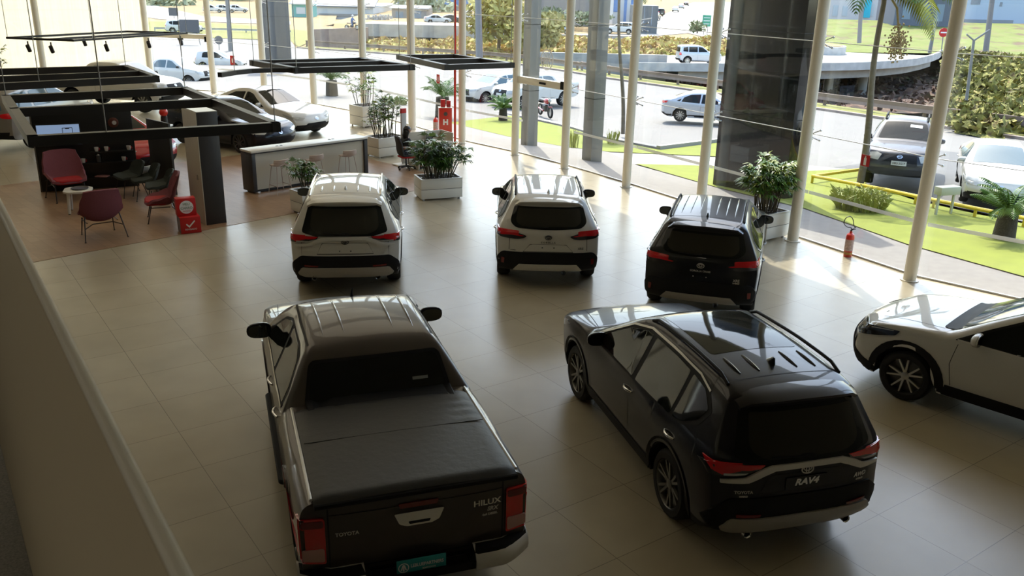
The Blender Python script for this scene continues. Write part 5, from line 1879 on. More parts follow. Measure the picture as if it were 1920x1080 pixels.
# office chair with the seated person
ct = Vector((-3.05, 24.30, 0))
cz = heading((.86, .50))
t = thing('office_chair', 'tall dark office chair with red seat edge under the seated person', 'chair', ct, cz)
t.scale = (.9, .9, .86)
shell([(.24, .47), (.06, .45), (-.16, .45), (-.24, .56), (-.29, .85), (-.33, 1.10)], [.23, .25, .25, .25, .24, .19], [.0, .02, .03, .03, 0, -.04], [0, 0, .01, .03, .05, .03], GREYF, 'back_and_seat', t, .05)
b = MB(); b.rbox((0, .02, .43), (.48, .48, .05), .1); b.build('seat_edge', REDF, t)
b = MB(); b.cyl((0, 0, .09), .34, .028, 12); b.build('gas_column', BLACKM, t)
for k in range(5):
    a = 2 * PI * k / 5
    b = MB(); b.tube([(0, 0, .11), (math.cos(a) * .27, math.sin(a) * .27, .075)], [.026, .018], 8)
    l = b.build('leg', BLACKM, t)
    b = MB(); b.ball((math.cos(a) * .27, math.sin(a) * .27, .032), (.032, .032, .032), 10, 8); b.build('caster', BLACKM, l)


def skin_body(name, nodes, edges, m, parent, sub=2):
    """body grown with a skin modifier from joints (x, y, z, radius)"""
    me = bpy.data.meshes.new(name)
    me.from_pydata([n[:3] for n in nodes], edges, [])
    o = bpy.data.objects.new(name, me)
    COL.objects.link(o)
    sk = o.modifiers.new('skin', 'SKIN')
    for i, n in enumerate(nodes):
        me.skin_vertices[0].data[i].radius = (n[3], n[4] if len(n) > 4 else n[3])
        me.skin_vertices[0].data[i].use_root = (i == 0)
    ss = o.modifiers.new('sub', 'SUBSURF')
    ss.levels = ss.render_levels = sub
    sk.use_smooth_shade = True
    bpy.context.view_layer.update()
    m2 = bpy.data.meshes.new_from_object(o.evaluated_get(bpy.context.evaluated_depsgraph_get()))
    bpy.data.objects.remove(o)
    for p in m2.polygons: p.use_smooth = True
    m2.materials.clear()
    m2.materials.append(m)
    m2.name = name
    o = bpy.data.objects.new(name, m2)
    COL.objects.link(o)
    if parent: o.parent = parent
    return o


SKIN = mat('warm_skin', (.30, .15, .09), .55)
HAIR = mat('black_hair', (.006, .005, .005), .4)
CLOTH = mat('black_clothing', (.012, .012, .014), .8)
DENIM = mat('dark_trousers', (.015, .017, .022), .8)
# seated: +Y forward; pelvis on the seat, leaning a little to the desk, forearms on the desk top
B = [(0, -.06, .56, .135), (0, -.05, .70, .125), (0, -.02, .86, .15), (0, .01, .99, .13), (0, .03, 1.07, .055), (0, .05, 1.15, .052),
     (-.17, .01, .99, .065), (-.22, .10, .80, .045), (-.15, .33, .765, .034), (-.11, .42, .765, .026),
     (.17, .01, .99, .065), (.24, .10, .80, .045), (.20, .33, .77, .034), (.17, .42, .77, .026),
     (-.10, -.02, .55, .10), (-.11, .36, .53, .075), (-.11, .40, .12, .045), (-.11, .50, .05, .040),
     (.10, -.02, .55, .10), (.11, .36, .53, .075), (.11, .40, .12, .045), (.11, .50, .05, .040)]
E_ = [(0, 1), (1, 2), (2, 3), (3, 4), (4, 5), (3, 6), (6, 7), (7, 8), (8, 9), (3, 10), (10, 11), (11, 12), (12, 13), (0, 14), (14, 15), (15, 16), (16, 17), (0, 18), (18, 19), (19, 20), (20, 21)]
body = skin_body('person', B, E_, SKIN, None)
tag(body, 'person with long black hair and dark clothes seated at the cream desk, seen from behind', 'person')
body.location = ct + Vector((.86, .50, 0)) * .0
body.rotation_euler = (0, 0, cz)
body.scale = (.9, .9, .86)
hd = MB()
P = []
for i in range(13):
    th = PI * i / 12
    row = []
    for k in range(21):
        a = 2 * PI * k / 20
        x = .075 * math.sin(th) * math.cos(a)
        y = .095 * math.sin(th) * math.sin(a)
        z = -.115 * math.cos(th)
        if z < -.03 and y > 0: x *= 1 - .9 * (-.03 - z)
        if y > 0 and abs(x) < .02 and -.045 < z < .01: y += .022 * (1 - abs(x) / .02)
        row.append((x, .065 + y, 1.27 + z))
    P.append(row)
hd.grid(P)
for sx in (-1, 1): hd.ball((sx * .076, .06, 1.265), (.012, .022, .032), 8, 6)
hd.build('head', SKIN, body)
fx = MB()
for sx in (-1, 1): fx.ball((sx * .03, .151, 1.285), (.013, .008, .008), 8, 6)
fx.build('eyes', DARKINK, body)
fx = MB(); fx.ball((0, .152, 1.21), (.024, .008, .008), 8, 6); fx.build('mouth', mat('lips', (.28, .08, .07), .5), body)
hr = MB()
P = []
for i in range(12):
    t_ = i / 11
    z = lerp(1.40, .98, t_)
    w_ = .02 + .085 * math.sin(min(1, t_ * 3.0) * PI / 2) + .02 * sstep(.4, .8, t_) - .05 * sstep(.85, 1, t_)
    dp = .03 + .09 * math.sin(min(1, t_ * 3.0) * PI / 2) - .05 * sstep(.5, 1, t_)
    row = []
    for k in range(19):
        a = PI + PI * k / 18 if t_ > .25 else 2 * PI * k / 18 + PI
        x, y = math.cos(a) * w_ * (1.0), math.sin(a) * dp
        if t_ > .25: y += .02
        row.append((x, .05 + y - .05 * sstep(.35, .8, t_), z))
    P.append(row)
hr.grid(P)
bmh = hr.build('hair', HAIR, body)
md = bmh.modifiers.new('thick', 'SOLIDIFY'); md.thickness = .03; md.offset = 1
cl = [(x, y, z, r + .014) for x, y, z, r in B]
top = skin_body('top', [cl[i] for i in (1, 2, 3, 6, 7, 10, 11)] , [(0, 1), (1, 2), (2, 3), (3, 4), (2, 5), (5, 6)], CLOTH, body)
trs = skin_body('trousers', [cl[i] for i in (0, 14, 15, 16, 18, 19, 20)], [(0, 1), (1, 2), (2, 3), (0, 4), (4, 5), (5, 6)], DENIM, body)
for sx, zz, nm in ((-1, .765, 'hand'), (1, .77, 'hand')):
    hx = -.11 if sx < 0 else .17
    h = MB()
    h.ball((hx, .455, zz), (.036, .045, .016), 10, 8)
    for f, (dx, L) in enumerate(((-.026, .062), (-.009, .074), (.009, .070), (.026, .055))):
        h.tube([(hx + dx, .485, zz), (hx + dx * 1.15, .485 + L * .55, zz + .006), (hx + dx * 1.2, .485 + L, zz - .010)], [.009, .008, .006], 6)
    h.tube([(hx + sx * -.030, .445, zz), (hx + sx * -.055, .475, zz), (hx + sx * -.058, .505, zz - .006)], [.011, .009, .007], 6)
    h.build(nm, SKIN, body)
for sx in (-1, 1):
    h = MB(); h.rbox((sx * .11, .47, .045), (.085, .24, .07), .035); h.build('shoe', BLACKM, body)

# hydrant: red standpipe, alarm and hose box on a stand
t = thing('standpipe', 'tall red fire pipe rising to the ceiling by the glass', 'pipe', (-1.98, 28.62, 0))
b = MB(); b.cyl((0, 0, 0), CEIL, .038, 14); b.build('pipe', REDM, t)
b = MB(); b.cyl((0, 0, 2.62), .09, .052, 14); b.tube([(0, 0, 2.66), (.16, -.02, 2.66)], .02, 8); b.ball((.17, -.02, 2.66), (.03, .03, .05), 10, 8); b.build('valve', REDM, t)
b = MB(); b.cyl((0, 0, 0), .02, .08, 14); b.build('floor_flange', REDM, t)
hp = Vector((-2.30, 28.62, 0))
t = thing('hydrant_cabinet', 'red fire hose cabinet marked H on a post by the glass', 'hose cabinet', hp, math.radians(12))
b = MB(); b.box((0, 0, .77), (.42, .24, .78)); b.build('cabinet', REDM, t, bevel=.008)
b = MB(); b.box((-.02, .0, .20), (.045, .045, .40)); b.build('post', REDM, t)
b = MB(); b.box((0, 0, .012), (.26, .2, .024)); b.build('base', REDM, t)
letters('letter_h', 'H', .24, WHITEINK, t, frame_at((0, -.122, .70), (1, 0, 0), (0, 0, 1)), .012)
b = MB(); b.add([(x, y, .004) for x, y in ellipse(0, 0, .065, .065)], [tuple(range(24))], frame_at((0, -.122, .97), (1, 0, 0), (0, 0, 1))); b.build('round_window', DALLOY, t, 0)
b = MB(); b.box((0, -.01, 1.168), (.44, .26, .014)); b.build('lid', mat('pale_lid', (.7, .66, .62), .4), t)
t = thing('alarm_panel', 'red alarm call point with lettering standing on the hose cabinet', 'fire alarm', hp + Vector((.02, .02, 1.176)), math.radians(12))
b = MB(); b.box((-.09, 0, .12), (.15, .08, .24)); b.build('box', SIGNRED, t, bevel=.006)
b = MB(); b.box((.09, 0, .10), (.13, .08, .20)); b.build('siren_box', SIGNRED, t, bevel=.006)
b = MB(); b.box((.06, -.042, .05), (.02, .006, .05)); b.box((.11, -.042, .07), (.02, .006, .07)); b.build('button', BLACKM, t)


def extinguisher(label, p, rz, s=1.0, hose=True):
    t = thing('fire_extinguisher', label, 'fire extinguisher', p, rz)
    t.scale = (s,) * 3
    b = MB(); b.lathe([(.001, 0), (.075, 0), (.082, .015), (.082, .40), (.070, .455), (.030, .49), (.026, .52), (.001, .52)], 22); b.build('cylinder', REDM, t)
    b = MB(); b.lathe([(.0832, .13), (.0832, .36)], 22, cap=False); b.build('label_sleeve', mat('pale_label', (.42, .30, .27), .5, noise=.8, nscale=26), t)
    b = MB(); b.lathe([(.0834, .05), (.0834, .10)], 22, cap=False); b.build('yellow_band', mat('ochre_band', (.42, .22, .05), .5), t)
    b = MB(); b.cyl((0, 0, .52), .03, .02, 10); b.tube([(0, 0, .55), (.09, 0, .60)], .008, 6); b.tube([(0, 0, .545), (.09, 0, .56)], .008, 6); b.build('lever', BLACKM, t)
    if hose:
        b = MB()
        b.tube(smooth_curve([(0, 0, .54), (-.03, -.02, .60), (-.12, -.02, .62), (-.20, -.02, .70), (-.17, -.02, .80), (-.08, -.02, .83), (-.01, -.02, .76), (.02, -.02, .66), (.06, -.02, .60)], 5), .009, 6)
        b.build('hose', BLACKM, t)
    return t


extinguisher('red fire extinguisher with looped black hose standing by the glass at the right', Vector((6.70, 16.80, 0)), .2, 1.0)
extinguisher('small red fire extinguisher standing on the floor left of the hose cabinet', at(817, 249), .3, 1.05, False)


def wall_sign(name, label, u, v, i, wdt, hgt, glyph):
    a, c = gl_line[i], gl_line[i + 1]
    p = onwall(u, v, a, c)
    d = Vector((c.x - a.x, c.y - a.y, 0)).normalized()
    n = Vector((d.y, -d.x, 0))
    if n.dot(p) > 0: n = -n
    r = Vector((0, 0, 1)).cross(n)
    t = thing(name, label, 'sign', p + n * .012)
    f = frame_at((0, 0, 0), r, (0, 0, 1))
    b = MB(); b.add([(-wdt / 2, -hgt / 2, 0), (wdt / 2, -hgt / 2, 0), (wdt / 2, hgt / 2, 0), (-wdt / 2, hgt / 2, 0), (-wdt / 2, -hgt / 2, -.003), (wdt / 2, -hgt / 2, -.003), (wdt / 2, hgt / 2, -.003), (-wdt / 2, hgt / 2, -.003)],
                    [(0, 1, 2, 3), (7, 6, 5, 4), (0, 4, 5, 1), (1, 5, 6, 2), (2, 6, 7, 3), (3, 7, 4, 0)], f); b.build('plate', SIGNRED, t, 0)
    b = MB()
    b.add([(-.03 * glyph, -.09 * glyph, .002), (.03 * glyph, -.09 * glyph, .002), (.03 * glyph, .05 * glyph, .002), (-.03 * glyph, .05 * glyph, .002), (-.015 * glyph, .05 * glyph, .002), (.015 * glyph, .05 * glyph, .002), (.012 * glyph, .09 * glyph, .002), (-.012 * glyph, .09 * glyph, .002)], [(0, 1, 2, 3), (4, 5, 6, 7)], f)
    b.build('extinguisher_symbol', WHITEINK, t, 0)


wall_sign('extinguisher_sign', 'red extinguisher sign on the glass above the right-hand extinguisher', 1623, 301, 2, .20, .22, 1.0)
wall_sign('extinguisher_sign', 'red extinguisher sign on the glass above the extinguisher by the hose cabinet', 822, 148, 8, .20, .30, 1.0)
wall_sign('extinguisher_sign', 'red extinguisher sign on the far left glass beside the white hatchback', 436, 113, 12, .28, .40, 1.2)

# round frosted emblem on the entrance glass
a, c = gl_line[5], gl_line[6]
a, c = gl_line[6], gl_line[7]
p = onwall(1026, 112, a, c)
d = Vector((c.x - a.x, c.y - a.y, 0)).normalized(); n = Vector((d.y, -d.x, 0))
if n.dot(p) > 0: n = -n
f = frame_at((0, 0, 0), Vector((0, 0, 1)).cross(n), (0, 0, 1))
FR2 = mat('white_vinyl', (.8, .8, .78), .6, alpha=.75)
t = thing('door_emblem', 'round white vinyl emblem on the glass above the door header', 'emblem', p + n * .010)
b = MB(); R0 = .30
vs = [(r * math.cos(2 * PI * k / 32), r * math.sin(2 * PI * k / 32), 0) for r in (R0, R0 * .84) for k in range(32)]
b.add(vs, [(k, (k + 1) % 32, 32 + (k + 1) % 32, 32 + k) for k in range(32)], f); b.build('ring', FR2, t, 0)
b = MB()
for x0 in (-.13, -.045, .045, .13):
    hh = math.sqrt(max(0, (R0 * .80) ** 2 - x0 * x0)) * .9
    b.add([(x0 - .022, -hh, 0), (x0 + .022, -hh, 0), (x0 + .022, hh, 0), (x0 - .022, hh, 0)], [(0, 1, 2, 3)], f)
b.build('bars', FR2, t, 0)

# small black stand with a red ball head and a white tray, between the cars and the pillar
t = thing('sampling_stand', 'black stand with red round top and white tray left of the pillar', 'stand', at(316, 300), 0)
b = MB(); b.cyl((0, 0, 0), 1.25, .13, 16, .09); b.build('post', BLACKM, t)
b = MB(); b.ball((0, 0, 1.36), (.12, .12, .13), 16, 10); b.build('red_head', REDM, t)
b = MB(); b.rbox((.06, -.12, 1.0), (.36, .28, .05), .03); b.build('tray', WHITEM, t)


# suspended black lighting frames
def bar(mb, p, q, s=.13, h=.14):
    d = q - p
    M = Matrix.Translation((p + q) / 2) @ Matrix.Rotation(math.atan2(d.y, d.x), 4, 'Z')
    mb.box((0, 0, 0), (d.length + s, s, h), M=M)


def light_frame(label, z, px, bars, s=.13, hang=(), spots=(), h=.14):
    P = [at(u, v, z) for u, v in px]
    t = thing('lighting_grid', label, 'ceiling frame')
    for i, j in bars:
        p = P[i] if not isinstance(i, tuple) else P[i[0]].lerp(P[i[1]], i[2])
        q_ = P[j] if not isinstance(j, tuple) else P[j[0]].lerp(P[j[1]], j[2])
        b = MB(); bar(b, p, q_, s, h); b.build('bar', BLACKM, t, 0)
    for i in hang:
        p = P[i] if not isinstance(i, tuple) else P[i[0]].lerp(P[i[1]], i[2])
        b = MB(); b.tube([p, Vector((p.x, p.y, CEIL - .09))], .009, 6); b.build('suspension_wire', STEEL, t)
    for i, k, f in spots:
        p = P[i].lerp(P[k], f)
        b = MB(); b.cyl((p.x, p.y, z - .24), .17, .02, 8)
        b.cyl((0, 0, -.11), .20, .055, 12, M=Matrix.Translation((p.x, p.y, z - .26)) @ Matrix.Rotation(.5, 4, 'X'))
        b.build('spotlight', BLACKM, t)


light_frame('large black frame in front, hanging over the burgundy armchairs', 2.9, [(62, 264), (516, 238), (347, 170), (12, 186)], [(0, 1), (1, 2), (2, 3), (3, 0), ((0, 3, .62), (1, 2, .62))], .13, [(0, 1, .28), 1, 2, 3])
light_frame('black frame with three bars hanging left, in front of the blinds', 2.9, [(292, 148), (236, 128), (-40, 136), (-30, 164)], [(0, 1), (1, 2), (2, 3), (3, 0), ((0, 1, .45), (3, 2, .45))], .13, [(0, 3, .35), (0, 3, .7), 1])
light_frame('black frame with two panels hanging over the counter side of the glass', 2.9, [(476, 118), (556, 132), (770, 126), (676, 113)], [(0, 1), (1, 2), (2, 3), (3, 0), ((0, 1, .45), (3, 2, .45))], .17, [0, 1, 2, 3])
light_frame('black frame ending at the entrance post, crossed by the red pipe', 2.9, [(749, 107), (836, 126), (958, 122), (852, 106)], [(0, 1), (1, 2), (2, 3), (3, 0), ((0, 1, .5), (3, 2, .5))], .15, [0, 2, 3])
light_frame('thin black track frame with spotlights high against the blinds', 3.2, [(14, 71), (138, 76), (350, 62), (238, 59)], [(0, 1), (1, 2), (2, 3), (3, 0), ((0, 1, .62), (3, 2, .62))], .055, [0, (1, 2, .15), 2], [(0, 1, .3), (0, 1, .65), (1, 2, .25), (1, 2, .62), (1, 2, .93), (0, 3, .6)], .06)
t = thing('linear_lamp', 'single curved black bar hanging left of the two-panel frame', 'ceiling bar')
b = MB()
b.tube([at(412, 140.5, 2.9), at(440, 136, 2.9), at(470, 133, 2.9), at(510, 131.5, 2.9), at(548, 131.5, 2.9)], .075, 4)
b.build('bar', BLACKM, t, 0)
b = MB(); p = at(440, 136, 2.9); b.tube([p, (p.x, p.y, CEIL - .09)], .009, 6); b.build('suspension_wire', STEEL, t)

# ---------------------------------------------------------------- further cars inside
def park_nose(px, f, S):
    f = Vector((f[0], f[1], 0)).normalized()
    n = at(*px)
    return n - f * max(p[0] for p in S['front']), heading(f)


p, r = park_nose((597, 257), (.84, -.54), SEDAN)
c = Car(SEDAN, WHITE, 'car', 'white saloon by the glass behind the counter, facing right', 'car', p, r)
plain(c, 'sedan', DALLOY)
p, r = park_nose((530, 287), (.84, -.54), SEDAN)
c = Car(SEDAN, BLACK, 'car', 'black saloon between the counter and the white saloon', 'car', p, r)
plain(c, 'sedan', DALLOY)
p, r = park_nose((296, 327), (.80, -.60), SEDAN)
c = Car(SEDAN, RED, 'car', 'red saloon showing only its nose behind the black display wall', 'car', p, r)
plain(c, 'sedan', DALLOY)
# large SUV at the left edge: its rear right tyre stands at (52, 277)
f = (at(239, 226) - at(66, 277)); f.z = 0; f.normalize()
rr = Vector((f.y, -f.x, 0))
c = Car(SUVBIG, BEIGEGREY, 'car', 'grey-beige SUV with red tail light at the left edge behind the display wall', 'car', at(66, 277) - rr * .82, heading(f))
plain(c, 'suv', ALLOY, LGLASS)
f = Vector((.97, -.24, 0))
pw_ = at(272, 211)
c = Car(PICK, WHITE, 'pickup_truck', 'white pickup indoors in front of the blinds, facing right', 'pickup truck', pw_ - f * 3.085 + Vector((-.24, -.97, 0)) * -.8, heading(f))
plain(c, 'pickup', ALLOY, LGLASS, mirror=PLASTIC)

# ================================================================ the street outside
# the street falls away from the showroom: level to 16 m, then down to 2.2 m below the floor
SLOPE, Y0, Y1 = .045, 16.0, 64.0


def gz(y):
    return -SLOPE * (min(max(y, Y0), Y1) - Y0)


def gt(u, v, dz=0.0):
    """point of the photograph (u, v) on the street, dz above it"""
    d = _F + CR * ((u - 960) / FPX) - CU * ((v - 540) / FPX)
    k = d.z / d.y
    y = (dz - CAMZ) / k
    if y > Y0:
        y = (dz + SLOPE * Y0 - CAMZ) / (k + SLOPE) if k + SLOPE < -1e-6 else 1e9
        if y > Y1 or y < 0: y = (dz + gz(Y1) - CAMZ) / k
    return Vector((d.x * y / d.y, y, gz(y) + dz))


def fd(u, v, y):
    return atd(u, v, y * 1.5)


def ground_mat(name, c, amt=.15, sc=1.5, rough=.9, bump=.0):
    return mat(name, c, rough, noise=amt, nscale=sc, bump=bump)


ROADM = ground_mat('pale_asphalt', (.16, .152, .142), .10, .5)
CONCM = ground_mat('bright_concrete', (.30, .285, .26), .10, 1.2)
LOTM = ground_mat('shadowed_asphalt', (.10, .10, .10), .2, 3)  # shadow under the parked cars put into a darker asphalt tone
LAWN = ground_mat('lawn_green', (.150, .175, .014), .25, 2.5, .95, .3)
VERGE = ground_mat('verge_yellow_green', (.15, .15, .03), .45, 1.4, .95, .3)
DRY = ground_mat('dry_grass', (.22, .155, .07), .5, .8, .95, .3)
EARTH = ground_mat('brown_earth', (.13, .085, .055), .5, .5, .95, .3)
CONC = ground_mat('stained_concrete', (.36, .345, .32), .35, 1.2, .85)
KERBM = ground_mat('kerb_stone', (.25, .20, .17), .3, 2)


def poly_ground(name, pts, m, kind='structure', th=0.0, label=None):
    b = MB()
    b.add([tuple(p) for p in pts], [tuple(range(len(pts)))])
    bm = bmesh.new()
    o = b.build(name, m, None, 0)
    bm.from_mesh(o.data)
    bmesh.ops.triangulate(bm, faces=bm.faces[:])
    bmesh.ops.recalc_face_normals(bm, faces=bm.faces)
    if sum(f.normal.z * f.calc_area() for f in bm.faces) < 0: bmesh.ops.reverse_faces(bm, faces=bm.faces[:])
    bm.to_mesh(o.data)
    bm.free()
    o['kind'] = kind
    if label: o['label'] = label
    return o


def PX(z, *pts): return [gt(u, v, z) for u, v in pts]


KERB = PX(0, (556, 90), (668, 97), (763, 104), (873, 111), (957, 119), (1060, 134), (1142, 148), (1299, 170), (1530, 205), (1920, 262), (2500, 345))
road = [p + Vector((0, 0, -.03)) for p in KERB] + [Vector((60, 10, -.3)), Vector((13.5, 10, -.3)), Vector((-5, 20, -.5)), Vector((-60, 20, -.5)), Vector((-160, 64, gz(64) - .03))] + PX(-.03, (-300, 62), (120, 64), (300, 66), (545, 76))
poly_ground('ground_road', road, ROADM)
# trench beside the road, far ground to the left and beyond
b = MB(); b.add([(-40, 36, -8), (220, 14, -8), (320, 300, -8), (-40, 300, -8)], [(0, 1, 2, 3)])
o = b.build('ground_trench', EARTH, None, 0); o['kind'] = 'structure'
far_l = PX(-.05, (560, 92), (545, 74), (300, 64), (-300, 60)) + [Vector((-900, 700, gz(99))), Vector((0, 900, gz(99)))] + PX(-.05, (640, 2), (622, 60), (596, 74))
poly_ground('ground_far', far_l, DRY)
far_r = PX(.35, (610, 44), (985, 46), (1000, 66), (1370, 78), (1540, 76)) + PX(.3, (2300, 100)) + [Vector((700, 900, gz(99) + .3)), Vector((-50, 900, gz(99) + .3))]
poly_ground('ground_beyond', far_r, DRY)


def ribbon(name, pts, off0, off1, z0, z1, m, kind='structure', label=None):
    """strip that follows a line on the ground, from off0 to off1 metres to its far side"""
    b = MB()
    n = len(pts)
    A, B = [], []
    for i, p in enumerate(pts):
        d = (pts[min(n - 1, i + 1)] - pts[max(0, i - 1)]); d.z = 0; d.normalize()
        nn = Vector((-d.y, d.x, 0))
        A.append(p + nn * off0); B.append(p + nn * off1)
    vs = [(a.x, a.y, a.z + z0) for a in A] + [(a.x, a.y, a.z + z1) for a in A] + [(c.x, c.y, c.z + z1) for c in B] + [(c.x, c.y, c.z + z0) for c in B]
    fs = []
    for i in range(n - 1):
        for r0, r1 in ((0, 1), (1, 2), (2, 3)):
            fs.append((r0 * n + i, r0 * n + i + 1, r1 * n + i + 1, r1 * n + i))
    fs += [(0, n, 2 * n, 3 * n), (n - 1, 4 * n - 1, 3 * n - 1, 2 * n - 1)]
    b.add(vs, fs)
    o = b.build(name, m, None, 0)
    if kind: o['kind'] = kind
    if label: o['label'] = label
    return o


ribbon('trim_kerb', KERB, 0, .3, -.1, .10, KERBM)
ribbon('ground_verge', KERB, .3, 2.4, -7, .06, VERGE)
# slip-road edge strip on the left
poly_ground('ground_strip', PX(.02, (270, 66), (545, 76), (560, 88), (600, 70), (600, 60), (420, 44), (280, 40)), VERGE)

# paving, lawns
gl3 = [Vector((p.x, p.y, -.012)) for p in gl_line]
pave_far = PX(-.012, (2100, 575), (1920, 520), (1700, 458), (1511, 392), (1345, 352), (1192, 309), (1140, 284), (1060, 275), (954, 256), (857, 233), (780, 221), (690, 211))
poly_ground('ground_paving', list(gl3)[0:11] + list(reversed(pave_far)), mat('block_paving', (.15, .138, .127), .85, noise=.22, nscale=5))
apron = PX(-.016, (1060, 276), (1140, 284), (1340, 294), (1600, 318), (1600, 345), (1430, 345), (1340, 312), (1192, 308), (1120, 300))
poly_ground('ground_apron', apron, CONCM)


def lawn(pts, m=LAWN):
    return poly_ground('grass', pts, m, 'stuff')


lawn(PX(.01, (545, 183), (623, 175), (700, 171), (780, 185), (857, 201), (952, 216), (1012, 228), (1070, 241), (1140, 262), (1238, 281), (1340, 268), (1400, 262), (1400, 296), (1340, 293), (1140, 284), (1060, 275), (954, 256), (857, 233), (780, 221), (690, 213), (660, 216), (545, 208)))
lawn(PX(.01, (1192, 307), (1340, 311), (1500, 321), (1608, 316), (1625, 345), (1720, 377), (1755, 384), (1835, 402), (1925, 420), (2100, 460), (2100, 572), (1920, 518), (1700, 457), (1511, 391), (1345, 351)))
ribbon('trim_path', PX(0, (700, 170), (780, 184), (857, 200), (952, 215), (1012, 227), (1070, 240), (1140, 261), (1238, 280)), 0, .35, -.02, .06, CONCM)
ribbon('trim_lot', PX(0, (1238, 281), (1340, 268), (1420, 258)), 0, .18, -.02, .14, CONCM)
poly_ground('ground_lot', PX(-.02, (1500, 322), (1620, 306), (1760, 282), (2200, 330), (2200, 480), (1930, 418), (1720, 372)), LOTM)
poly_ground('ground_dry_patch', PX(.0, (1720 - 1000, 170), (745, 166), (785, 178), (775, 183)), DRY)
poly_ground('ground_island', PX(.0, (283, 102), (345, 92), (470, 100), (550, 112), (545, 118), (480, 116), (400, 116), (340, 118)), DRY)


def rail(label, line, z0, z1, step, m, th=.12, z_off=0.0):
    t = thing('guard_rail', label, 'guard rail')
    L = [Vector(p) for p in line]
    b = MB()
    n = len(L)
    vs, fs = [], []
    for i, p in enumerate(L):
        d = (L[min(n - 1, i + 1)] - L[max(0, i - 1)]); d.z = 0; d.normalize()
        nn = Vector((-d.y, d.x, 0))
        for q, z in ((p, z0), (p, lerp(z0, z1, .45)), (p, z1), (p + nn * th, z1), (p + nn * th, z0)):
            k = .05 if z not in (z0, z1) else 0
            vs.append((q.x + nn.x * k, q.y + nn.y * k, q.z + z))
    for i in range(n - 1):
        for k in range(5): fs.append((i * 5 + k, i * 5 + (k + 1) % 5, (i + 1) * 5 + (k + 1) % 5, (i + 1) * 5 + k))
    b.add(vs, fs)
    b.build('beam', m, t, 0)
    s = 0
    for p, q in zip(L, L[1:]):
        d = q - p
        k = 0
        ln = d.length
        while s < ln:
            c = p + d * (s / ln)
            nn = Vector((-d.y, d.x, 0)).normalized()
            b = MB(); b.box((c.x + nn.x * .2, c.y + nn.y * .2, c.z + (z1) / 2 - .05), (.14, .14, z1 + .1), math.atan2(d.y, d.x)); b.build('post', m, t, 0)
            s += step
        s -= ln
    return t


RUST = mat('weathered_rail_concrete', (.20, .145, .115), .8, noise=.3, nscale=2)
PALE = mat('pale_rail_steel', (.40, .38, .35), .5)
kn = []
for i, p in enumerate(KERB):
    d = (KERB[min(len(KERB) - 1, i + 1)] - KERB[max(0, i - 1)]); d.z = 0; d.normalize()
    kn.append(p + Vector((-d.y, d.x, 0)) * 1.6)
rail('long brown guard rail along the far kerb of the road', kn[5:], .38, .78, 4.0, RUST)
rail('pale guard rail along the road left of the entrance', kn[:6], .38, .72, 5.0, RUST)
rail('far guard rail above the yellow brush, beyond the ramp', [fd(1000, 72, 74), fd(1100, 74, 74), fd(1200, 76, 74), fd(1340, 82, 72)], .15, .50, 4.0, PALE)
rail('thin guard rail across the far green strip at the left', PX(0, (290, 58), (420, 60), (545, 64)), .25, .5, 6.0, PALE)

# viaduct with piers, retaining wall, jersey wall
t = thing('viaduct', 'low grey concrete viaduct crossing behind the tall red pipe', 'bridge')
a, c = fd(672, 68, 76), fd(990, 68, 77)
b = MB(); b.box(((a.x + c.x) / 2, 120, a.z + .7), (c.x - a.x, 11, 1.3)); b.build('deck', CONC, t, 0)
b = MB(); b.box(((a.x + c.x) / 2, 114, a.z + .8), (c.x - a.x, .4, 1.5)); b.build('parapet', CONC, t, 0)
for u in (715, 770, 905, 940):
    p = fd(u, 75, 79); b = MB(); b.box((p.x, 119, -4.6), (1.8, 3.5, 7)); b.build('pier', CONC, t, 0)
a, c = fd(585, 72, 70), fd(690, 72, 75)
b = MB(); b.prism([(a.x, a.y), (c.x, c.y), (c.x, c.y + .5), (a.x, a.y + .5)], -8, a.z + 1.0)
tag(b.build('retaining_wall', mat('brown_stone_wall', (.30, .22, .18), .9, noise=.3, nscale=2), None, 0), 'brownish retaining wall at the left end of the viaduct', 'wall', kind='thing')
a, c = fd(985, 118, 56), fd(1250, 121, 56)
b = MB(); b.prism([(a.x, a.y), (c.x, c.y), (c.x, c.y + .4), (a.x, a.y + .4)], -8, a.z + 1.0)
tag(b.build('road_barrier', CONC, None, 0), 'long grey concrete road barrier behind the entrance pillars', 'barrier', kind='thing')


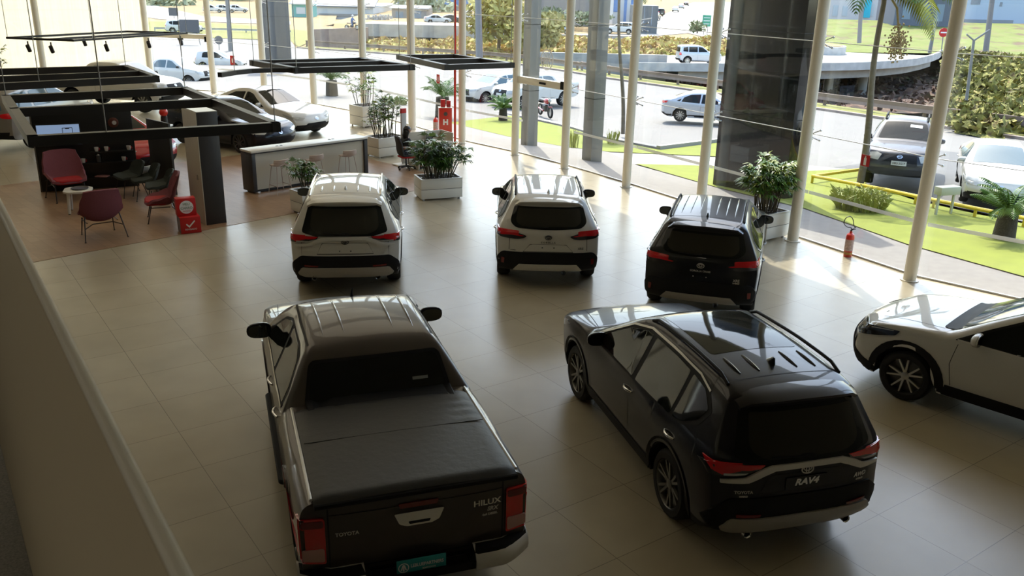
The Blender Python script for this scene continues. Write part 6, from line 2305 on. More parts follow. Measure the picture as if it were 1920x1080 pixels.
def bumpy(name, A, B, n, m, amp, seed, label, cat='shrubs', kind='stuff', k=9, sub=3, leaves=0, ls=.3):
    """rough vegetated slope between two lines of points"""
    R = random.Random(seed)
    G = []
    n, k = n * 3, k * 3
    off = Vector((seed * 7.1, 0, 0))
    for i in range(n + 1):
        t_ = i / n
        f = t_ * (len(A) - 1)
        j = min(int(f), len(A) - 2)
        a, c = A[j].lerp(A[j + 1], f - j), B[j].lerp(B[j + 1], f - j)
        row = []
        for q in range(k + 1):
            p = a.lerp(c, q / k)
            e = noise.noise(p * .33 + off) * 1.0 + noise.noise(p * .9 + off) * .7 + noise.noise(p * 2.3) * .4
            e *= amp * (1 if 0 < q < k else .2)
            row.append((p.x + R.uniform(-.1, .1) * amp, p.y - e * .5, p.z + e))
        G.append(row)
    b = MB(); b.grid(G)
    for _ in range(leaves):
        i, q = R.randrange(1, n), R.randrange(1, k)
        p = Vector(G[i][q]) + Vector((R.uniform(-.5, .5), R.uniform(-.4, .4), R.uniform(0, .45) * ls * 2))
        u = Vector((R.gauss(0, 1), R.gauss(0, 1), R.gauss(0, .8))).normalized()
        w_ = u.cross(Vector((R.gauss(0, 1), R.gauss(0, 1), R.gauss(0, 1)))).normalized()
        s = ls * R.uniform(.5, 1.3)
        b.add([p - u * s, p + w_ * s * .5, p + u * s, p - w_ * s * .5], [(0, 1, 2, 3)])
    o = b.build(name, m, None, 60)
    return tag(o, label, cat, kind=kind)


def brush_mat(name, cs, sc=1.5):
    m = bpy.data.materials.new(name)
    m.use_nodes = True
    t = m.node_tree
    bs = t.nodes['Principled BSDF']
    bs.inputs['Roughness'].default_value = .95
    g = t.nodes.new('ShaderNodeNewGeometry')
    nz = t.nodes.new('ShaderNodeTexNoise')
    nz.inputs['Scale'].default_value = sc
    nz.inputs['Detail'].default_value = 8
    t.links.new(g.outputs['Position'], nz.inputs['Vector'])
    cr = t.nodes.new('ShaderNodeValToRGB')
    e = cr.color_ramp.elements
    e[0].position, e[0].color = .33, (*cs[0], 1)
    e[1].position, e[1].color = .68, (*cs[-1], 1)
    for i, c in enumerate(cs[1:-1]):
        x = e.new(.33 + .35 * (i + 1) / (len(cs) - 1)); x.color = (*c, 1)
    t.links.new(nz.outputs['Fac'], cr.inputs[0])
    t.links.new(cr.outputs[0], bs.inputs['Base Color'])
    bp = t.nodes.new('ShaderNodeBump'); bp.inputs['Strength'].default_value = .8; bp.inputs['Distance'].default_value = .3
    t.links.new(nz.outputs['Fac'], bp.inputs['Height'])
    t.links.new(bp.outputs[0], bs.inputs['Normal'])
    return m


BR1 = brush_mat('dry_yellow_brush', [(.22, .13, .05), (.42, .28, .11), (.48, .42, .12), (.28, .25, .07)])
BR2 = brush_mat('green_brown_brush', [(.06, .045, .018), (.15, .14, .035), (.27, .25, .06), (.18, .12, .05)])
BR3 = brush_mat('slope_grass', [(.10, .06, .033), (.115, .14, .02), (.13, .155, .024), (.15, .115, .045)], .35)
BR4 = brush_mat('dark_earth_brush', [(.04, .028, .02), (.09, .05, .035), (.14, .09, .06), (.05, .06, .02)], .6)
bumpy('brush', [fd(690, 96, 68), fd(850, 104, 66), fd(1000, 118, 62)], [fd(690, 79, 75), fd(850, 80, 75), fd(1000, 84, 74)], 60, BR1, .5, 1, 'dry orange brush in the cutting under the viaduct', leaves=2500, ls=.45)
bumpy('brush', [fd(985, 101, 62), fd(1200, 104, 62), fd(1360, 108, 62)], [fd(985, 74, 73), fd(1200, 75, 73), fd(1360, 80, 71)], 60, BR1, .5, 2, 'yellow brush band behind the grey road barrier', leaves=3500, ls=.45)
bumpy('brush', [atd(1790, 250, 41), atd(1850, 262, 39), atd(2100, 280, 38)], [atd(1775, 104, 76), atd(1850, 106, 76), atd(2100, 110, 76)], 60, BR2, .55, 3, 'dense green and ochre brush slope at the right edge', k=16, leaves=9000, ls=.32)
bumpy('brush', [fd(1180, 205, 50), fd(1540, 205, 50), fd(1800, 215, 50)], [fd(1180, 134, 76), fd(1540, 130, 76), fd(1800, 130, 76)], 40, BR4, .35, 4, 'dark brown earth slope under the curved ramp', leaves=1500, ls=.4)
bumpy('grass_slope', [fd(1500, 97, 70), fd(1760, 100, 68), fd(2150, 112, 66)], [fd(1500, 34, 92), fd(1760, 42, 92), fd(2150, 48, 92)], 40, BR3, .14, 5, 'green and brown grass slope below the buildings on the right', 'grass')

# curved ramp
t = thing('ramp', 'curved concrete ramp with stained white parapet at the right', 'ramp')
out_px = [(1185, 117), (1260, 118), (1350, 119), (1450, 119), (1542, 118), (1600, 117), (1642, 115.5), (1690, 112.5), (1722, 109), (1748, 103), (1762, 98), (1768, 93)]
in_px = [(1768, 90), (1752, 90), (1700, 86), (1615, 78), (1551, 74), (1450, 74), (1350, 86), (1185, 98)]
zt, zd, zl = 1.0, .42, .30
O = [gt(u, v, zt) for u, v in out_px]
I = [gt(u, v, zd) for u, v in in_px]
isl = gt(1535, 98, zd)
zt, zd, zl, zb = zt + gz(99), zd + gz(99), zl + gz(99), -.5 + gz(99)
b = MB(); b.add([(p.x, p.y, zd) for p in O] + [(p.x, p.y, zd) for p in I], [tuple(range(len(O) + len(I)))]); b.build('deck', ground_mat('ramp_surface', (.36, .34, .31), .1), t, 0)
b = MB()
n = len(O)
cen = Vector((sum(p.x for p in O) / n, sum(p.y for p in O) / n + 8, 0))
Oi = [p + (cen - Vector((p.x, p.y, 0))).normalized() * .35 for p in O]
vs = [(p.x, p.y, zl) for p in O] + [(p.x, p.y, zt) for p in O] + [(p.x, p.y, zt) for p in Oi] + [(p.x, p.y, zl) for p in Oi]
b.add(vs, [(r * n + i, r * n + i + 1, ((r + 1) % 4) * n + i + 1, ((r + 1) % 4) * n + i) for r in range(4) for i in range(n - 1)])
b.build('parapet', mat('stained_white_parapet', (.46, .45, .43), .85, noise=.45, nscale=1.1), t, 30)
b = MB()
Ob = [p + (cen - Vector((p.x, p.y, 0))).normalized() * 1.0 for p in O[1:-1]]
vs = [(p.x, p.y, zb) for p in Ob] + [(p.x, p.y, zl) for p in Ob]
m_ = len(Ob)
b.add(vs + [(p.x, p.y + 6, zl) for p in Ob] + [(p.x, p.y + 6, zb) for p in Ob], [(r * m_ + i, r * m_ + i + 1, ((r + 1) % 4) * m_ + i + 1, ((r + 1) % 4) * m_ + i) for r in range(4) for i in range(m_ - 1)])
b.build('edge_beam', CONC, t, 30)
for u, y in ((1552, 58), (1616, 59)):
    p = fd(u, 170, y); b = MB(); b.cyl((p.x, p.y, -8), 8 + zl, .42, 16); b.build('pier', CONC, t)
t = thing('ramp_island', 'rounded white concrete island wall on the ramp deck', 'island wall', isl)
b = MB(); P = [(math.cos(2 * PI * k / 32) * 2.6, math.sin(2 * PI * k / 32) * 4.5) for k in range(32)]
b.prism(P, .0, .85); b.build('wall_ring', mat('stained_white_parapet', (.46, .45, .43)), t, 30)
b = MB(); b.prism([(x * .88, y * .88) for x, y in P], .8, .9); b.build('planting', DRY, t, 30)

# cladding pillars outside the glass
SLATE = mat('dark_slate_cladding', (.075, .083, .092), .35, noise=.15, nscale=3)
STONE = mat('grey_stone_cladding', (.20, .195, .18), .5, noise=.1, nscale=2)
BGLASS = mat('black_glass_cladding', (.008, .009, .009), .07)


BIGL = 2.55


def pillar(label, pa, pb, depth, m, side=None, joints=(2.2, 4.4, 6.6)):
    d = (pb - pa); L = d.length
    t = thing('clad_pillar', label, 'pillar', (pa.x, pa.y, pa.z - .02), math.atan2(d.y, d.x), kind='thing')
    H = CEIL - pa.z
    b = MB(); b.box((L / 2, depth / 2, H / 2), (L, depth, H)); b.build('cladding', m, t, bevel=.01)
    b = MB()
    for z in joints: b.box((L / 2, depth / 2, z), (L + .006, depth + .006, .02))
    b.build('joint', SEAMMAT, t, 0)
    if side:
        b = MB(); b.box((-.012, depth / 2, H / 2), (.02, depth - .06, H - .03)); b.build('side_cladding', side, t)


pillar('wide black glass-clad pillar mirroring the showroom, between two posts', gt(1336, 346), gt(1336, 346) + TD * BIGL, .6, BGLASS, SLATE)
pillar('grey stone pillar right of the entrance glass', gt(1090, 311), gt(1090, 311) + TD * .46, .46, STONE, mat('lit_stone_side', (.30, .29, .26), .6))  # same stone; reflected light on this side put into a paler colour
pillar('grey stone pillar seen through the entrance door', gt(976, 285), gt(976, 285) + TD * .42, .42, STONE, mat('lit_stone_side', (.30, .29, .26), .6))  # paler side again stands for reflected light on the stone
pillar('dark slate pillar at the far left of the street', gt(499, 143.5), gt(548, 143.5), 1.6, SLATE, SLATE)

# yellow low barrier round the parking bay
YEL = mat('yellow_barrier_paint', (.62, .46, .03), .45)
t = thing('parking_barrier', 'low yellow pipe barrier round the parking bay on the lawn', 'barrier')
line = [gt(u, v, .22) for u, v in ((1612, 318), (1524, 330), (1667, 357), (1718, 368), (1752, 375), (1830, 391), (1922, 409), (2050, 434))]
b = MB(); b.tube(line, .05, 8); b.build('rail', YEL, t)
for k in (0, 1, 2, 3, 4, 5, 6):
    b = MB(); b.cyl((line[k].x, line[k].y, line[k].z - .24), .24, .04, 8); b.build('post', YEL, t)

# palm, cycads, tufts, trees


def frond(mb, o, az, el, L, droop, leaf, wd, n=22, rach=None, flat=1.0):
    h = Vector((math.cos(az), math.sin(az), 0))
    pts = []
    for k in range(n + 1):
        s = k / n
        e = el - droop * s * s
        pts.append((pts[-1] if pts else Vector(o)) + (h * math.cos(e) + Vector((0, 0, 1)) * math.sin(e)) * (L / n))
    if rach: rach.tube(pts, [lerp(.022, .005, k / n) * min(1, L) for k in range(n + 1)], 5)
    for k in range(2, n + 1):
        s = k / n
        d = (pts[k] - pts[k - 1]).normalized()
        sd = Vector((-h.y, h.x, 0))
        up = sd.cross(d)
        ll = leaf * (math.sin(PI * min(1, s * .9 + .12)) ** .7)
        for sg in (-1, 1):
            ld = (sd * sg * .85 + d * .55 + up * .25 * flat).normalized()
            p = pts[k]
            q = p + ld * ll * .55
            r = p + ld * ll + Vector((0, 0, -ll * .28))
            w = d * wd
            mb.add([p - w * .4, p + w * .4, q + w, r, q - w], [(0, 1, 2, 3, 4)])


def palm(label, base, top, fr, R, crown_mats, trunk_r=.11, dead=True):
    t = thing('palm_tree', label, 'palm tree', base)
    tp = Vector(top) - Vector(base)
    b = MB()
    P = [Vector((0, 0, -.02)).lerp(tp, k / 14) + Vector((.05 * math.sin(k * .5), 0, 0)) * (1 if 0 < k < 14 else 0) for k in range(15)]
    b.tube(P, [lerp(trunk_r * 1.25, trunk_r * .75, k / 14) for k in range(15)], 12)
    b.build('trunk', mat('grey_brown_trunk', (.16, .13, .095), .9, noise=.35, nscale=8, bump=.4), t)
    for az, el, L, dr, mi in fr:
        mb, rc = MB(), MB()
        frond(mb, tp, az, el, L, dr, .55, .035, 26, rc)
        o = mb.build('frond', crown_mats[mi], t, 0)
        rc.build('midrib', crown_mats[mi], o)
    if dead:
        b = MB()
        rr = random.Random(4)
        for k in range(320):
            p = Vector((rr.gauss(.42, .12), rr.gauss(-.35, .12), rr.gauss(-1.40, .20)))
            b.ball(tp + p, (.026, .026, .03), 6, 4)
        b.tube([tp, tp + Vector((.3, -.25, -.5)), tp + Vector((.45, -.35, -1.3))], .03, 6)
        b.build('seed_cluster', mat('tan_seed_cluster', (.36, .27, .14), .9), t)
    return t


PG = mat('palm_leaf_green', (.075, .15, .02), .4, noise=.3, nscale=2)
PY = mat('palm_leaf_yellow', (.34, .33, .03), .4, noise=.3, nscale=2)
pbase = gt(1611, 352)
ptop = atd(1660, -22, pbase.y - .2)
palm('tall palm on the lawn in front of the parked grey pickup', pbase, ptop,
     [(3.3, .5, 2.6, 1.9, 0), (2.7, .7, 2.4, 1.8, 0), (4.0, .35, 2.4, 2.2, 0), (-.2, .55, 2.7, 1.9, 0), (.4, .5, 2.6, 2.0, 0), (-.7, .25, 2.6, 2.1, 0), (-1.2, .1, 2.4, 1.9, 1), (-1.0, -.2, 2.2, 1.4, 1), (1.5, .9, 2.4, 1.6, 0), (4.8, .4, 2.0, 1.9, 0)], 0, [PG, PY], .085)
cb = gt(1040, 60, 0)
palm('small yellow-green palm behind the entrance pillars', gt(1168, 250), atd(1160, -30, gt(1168, 250).y),
     [(3.3, .3, 2.2, 2.0, 1), (2.8, .6, 2.2, 1.9, 0), (3.9, .2, 2.1, 2.0, 0), (-.3, .3, 2.2, 2.0, 1), (.5, .5, 2.2, 1.9, 0), (-.9, .2, 2.0, 2.0, 0)], 0, [PG, PY], .07, False)


def cycad(label, base, h, L, n, seed, m=PG, r=.22, el0=.35, el1=1.25):
    t = thing('cycad', label, 'cycad palm', base)
    R = random.Random(seed)
    b = MB(); b.lathe([(r * 1.1, -.02), (r, h * .5), (r * .9, h), (.02, h + .06)], 16); b.build('trunk', mat('dark_shaggy_trunk', (.05, .04, .03), .95, noise=.6, nscale=30, bump=.8), t)
    for k in range(n):
        mb, rc = MB(), MB()
        el = R.uniform(el0, el1)
        frond(mb, (0, 0, h), 2 * PI * k / n + R.uniform(-.2, .2), el, L * R.uniform(.8, 1.05), R.uniform(.9, 1.6), .22 * L, .018, 18, rc)
        o = mb.build('frond', m, t, 0)
        rc.build('midrib', m, o)
    return t


cycad('cycad with dark trunk on the lawn at the right edge', gt(1881, 448), .62, 1.05, 22, 1, PG)
cycad('large cycad with thick grey trunk left of the tall cane planter', gt(623, 190), 1.15, 1.5, 20, 2, PG, .34)
cycad('cycad on the lawn left of the hose cabinet', gt(830, 222), 1.0, 1.35, 20, 3, PG, .34)
cycad('bright cycad in front of the parked white pickup', gt(943, 226), .55, .95, 18, 4, PG, .2)


def tuft(label, base, n, h, sp, seed, m, wd=.02, name='grass_tuft'):
    R = random.Random(seed)
    b = MB()
    for k in range(n):
        a = R.uniform(0, 2 * PI); r0 = math.sqrt(R.uniform(0, 1)) * .62 * sp
        hh = h * R.uniform(.5, 1); out = R.uniform(.05, .45) * sp
        p = Vector((math.cos(a) * r0, math.sin(a) * r0, -.01))
        a2 = a + R.gauss(0, .9)
        d = Vector((math.cos(a2), math.sin(a2), 0))
        a3 = R.uniform(0, 2 * PI)
        s = Vector((math.cos(a3), math.sin(a3), 0)) * wd
        q = p + d * out * .4 + Vector((0, 0, hh * .75)); e = p + d * out + Vector((0, 0, hh * R.uniform(.55, 1)))
        b.add([p - s, p + s, q + s * .8, e, q - s * .8], [(0, 1, 2, 3, 4)])
    o = b.build(name, m, None, 0, loc=base)
    return tag(o, label, 'plant')


TUFT = mat('tuft_yellow_green', (.30, .32, .06), .5, noise=.4, nscale=5)
tuft('wide spiky yellow-green tuft on the lawn at the foot of the palm', gt(1612, 392), 900, .62, .95, 1, TUFT, .010)
tuft('small green tuft beside the right stone pillar', gt(1148, 270), 60, .75, .35, 2, TUFT, .008)
tuft('thin green tuft between the two stone pillars', gt(1075, 278), 50, .95, .30, 3, TUFT, .008)
tuft('dry tuft beside the white hatchback on the far road', gt(368, 131), 120, .7, .9, 4, mat('dry_tuft', (.34, .30, .12), .8), .05)
tuft('dark low shrub on the lawn behind the two back planters', gt(738, 203), 260, .8, .9, 5, LEAF, .04, 'shrub')


def tree(label, base, h, rad, hz, m, seed, n=900, ls=.28, trunk=.14, name='tree'):
    t = thing(name, label, 'tree', base)
    if base.y > 80: h, rad, hz, ls, trunk = [1.5 * q for q in (h, rad, hz, ls, trunk)]
    R = random.Random(seed)
    b = MB()
    b.tube([(0, 0, -.05), (.05, 0, h * .5), (0, 0, h)], [trunk, trunk * .8, trunk * .5], 8)
    for k in range(5):
        a = R.uniform(0, 2 * PI)
        b.tube([(0, 0, h * .6), (math.cos(a) * rad * .5, math.sin(a) * rad * .5, h + hz * R.uniform(-.1, .3))], [trunk * .5, trunk * .15], 6)
    b.build('trunk', mat('grey_brown_trunk', (.16, .13, .095)), t)
    b = MB()
    cl = [(R.uniform(-.6, .6) * rad, R.uniform(-.6, .6) * rad, h + R.uniform(-.4, .6) * hz, R.uniform(.35, .6)) for _ in range(9)]
    for k in range(n):
        cx_, cy_, cz_, cr_ = R.choice(cl)
        v = Vector((R.gauss(0, 1), R.gauss(0, 1), R.gauss(0, 1))).normalized() * R.uniform(.5, 1) ** .5 * cr_
        p = Vector((cx_ + v.x * rad, cy_ + v.y * rad, cz_ + v.z * hz))
        u = Vector((R.gauss(0, 1), R.gauss(0, 1), R.gauss(0, 1))).normalized()
        w_ = u.orthogonal().normalized()
        s = ls * R.uniform(.6, 1.2)
        b.add([p - u * s, p + w_ * s * .5, p + u * s, p - w_ * s * .5], [(0, 1, 2, 3)])
    b.build('crown', m, t, 0)
    return t


YT = mat('yellow_tree_leaf', (.36, .31, .07), .7, noise=.4, nscale=1)
GT = mat('green_tree_leaf', (.12, .15, .05), .7, noise=.4, nscale=1)
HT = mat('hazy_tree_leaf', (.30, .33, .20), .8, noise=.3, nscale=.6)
tree('bushy yellow tree left of the entrance, beyond the road', fd(935, 92, 66), 2.0, 2.6, 2.2, YT, 1, 1500, .30)
tree('round olive bush behind the glass emblem', fd(1022, 92, 66), 1.0, 1.9, 1.6, mat('olive_leaf', (.26, .24, .07), .7, noise=.4, nscale=1), 2, 1300, .26, name='bush')
tree('orange-green bush left of the olive bush', fd(985, 85, 70), 1.0, 1.4, 1.2, BR1, 3, 600, .26, name='bush')
tree('pale green tree at the top left corner of the street', fd(298, 44, 150), 3, 6, 4.0, HT, 4, 900, .7)
tree('hazy tree beside the blue-grey building at the upper left', fd(425, 20, 190), 4, 8, 5, HT, 5, 900, .9)
tree('small tree in front of the blue building', fd(905, 26, 120), 3, 3.5, 3.0, HT, 6, 700, .5)
tree('pale tree on the brown slope left of the red pipe', fd(800, 30, 140), 2, 5, 3, HT, 7, 600, .6)
tree('dark bush beside the far road junction', fd(1307, 62, 80), .5, .8, .55, GT, 8, 250, .2, .06, name='bush')
tree('hedge clump in front of the grey-brown hall', fd(1060, 52, 96), 1.0, 5.5, 1.1, mat('hedge_leaf', (.10, .13, .06), .8, noise=.3), 9, 900, .35, name='hedge')


# poles and signs
def pole(label, base, top, r, m, arms=(), name='utility_pole', cat='pole'):
    t = thing(name, label, cat, base)
    b = MB(); b.tube([(0, 0, -.05), Vector(top) - Vector(base)], [r, r * .75], 10); b.build('shaft', m, t)
    for p, q, rr in arms:
        b = MB(); b.tube([Vector(p) - Vector(base), Vector(q) - Vector(base)], rr, 6); b.build('arm', m, t)
    return t


POLE = mat('grey_concrete_pole', (.20, .195, .19), .85, noise=.15)
p = gt(899, 116); pole('grey concrete pole right of the red pipe', p, atd(894, -120, p.y), .34, POLE)
p = gt(433, 98); pole('grey pole behind the far left road island', p, atd(420, -90, p.y), .24, POLE)
p = fd(1611, 80, 69); pole('grey pole at the head of the curved ramp', p, fd(1618, -60, 69), .24, POLE)
p = fd(1848, 97, 66); pole('tall grey pole on the grass slope at the right', p, fd(1868, -60, 66), .30, POLE)
ly = gt(1806, 232).y + 2.2
p = atd(1806, 236, ly); q = atd(1826, 76, ly)
pole('thin two-armed street lamp by the brush slope', p, q, .09, POLE, [(q, atd(1856, 56, ly), .05), (q, atd(1812, 64, ly), .04)], 'street_lamp', 'street lamp')
p = fd(1743, 98, 58); pole('thin leaning post at the edge of the ramp', p, fd(1752, 52, 58), .18, POLE)
p = fd(1195, 62, 84); q = fd(1200, 38, 84); pole('white street lamp beside the dark fence', p, q, .08, PALE, [(q, fd(1222, 34, 84), .06)], 'street_lamp', 'street lamp')
t = thing('road_sign', 'red round no-entry sign beside the ramp', 'road sign', fd(1765, 97, 62))
top = fd(1769, 61, 62) - fd(1765, 97, 62)
b = MB(); b.tube([(0, 0, 0), top], .05, 8); b.build('post', POLE, t)
b = MB(); b.cyl((0, 0, 0),   .05, .45, 24, M=Matrix.Translation(top) @ Matrix.Rotation(PI / 2, 4, 'X')); o = b.build('disc', SIGNRED, t)
b = MB(); b.box((top.x, top.y - .055, top.z), (.60, .01, .13)); b.build('white_bar', WHITEINK, o)
t = thing('road_sign', 'green direction sign on two posts beyond the far rail', 'road sign', fd(1321, 66, 84))
b = MB(); p = fd(1325, 39, 84) - fd(1321, 66, 84); b.box(p, (1.15, .06, 1.5)); b.build('sign_face', mat('green_sign', (.05, .33, .20), .5), t)
for dx in (-.25, .25):
    b = MB(); b.cyl((p.x + dx, .08, 0), p.z, .04, 8); b.build('post', POLE, t)
for k in range(3):
    b = MB(); b.box((p.x, -.036, p.z - .4 + k * .4), (.85, .01, .09)); b.build('text_line', WHITEINK, t)
t = thing('billboard', 'dark grey board on two thin legs beyond the left road', 'billboard', gt(360, 84))
o0 = gt(360, 84)
b = MB(); p = atd(355, 49, o0.y) - o0; b.box(p, (2.1, .1, 1.35)); b.build('board', mat('dark_board_back', (.10, .10, .105), .7), t)
for u in (343, 375):
    q = atd(u, 80, o0.y) - o0; b = MB(); b.tube([(q.x, .05, 0), (q.x - .25, .05, p.z)], .035, 6); b.build('leg', POLE, t)
t = thing('road_sign', 'round road sign seen from the back on the left road island', 'road sign', gt(412, 118))
o0 = gt(412, 118); top = atd(410, 75, o0.y) - o0
b = MB(); b.tube([(0, 0, 0), top], .035, 8); b.build('post', POLE, t)
b = MB(); b.cyl((0, 0, 0), .03, .36, 20, M=Matrix.Translation(top) @ Matrix.Rotation(PI / 2, 4, 'X')); b.build('disc', mat('dark_board_back', (.10, .10, .105)), t)
t = thing('road_sign', 'small square sign in the upper left distance', 'road sign', fd(318, 42, 105))
b = MB(); p = fd(325, 22, 105) - fd(318, 42, 105); b.box(p, (1.6, .1, 1.35)); b.build('sign_face', mat('dark_board_back', (.10, .10, .105)), t)
b = MB(); b.cyl((p.x, .1, 0), p.z, .06, 6); b.build('post', POLE, t)
t = thing('meter_box', 'pale metal box on two legs behind the right-hand post', 'utility box', gt(1768, 402), .35)
b = MB(); b.box((0, 0, .62), (.62, .25, .20)); b.build('cabinet', mat('pale_olive_metal', (.42, .42, .30), .5), t, bevel=.01)
for x in (-.24, .24):
    b = MB(); b.box((x, 0, .28), (.05, .05, .56)); b.build('leg', mat('pale_olive_metal', (.42, .42, .30)), t)


# buildings
def building(label, u0, u1, vb, vt, y, dp, m, roof=None, rh=.0, wins=(), wm=None, name='building'):
    a, c = fd(u0, vb, y), fd(u1, vb, y)
    zt_ = fd(u0, vt, y).z
    y *= 1.5
    dp *= 1.5
    t = thing(name, label, 'building', ((a.x + c.x) / 2, y, 0))
    w_ = c.x - a.x
    b = MB(); b.box((0, dp / 2, (zt_ - 3) / 2), (w_, dp, zt_ + 3)); b.build('walls', m, t, 0)
    if roof:
        b = MB()
        b.add([(-w_ / 2 - .4, -.5, zt_), (w_ / 2 + .4, -.5, zt_), (w_ / 2 + .4, dp / 2, zt_ + rh), (-w_ / 2 - .4, dp / 2, zt_ + rh), (-w_ / 2 - .4, -.5, zt_ + .2), (w_ / 2 + .4, -.5, zt_ + .2), (w_ / 2 + .4, dp / 2, zt_ + rh + .2), (-w_ / 2 - .4, dp / 2, zt_ + rh + .2)],
              [(0, 3, 2, 1), (4, 5, 6, 7), (0, 1, 5, 4), (1, 2, 6, 5), (2, 3, 7, 6), (3, 0, 4, 7)])
        b.build('roof', roof, t, 0)
    for (wu0, wu1, wv0, wv1) in wins:
        p, q = atd(wu0, wv0, y), atd(wu1, wv1, y)
        b = MB(); b.box(((p.x + q.x) / 2 - (a.x + c.x) / 2, -.03, (p.z + q.z) / 2), (abs(q.x - p.x), .08, abs(q.z - p.z))); b.build('window', wm or CGLASS, t, 0)
    return t


BW = mat('pale_blue_wall', (.42, .50, .60), .8, noise=.06)
GW = mat('grey_blue_wall', (.20, .25, .31), .8)
TW = mat('teal_wall', (.12, .36, .34), .8)
BRW = mat('brown_grey_wall', (.30, .27, .25), .85)
BLU = mat('blue_wall', (.10, .22, .48), .7)
LW = mat('light_wall', (.55, .55, .55), .8)
RGREY = mat('grey_roof', (.19, .20, .22), .8)
building('blue-grey building in the upper left distance', 345, 475, 26, -30, 210, 20, GW, RGREY, 3, [(352, 372, 14, 4), (384, 410, 14, 4), (430, 462, 16, 4)], mat('pale_wall_bay', (.36, .40, .45), .7))
building('low pale blue wall building behind the parked row at the upper left', 420, 545, 30, 18, 170, 8, BW, LW, .5)
building('teal shed left of the big grey-roofed warehouse', 548, 585, 32, 8, 117, 3, TW, LW, .5, [(556, 572, 26, 14)], LW)
building('wide pale warehouse with dark grey roof', 592, 700, 30, 12, 125, 26, LW, RGREY, 5, [(598, 690, 31, 27)], BRW)
building('ruined low house with debris in front, left of the red pipe', 735, 800, 42, 16, 115, 8, BRW, LW, .3, [(742, 756, 36, 22), (770, 790, 38, 20)], GW)
building('pale tower block at the top beside the ruin', 742, 760, 20, -30, 170, 8, BW, LW, .2)
building('blue building above the yellow tree', 812, 960, 34, -30, 150, 20, BRW, BLU, 2, [(812, 960, 10, -30)], BLU)
building('grey-brown hall with a tall white window behind the entrance', 985, 1185, 36, -30, 105, 18, BRW, RGREY, 2, [(1036, 1046, 35, 15), (1058, 1068, 30, 18)], LW)
building('blue-striped building right of the stone pillar', 1148, 1200, 46, -30, 95, 8, LW, BLU, 1, [(1168, 1178, 46, -30), (1182, 1196, 22, -30), (1150, 1164, 22, -10)], BLU)
building('dark fenced building beside the far road', 1186, 1232, 52, 10, 90, 3, mat('dark_fence', (.13, .14, .15), .8), None, 0, [(1190, 1194, 50, 12), (1206, 1210, 50, 12), (1220, 1224, 48, 12)], GW)
building('white building with cyan door above the right grass slope', 1545, 1665, 33, -30, 100, 10, LW, LW, .3, [(1560, 1572, 30, 10), (1578, 1590, 30, 12), (1612, 1640, 30, 8)], mat('pale_window', (.45, .52, .55), .3))
b = MB(); p = fd(1627, 16, 99.8); b.box((p.x, p.y, p.z), (1.05, .06, 2.85)); tag(b.build('door_panel', mat('cyan_panel', (.02, .45, .60), .5), None, 0), 'cyan blue upright panel on the white building above the slope', 'panel', kind='thing')  # cyan door of the white building
building('dark glazed building between the palm fronds', 1675, 1780, 43, -10, 88, 4.5, mat('dark_blue_wall', (.11, .12, .16), .6), LW, .3, [(1690, 1710, 36, 8), (1725, 1745, 38, 8), (1752, 1772, 40, 8)], GW)
building('large pale blue building at the top right corner', 1783, 1990, 46, -40, 96, 20, BW, LW, .5, [(1820, 1840, 8, -6), (1874, 1880, 12, 4), (1783, 1900, 46, 38)], mat('grey_wall_band', (.24, .26, .29), .7))
for k, u in enumerate((702, 712, 724)):
    p = fd(u, 36, 108)
    b = MB(); R = random.Random(k)
    for _ in range(24): b.box((R.gauss(0, .7), R.gauss(0, .5), R.uniform(.1, 1.0)), (R.uniform(.1, .7), .2, R.uniform(.1, .6)), R.uniform(0, 3))
    tag(b.build('rubble_heap', mat('pale_rubble', (.42, .40, .38), .9, noise=.4, nscale=1), None, 0, loc=(p.x, p.y, p.z - .4)), ['pale rubble heap, left of three below the ruined house', 'pale rubble heap, middle of three below the ruined house', 'pale rubble heap, right of three below the ruined house'][k], 'rubble')
# far junction road
poly_ground('ground_junction', [p + Vector((0, 0, .0)) for p in PX(.42, (1000, 64), (1190, 63), (1235, 44), (1215, 36), (1238, 30), (1275, 14), (1300, 4), (1400, 4), (1400, 76), (1340, 74), (1290, 62), (1200, 70))], CONCM)
poly_ground('ground_far_road', PX(.02, (262, 30), (300, 36), (420, 42), (545, 46), (545, 40), (380, 30), (290, 10), (262, 8)), CONCM)

# ---------------------------------------------------------------- vehicles outside


def outside(S, pnt, kind, label, px, f, z=0.0, ref='nose', rim=ALLOY, glass=CGLASS, cat='car', name='car', logo=1, mirror=None, style=3):
    f = Vector((f[0], f[1], 0)).normalized()
    p = gt(px[0], px[1], z)
    r = Vector((f.y, -f.x, 0))
    if ref == 'nose': o = p - f * max(q[0] for q in S['front'])
    elif ref == 'rearR': o = p - r * (S['hw'] - .1)
    elif ref == 'frontR': o = p - f * S['wb'] - r * (S['hw'] - .1)
    else: o = p
    c = Car(S, pnt, name, label, cat, (o.x, o.y, p.z), heading(f))
    plain(c, kind, rim, glass, True, logo, mirror, style)
    return c


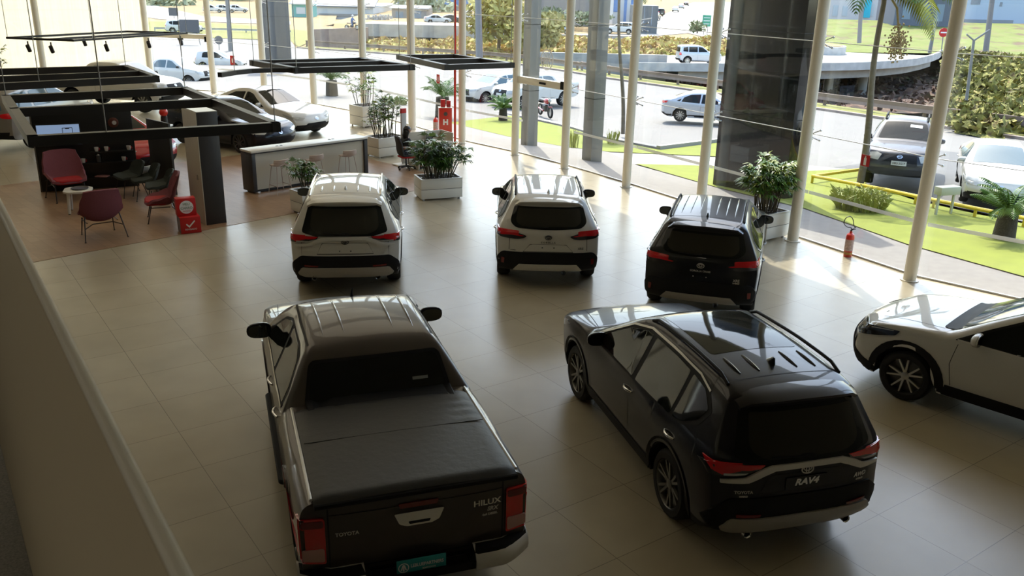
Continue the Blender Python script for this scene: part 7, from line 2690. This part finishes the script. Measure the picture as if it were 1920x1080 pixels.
FR = dict(PICK, hw=.925)
c = outside(FR, NAVY, 'pickup', 'dark grey pickup with roof bars parked outside, facing the lawn', (1676, 360), (-.42, -.91), logo=2, cat='pickup truck', name='pickup_truck', mirror=NAVY)
c.rails(.58, .85, 1.9, PLASTIC, .10, .025)
for sx in (-1,):
    c.panel('windscreen_sticker', [(-.45, 2.16), (-.12, 2.16), (-.12, 2.26), (-.45, 2.26)], 'T', WHITEINK, .010, .2, .001)
c.word('plate_lettering', 'HKS 2G17', .075, 0, .82, 'F', DARKINK, .001, off=.030)
outside(SEDAN, WHITE, 'sedan', 'white saloon parked outside at the right edge, facing the lawn', (1868, 398), (-.40, -.92), glass=LGLASS)
outside(SEDAN, SILVER, 'sedan', 'silver saloon driving past on the road, half behind the black pillar', (1274, 228), (.95, -.31), ref='rearR')
outside(BOXY, SILVER, 'boxy', 'silver-blue boxy SUV on the ramp above the concrete parapet', (1288, 121), (.99, .10), z=.42, ref='rearR')
outside(SUV_A, WHITE, 'suv', 'white SUV on the far road above the yellow brush', (1178, 64), (-.99, .1), z=.45, ref='rearL')
outside(SEDAN, SILVER, 'sedan', 'pale car at the far kerb behind the entrance glass', (1062, 64), (-.98, .1), z=.4, ref='x')
outside(HATCH, WHITE, 'hatch', 'white hatchback on the far left road', (382, 131), (.99, -.02), ref='rearR')
outside(PICK, WHITE, 'pickup', 'white pickup standing outside the left glass, facing right', (356, 165), (.97, -.22), ref='frontR', cat='pickup truck', name='pickup_truck', glass=LGLASS, mirror=PLASTIC)
outside(PICK, WHITE, 'pickup', 'white pickup parked outside in front of the entrance, nose to the lawn', (935, 206), (-.72, -.69), cat='pickup truck', name='pickup_truck', glass=LGLASS)
outside(SUV_A, WHITE, 'suv', 'white SUV parked outside left of the white pickup at the lawn', (868, 196), (-.75, -.66), glass=LGLASS)
outside(SUVBIG, GREY, 'suv', 'black SUV parked on the far uphill road', (1236, 31), (-.35, .93), z=.5, ref='x')
outside(SUV_A, BLACK, 'suv', 'black car in front of the fence on the far road', (1226, 38), (.3, .95), z=.5, ref='x')
for k, (u, v) in enumerate(((1266, 22), (1277, 16), (1286, 11))):
    outside(SEDAN, [WHITE, SILVER, GREY][k], 'sedan', ['white car, nearest of the row parked on the far uphill road', 'silver car, second of the row parked on the far uphill road', 'dark car, farthest of the row parked on the far uphill road'][k], (u, v), (.25, .97), z=.5, ref='x')
outside(SUV_A, WHITE, 'suv', 'white car on the far road left of the dark billboard', (326, 62), (.9, .2), ref='x')
for k, u in enumerate((388, 412, 436)):
    outside(HATCH, WHITE, 'hatch', ['white car, left of three below the blue-grey building', 'white car, middle of three below the blue-grey building', 'white car, right of three below the blue-grey building'][k], (u, 23), (.97, .2), ref='x')
for k, (u, m_) in enumerate(((806, WHITE), (834, GREY), (862, WHITE), (890, GREY))):
    outside(SEDAN, m_, 'sedan', ['white car, first from the left in the row behind the viaduct', 'dark car, second from the left in the row behind the viaduct', 'white car just left of the grey concrete pole behind the viaduct', 'dark car behind the grey concrete pole'][k], (u, 44), (.98, .2), z=.4, ref='x')


def motorbike(label, p, f, m, rider=None):
    t = thing('motorcycle', label, 'motorcycle', p, heading(f))
    for y in (-.65, .65):
        b = MB()
        M = Matrix.Translation((0, y, .30)) @ Matrix.Rotation(PI / 2, 4, 'Y')
        b.tube([(math.cos(2 * PI * k / 20) * .245, math.sin(2 * PI * k / 20) * .245, 0) for k in range(20)], .055, 8, closed=True, M=M)
        o = b.build('wheel', RUBBER, t)
        b = MB(); b.lathe([(.001, -.02), (.20, -.012), (.20, .012), (.001, .02)], 16, M, cap=False); b.build('rim', ALLOY, o)
    b = MB(); b.ball((0, .18, .80), (.15, .30, .15), 14, 8); b.build('fuel_tank', m, t)
    b = MB(); b.rbox((0, -.32, .78), (.24, .62, .10), .08); b.build('saddle', BLACKM, t)
    b = MB(); b.rbox((0, .02, .45), (.24, .42, .34), .08); b.build('engine', DALLOY, t)
    b = MB(); b.tube([(0, .65, .30), (0, .42, .92)], .035, 8); b.tube([(-.36, .34, 1.02), (0, .42, .96), (.36, .34, 1.02)], .016, 6); b.build('fork_and_handlebar', BLACKM, t)
    b = MB(); b.ball((0, .52, .86), (.09, .08, .10), 10, 8); b.build('headlamp', CLEARLAMP, t)
    b = MB(); b.tube([(0, -.65, .30), (0, -.1, .42)], .03, 6); b.tube([(.14, .1, .32), (.16, -.6, .40)], .04, 8); b.rbox((0, .60, .56), (.12, .34, .05), .04); b.build('swingarm_and_exhaust', m, t)
    return t


motorbike('red motorcycle standing outside the entrance beside the white pickup', gt(1022, 219), (.35, -.93), mat('red_bike_paint', (.38, .01, .015), .3, coat=1.0))
mb_ = motorbike('motorcycle with a blue-clad rider far away on the viaduct approach', fd(660, 56, 74), (.95, -.2), BLACKM)
RN = [(0, -.12, .86, .15), (0, .02, 1.12, .17), (0, .08, 1.32, .15), (0, .12, 1.47, .06), (-.22, .12, 1.30, .07), (-.28, .26, 1.10, .05), (-.30, .36, 1.04, .04), (.22, .12, 1.30, .07), (.28, .26, 1.10, .05), (.30, .36, 1.04, .04), (-.16, .14, .78, .09), (-.16, .06, .40, .06), (.16, .14, .78, .09), (.16, .06, .40, .06)]
rd = skin_body('person', RN, [(0, 1), (1, 2), (2, 3), (2, 4), (4, 5), (5, 6), (2, 7), (7, 8), (8, 9), (0, 10), (10, 11), (0, 12), (12, 13)], mat('blue_jacket', (.05, .12, .30), .7), None, 1)
tag(rd, 'person in blue riding the far motorcycle on the viaduct approach', 'person')
rd.location = mb_.location
rd.rotation_euler = mb_.rotation_euler
b = MB(); b.ball((0, .14, 1.62), (.13, .15, .15), 14, 10); b.build('helmet', LW, rd)
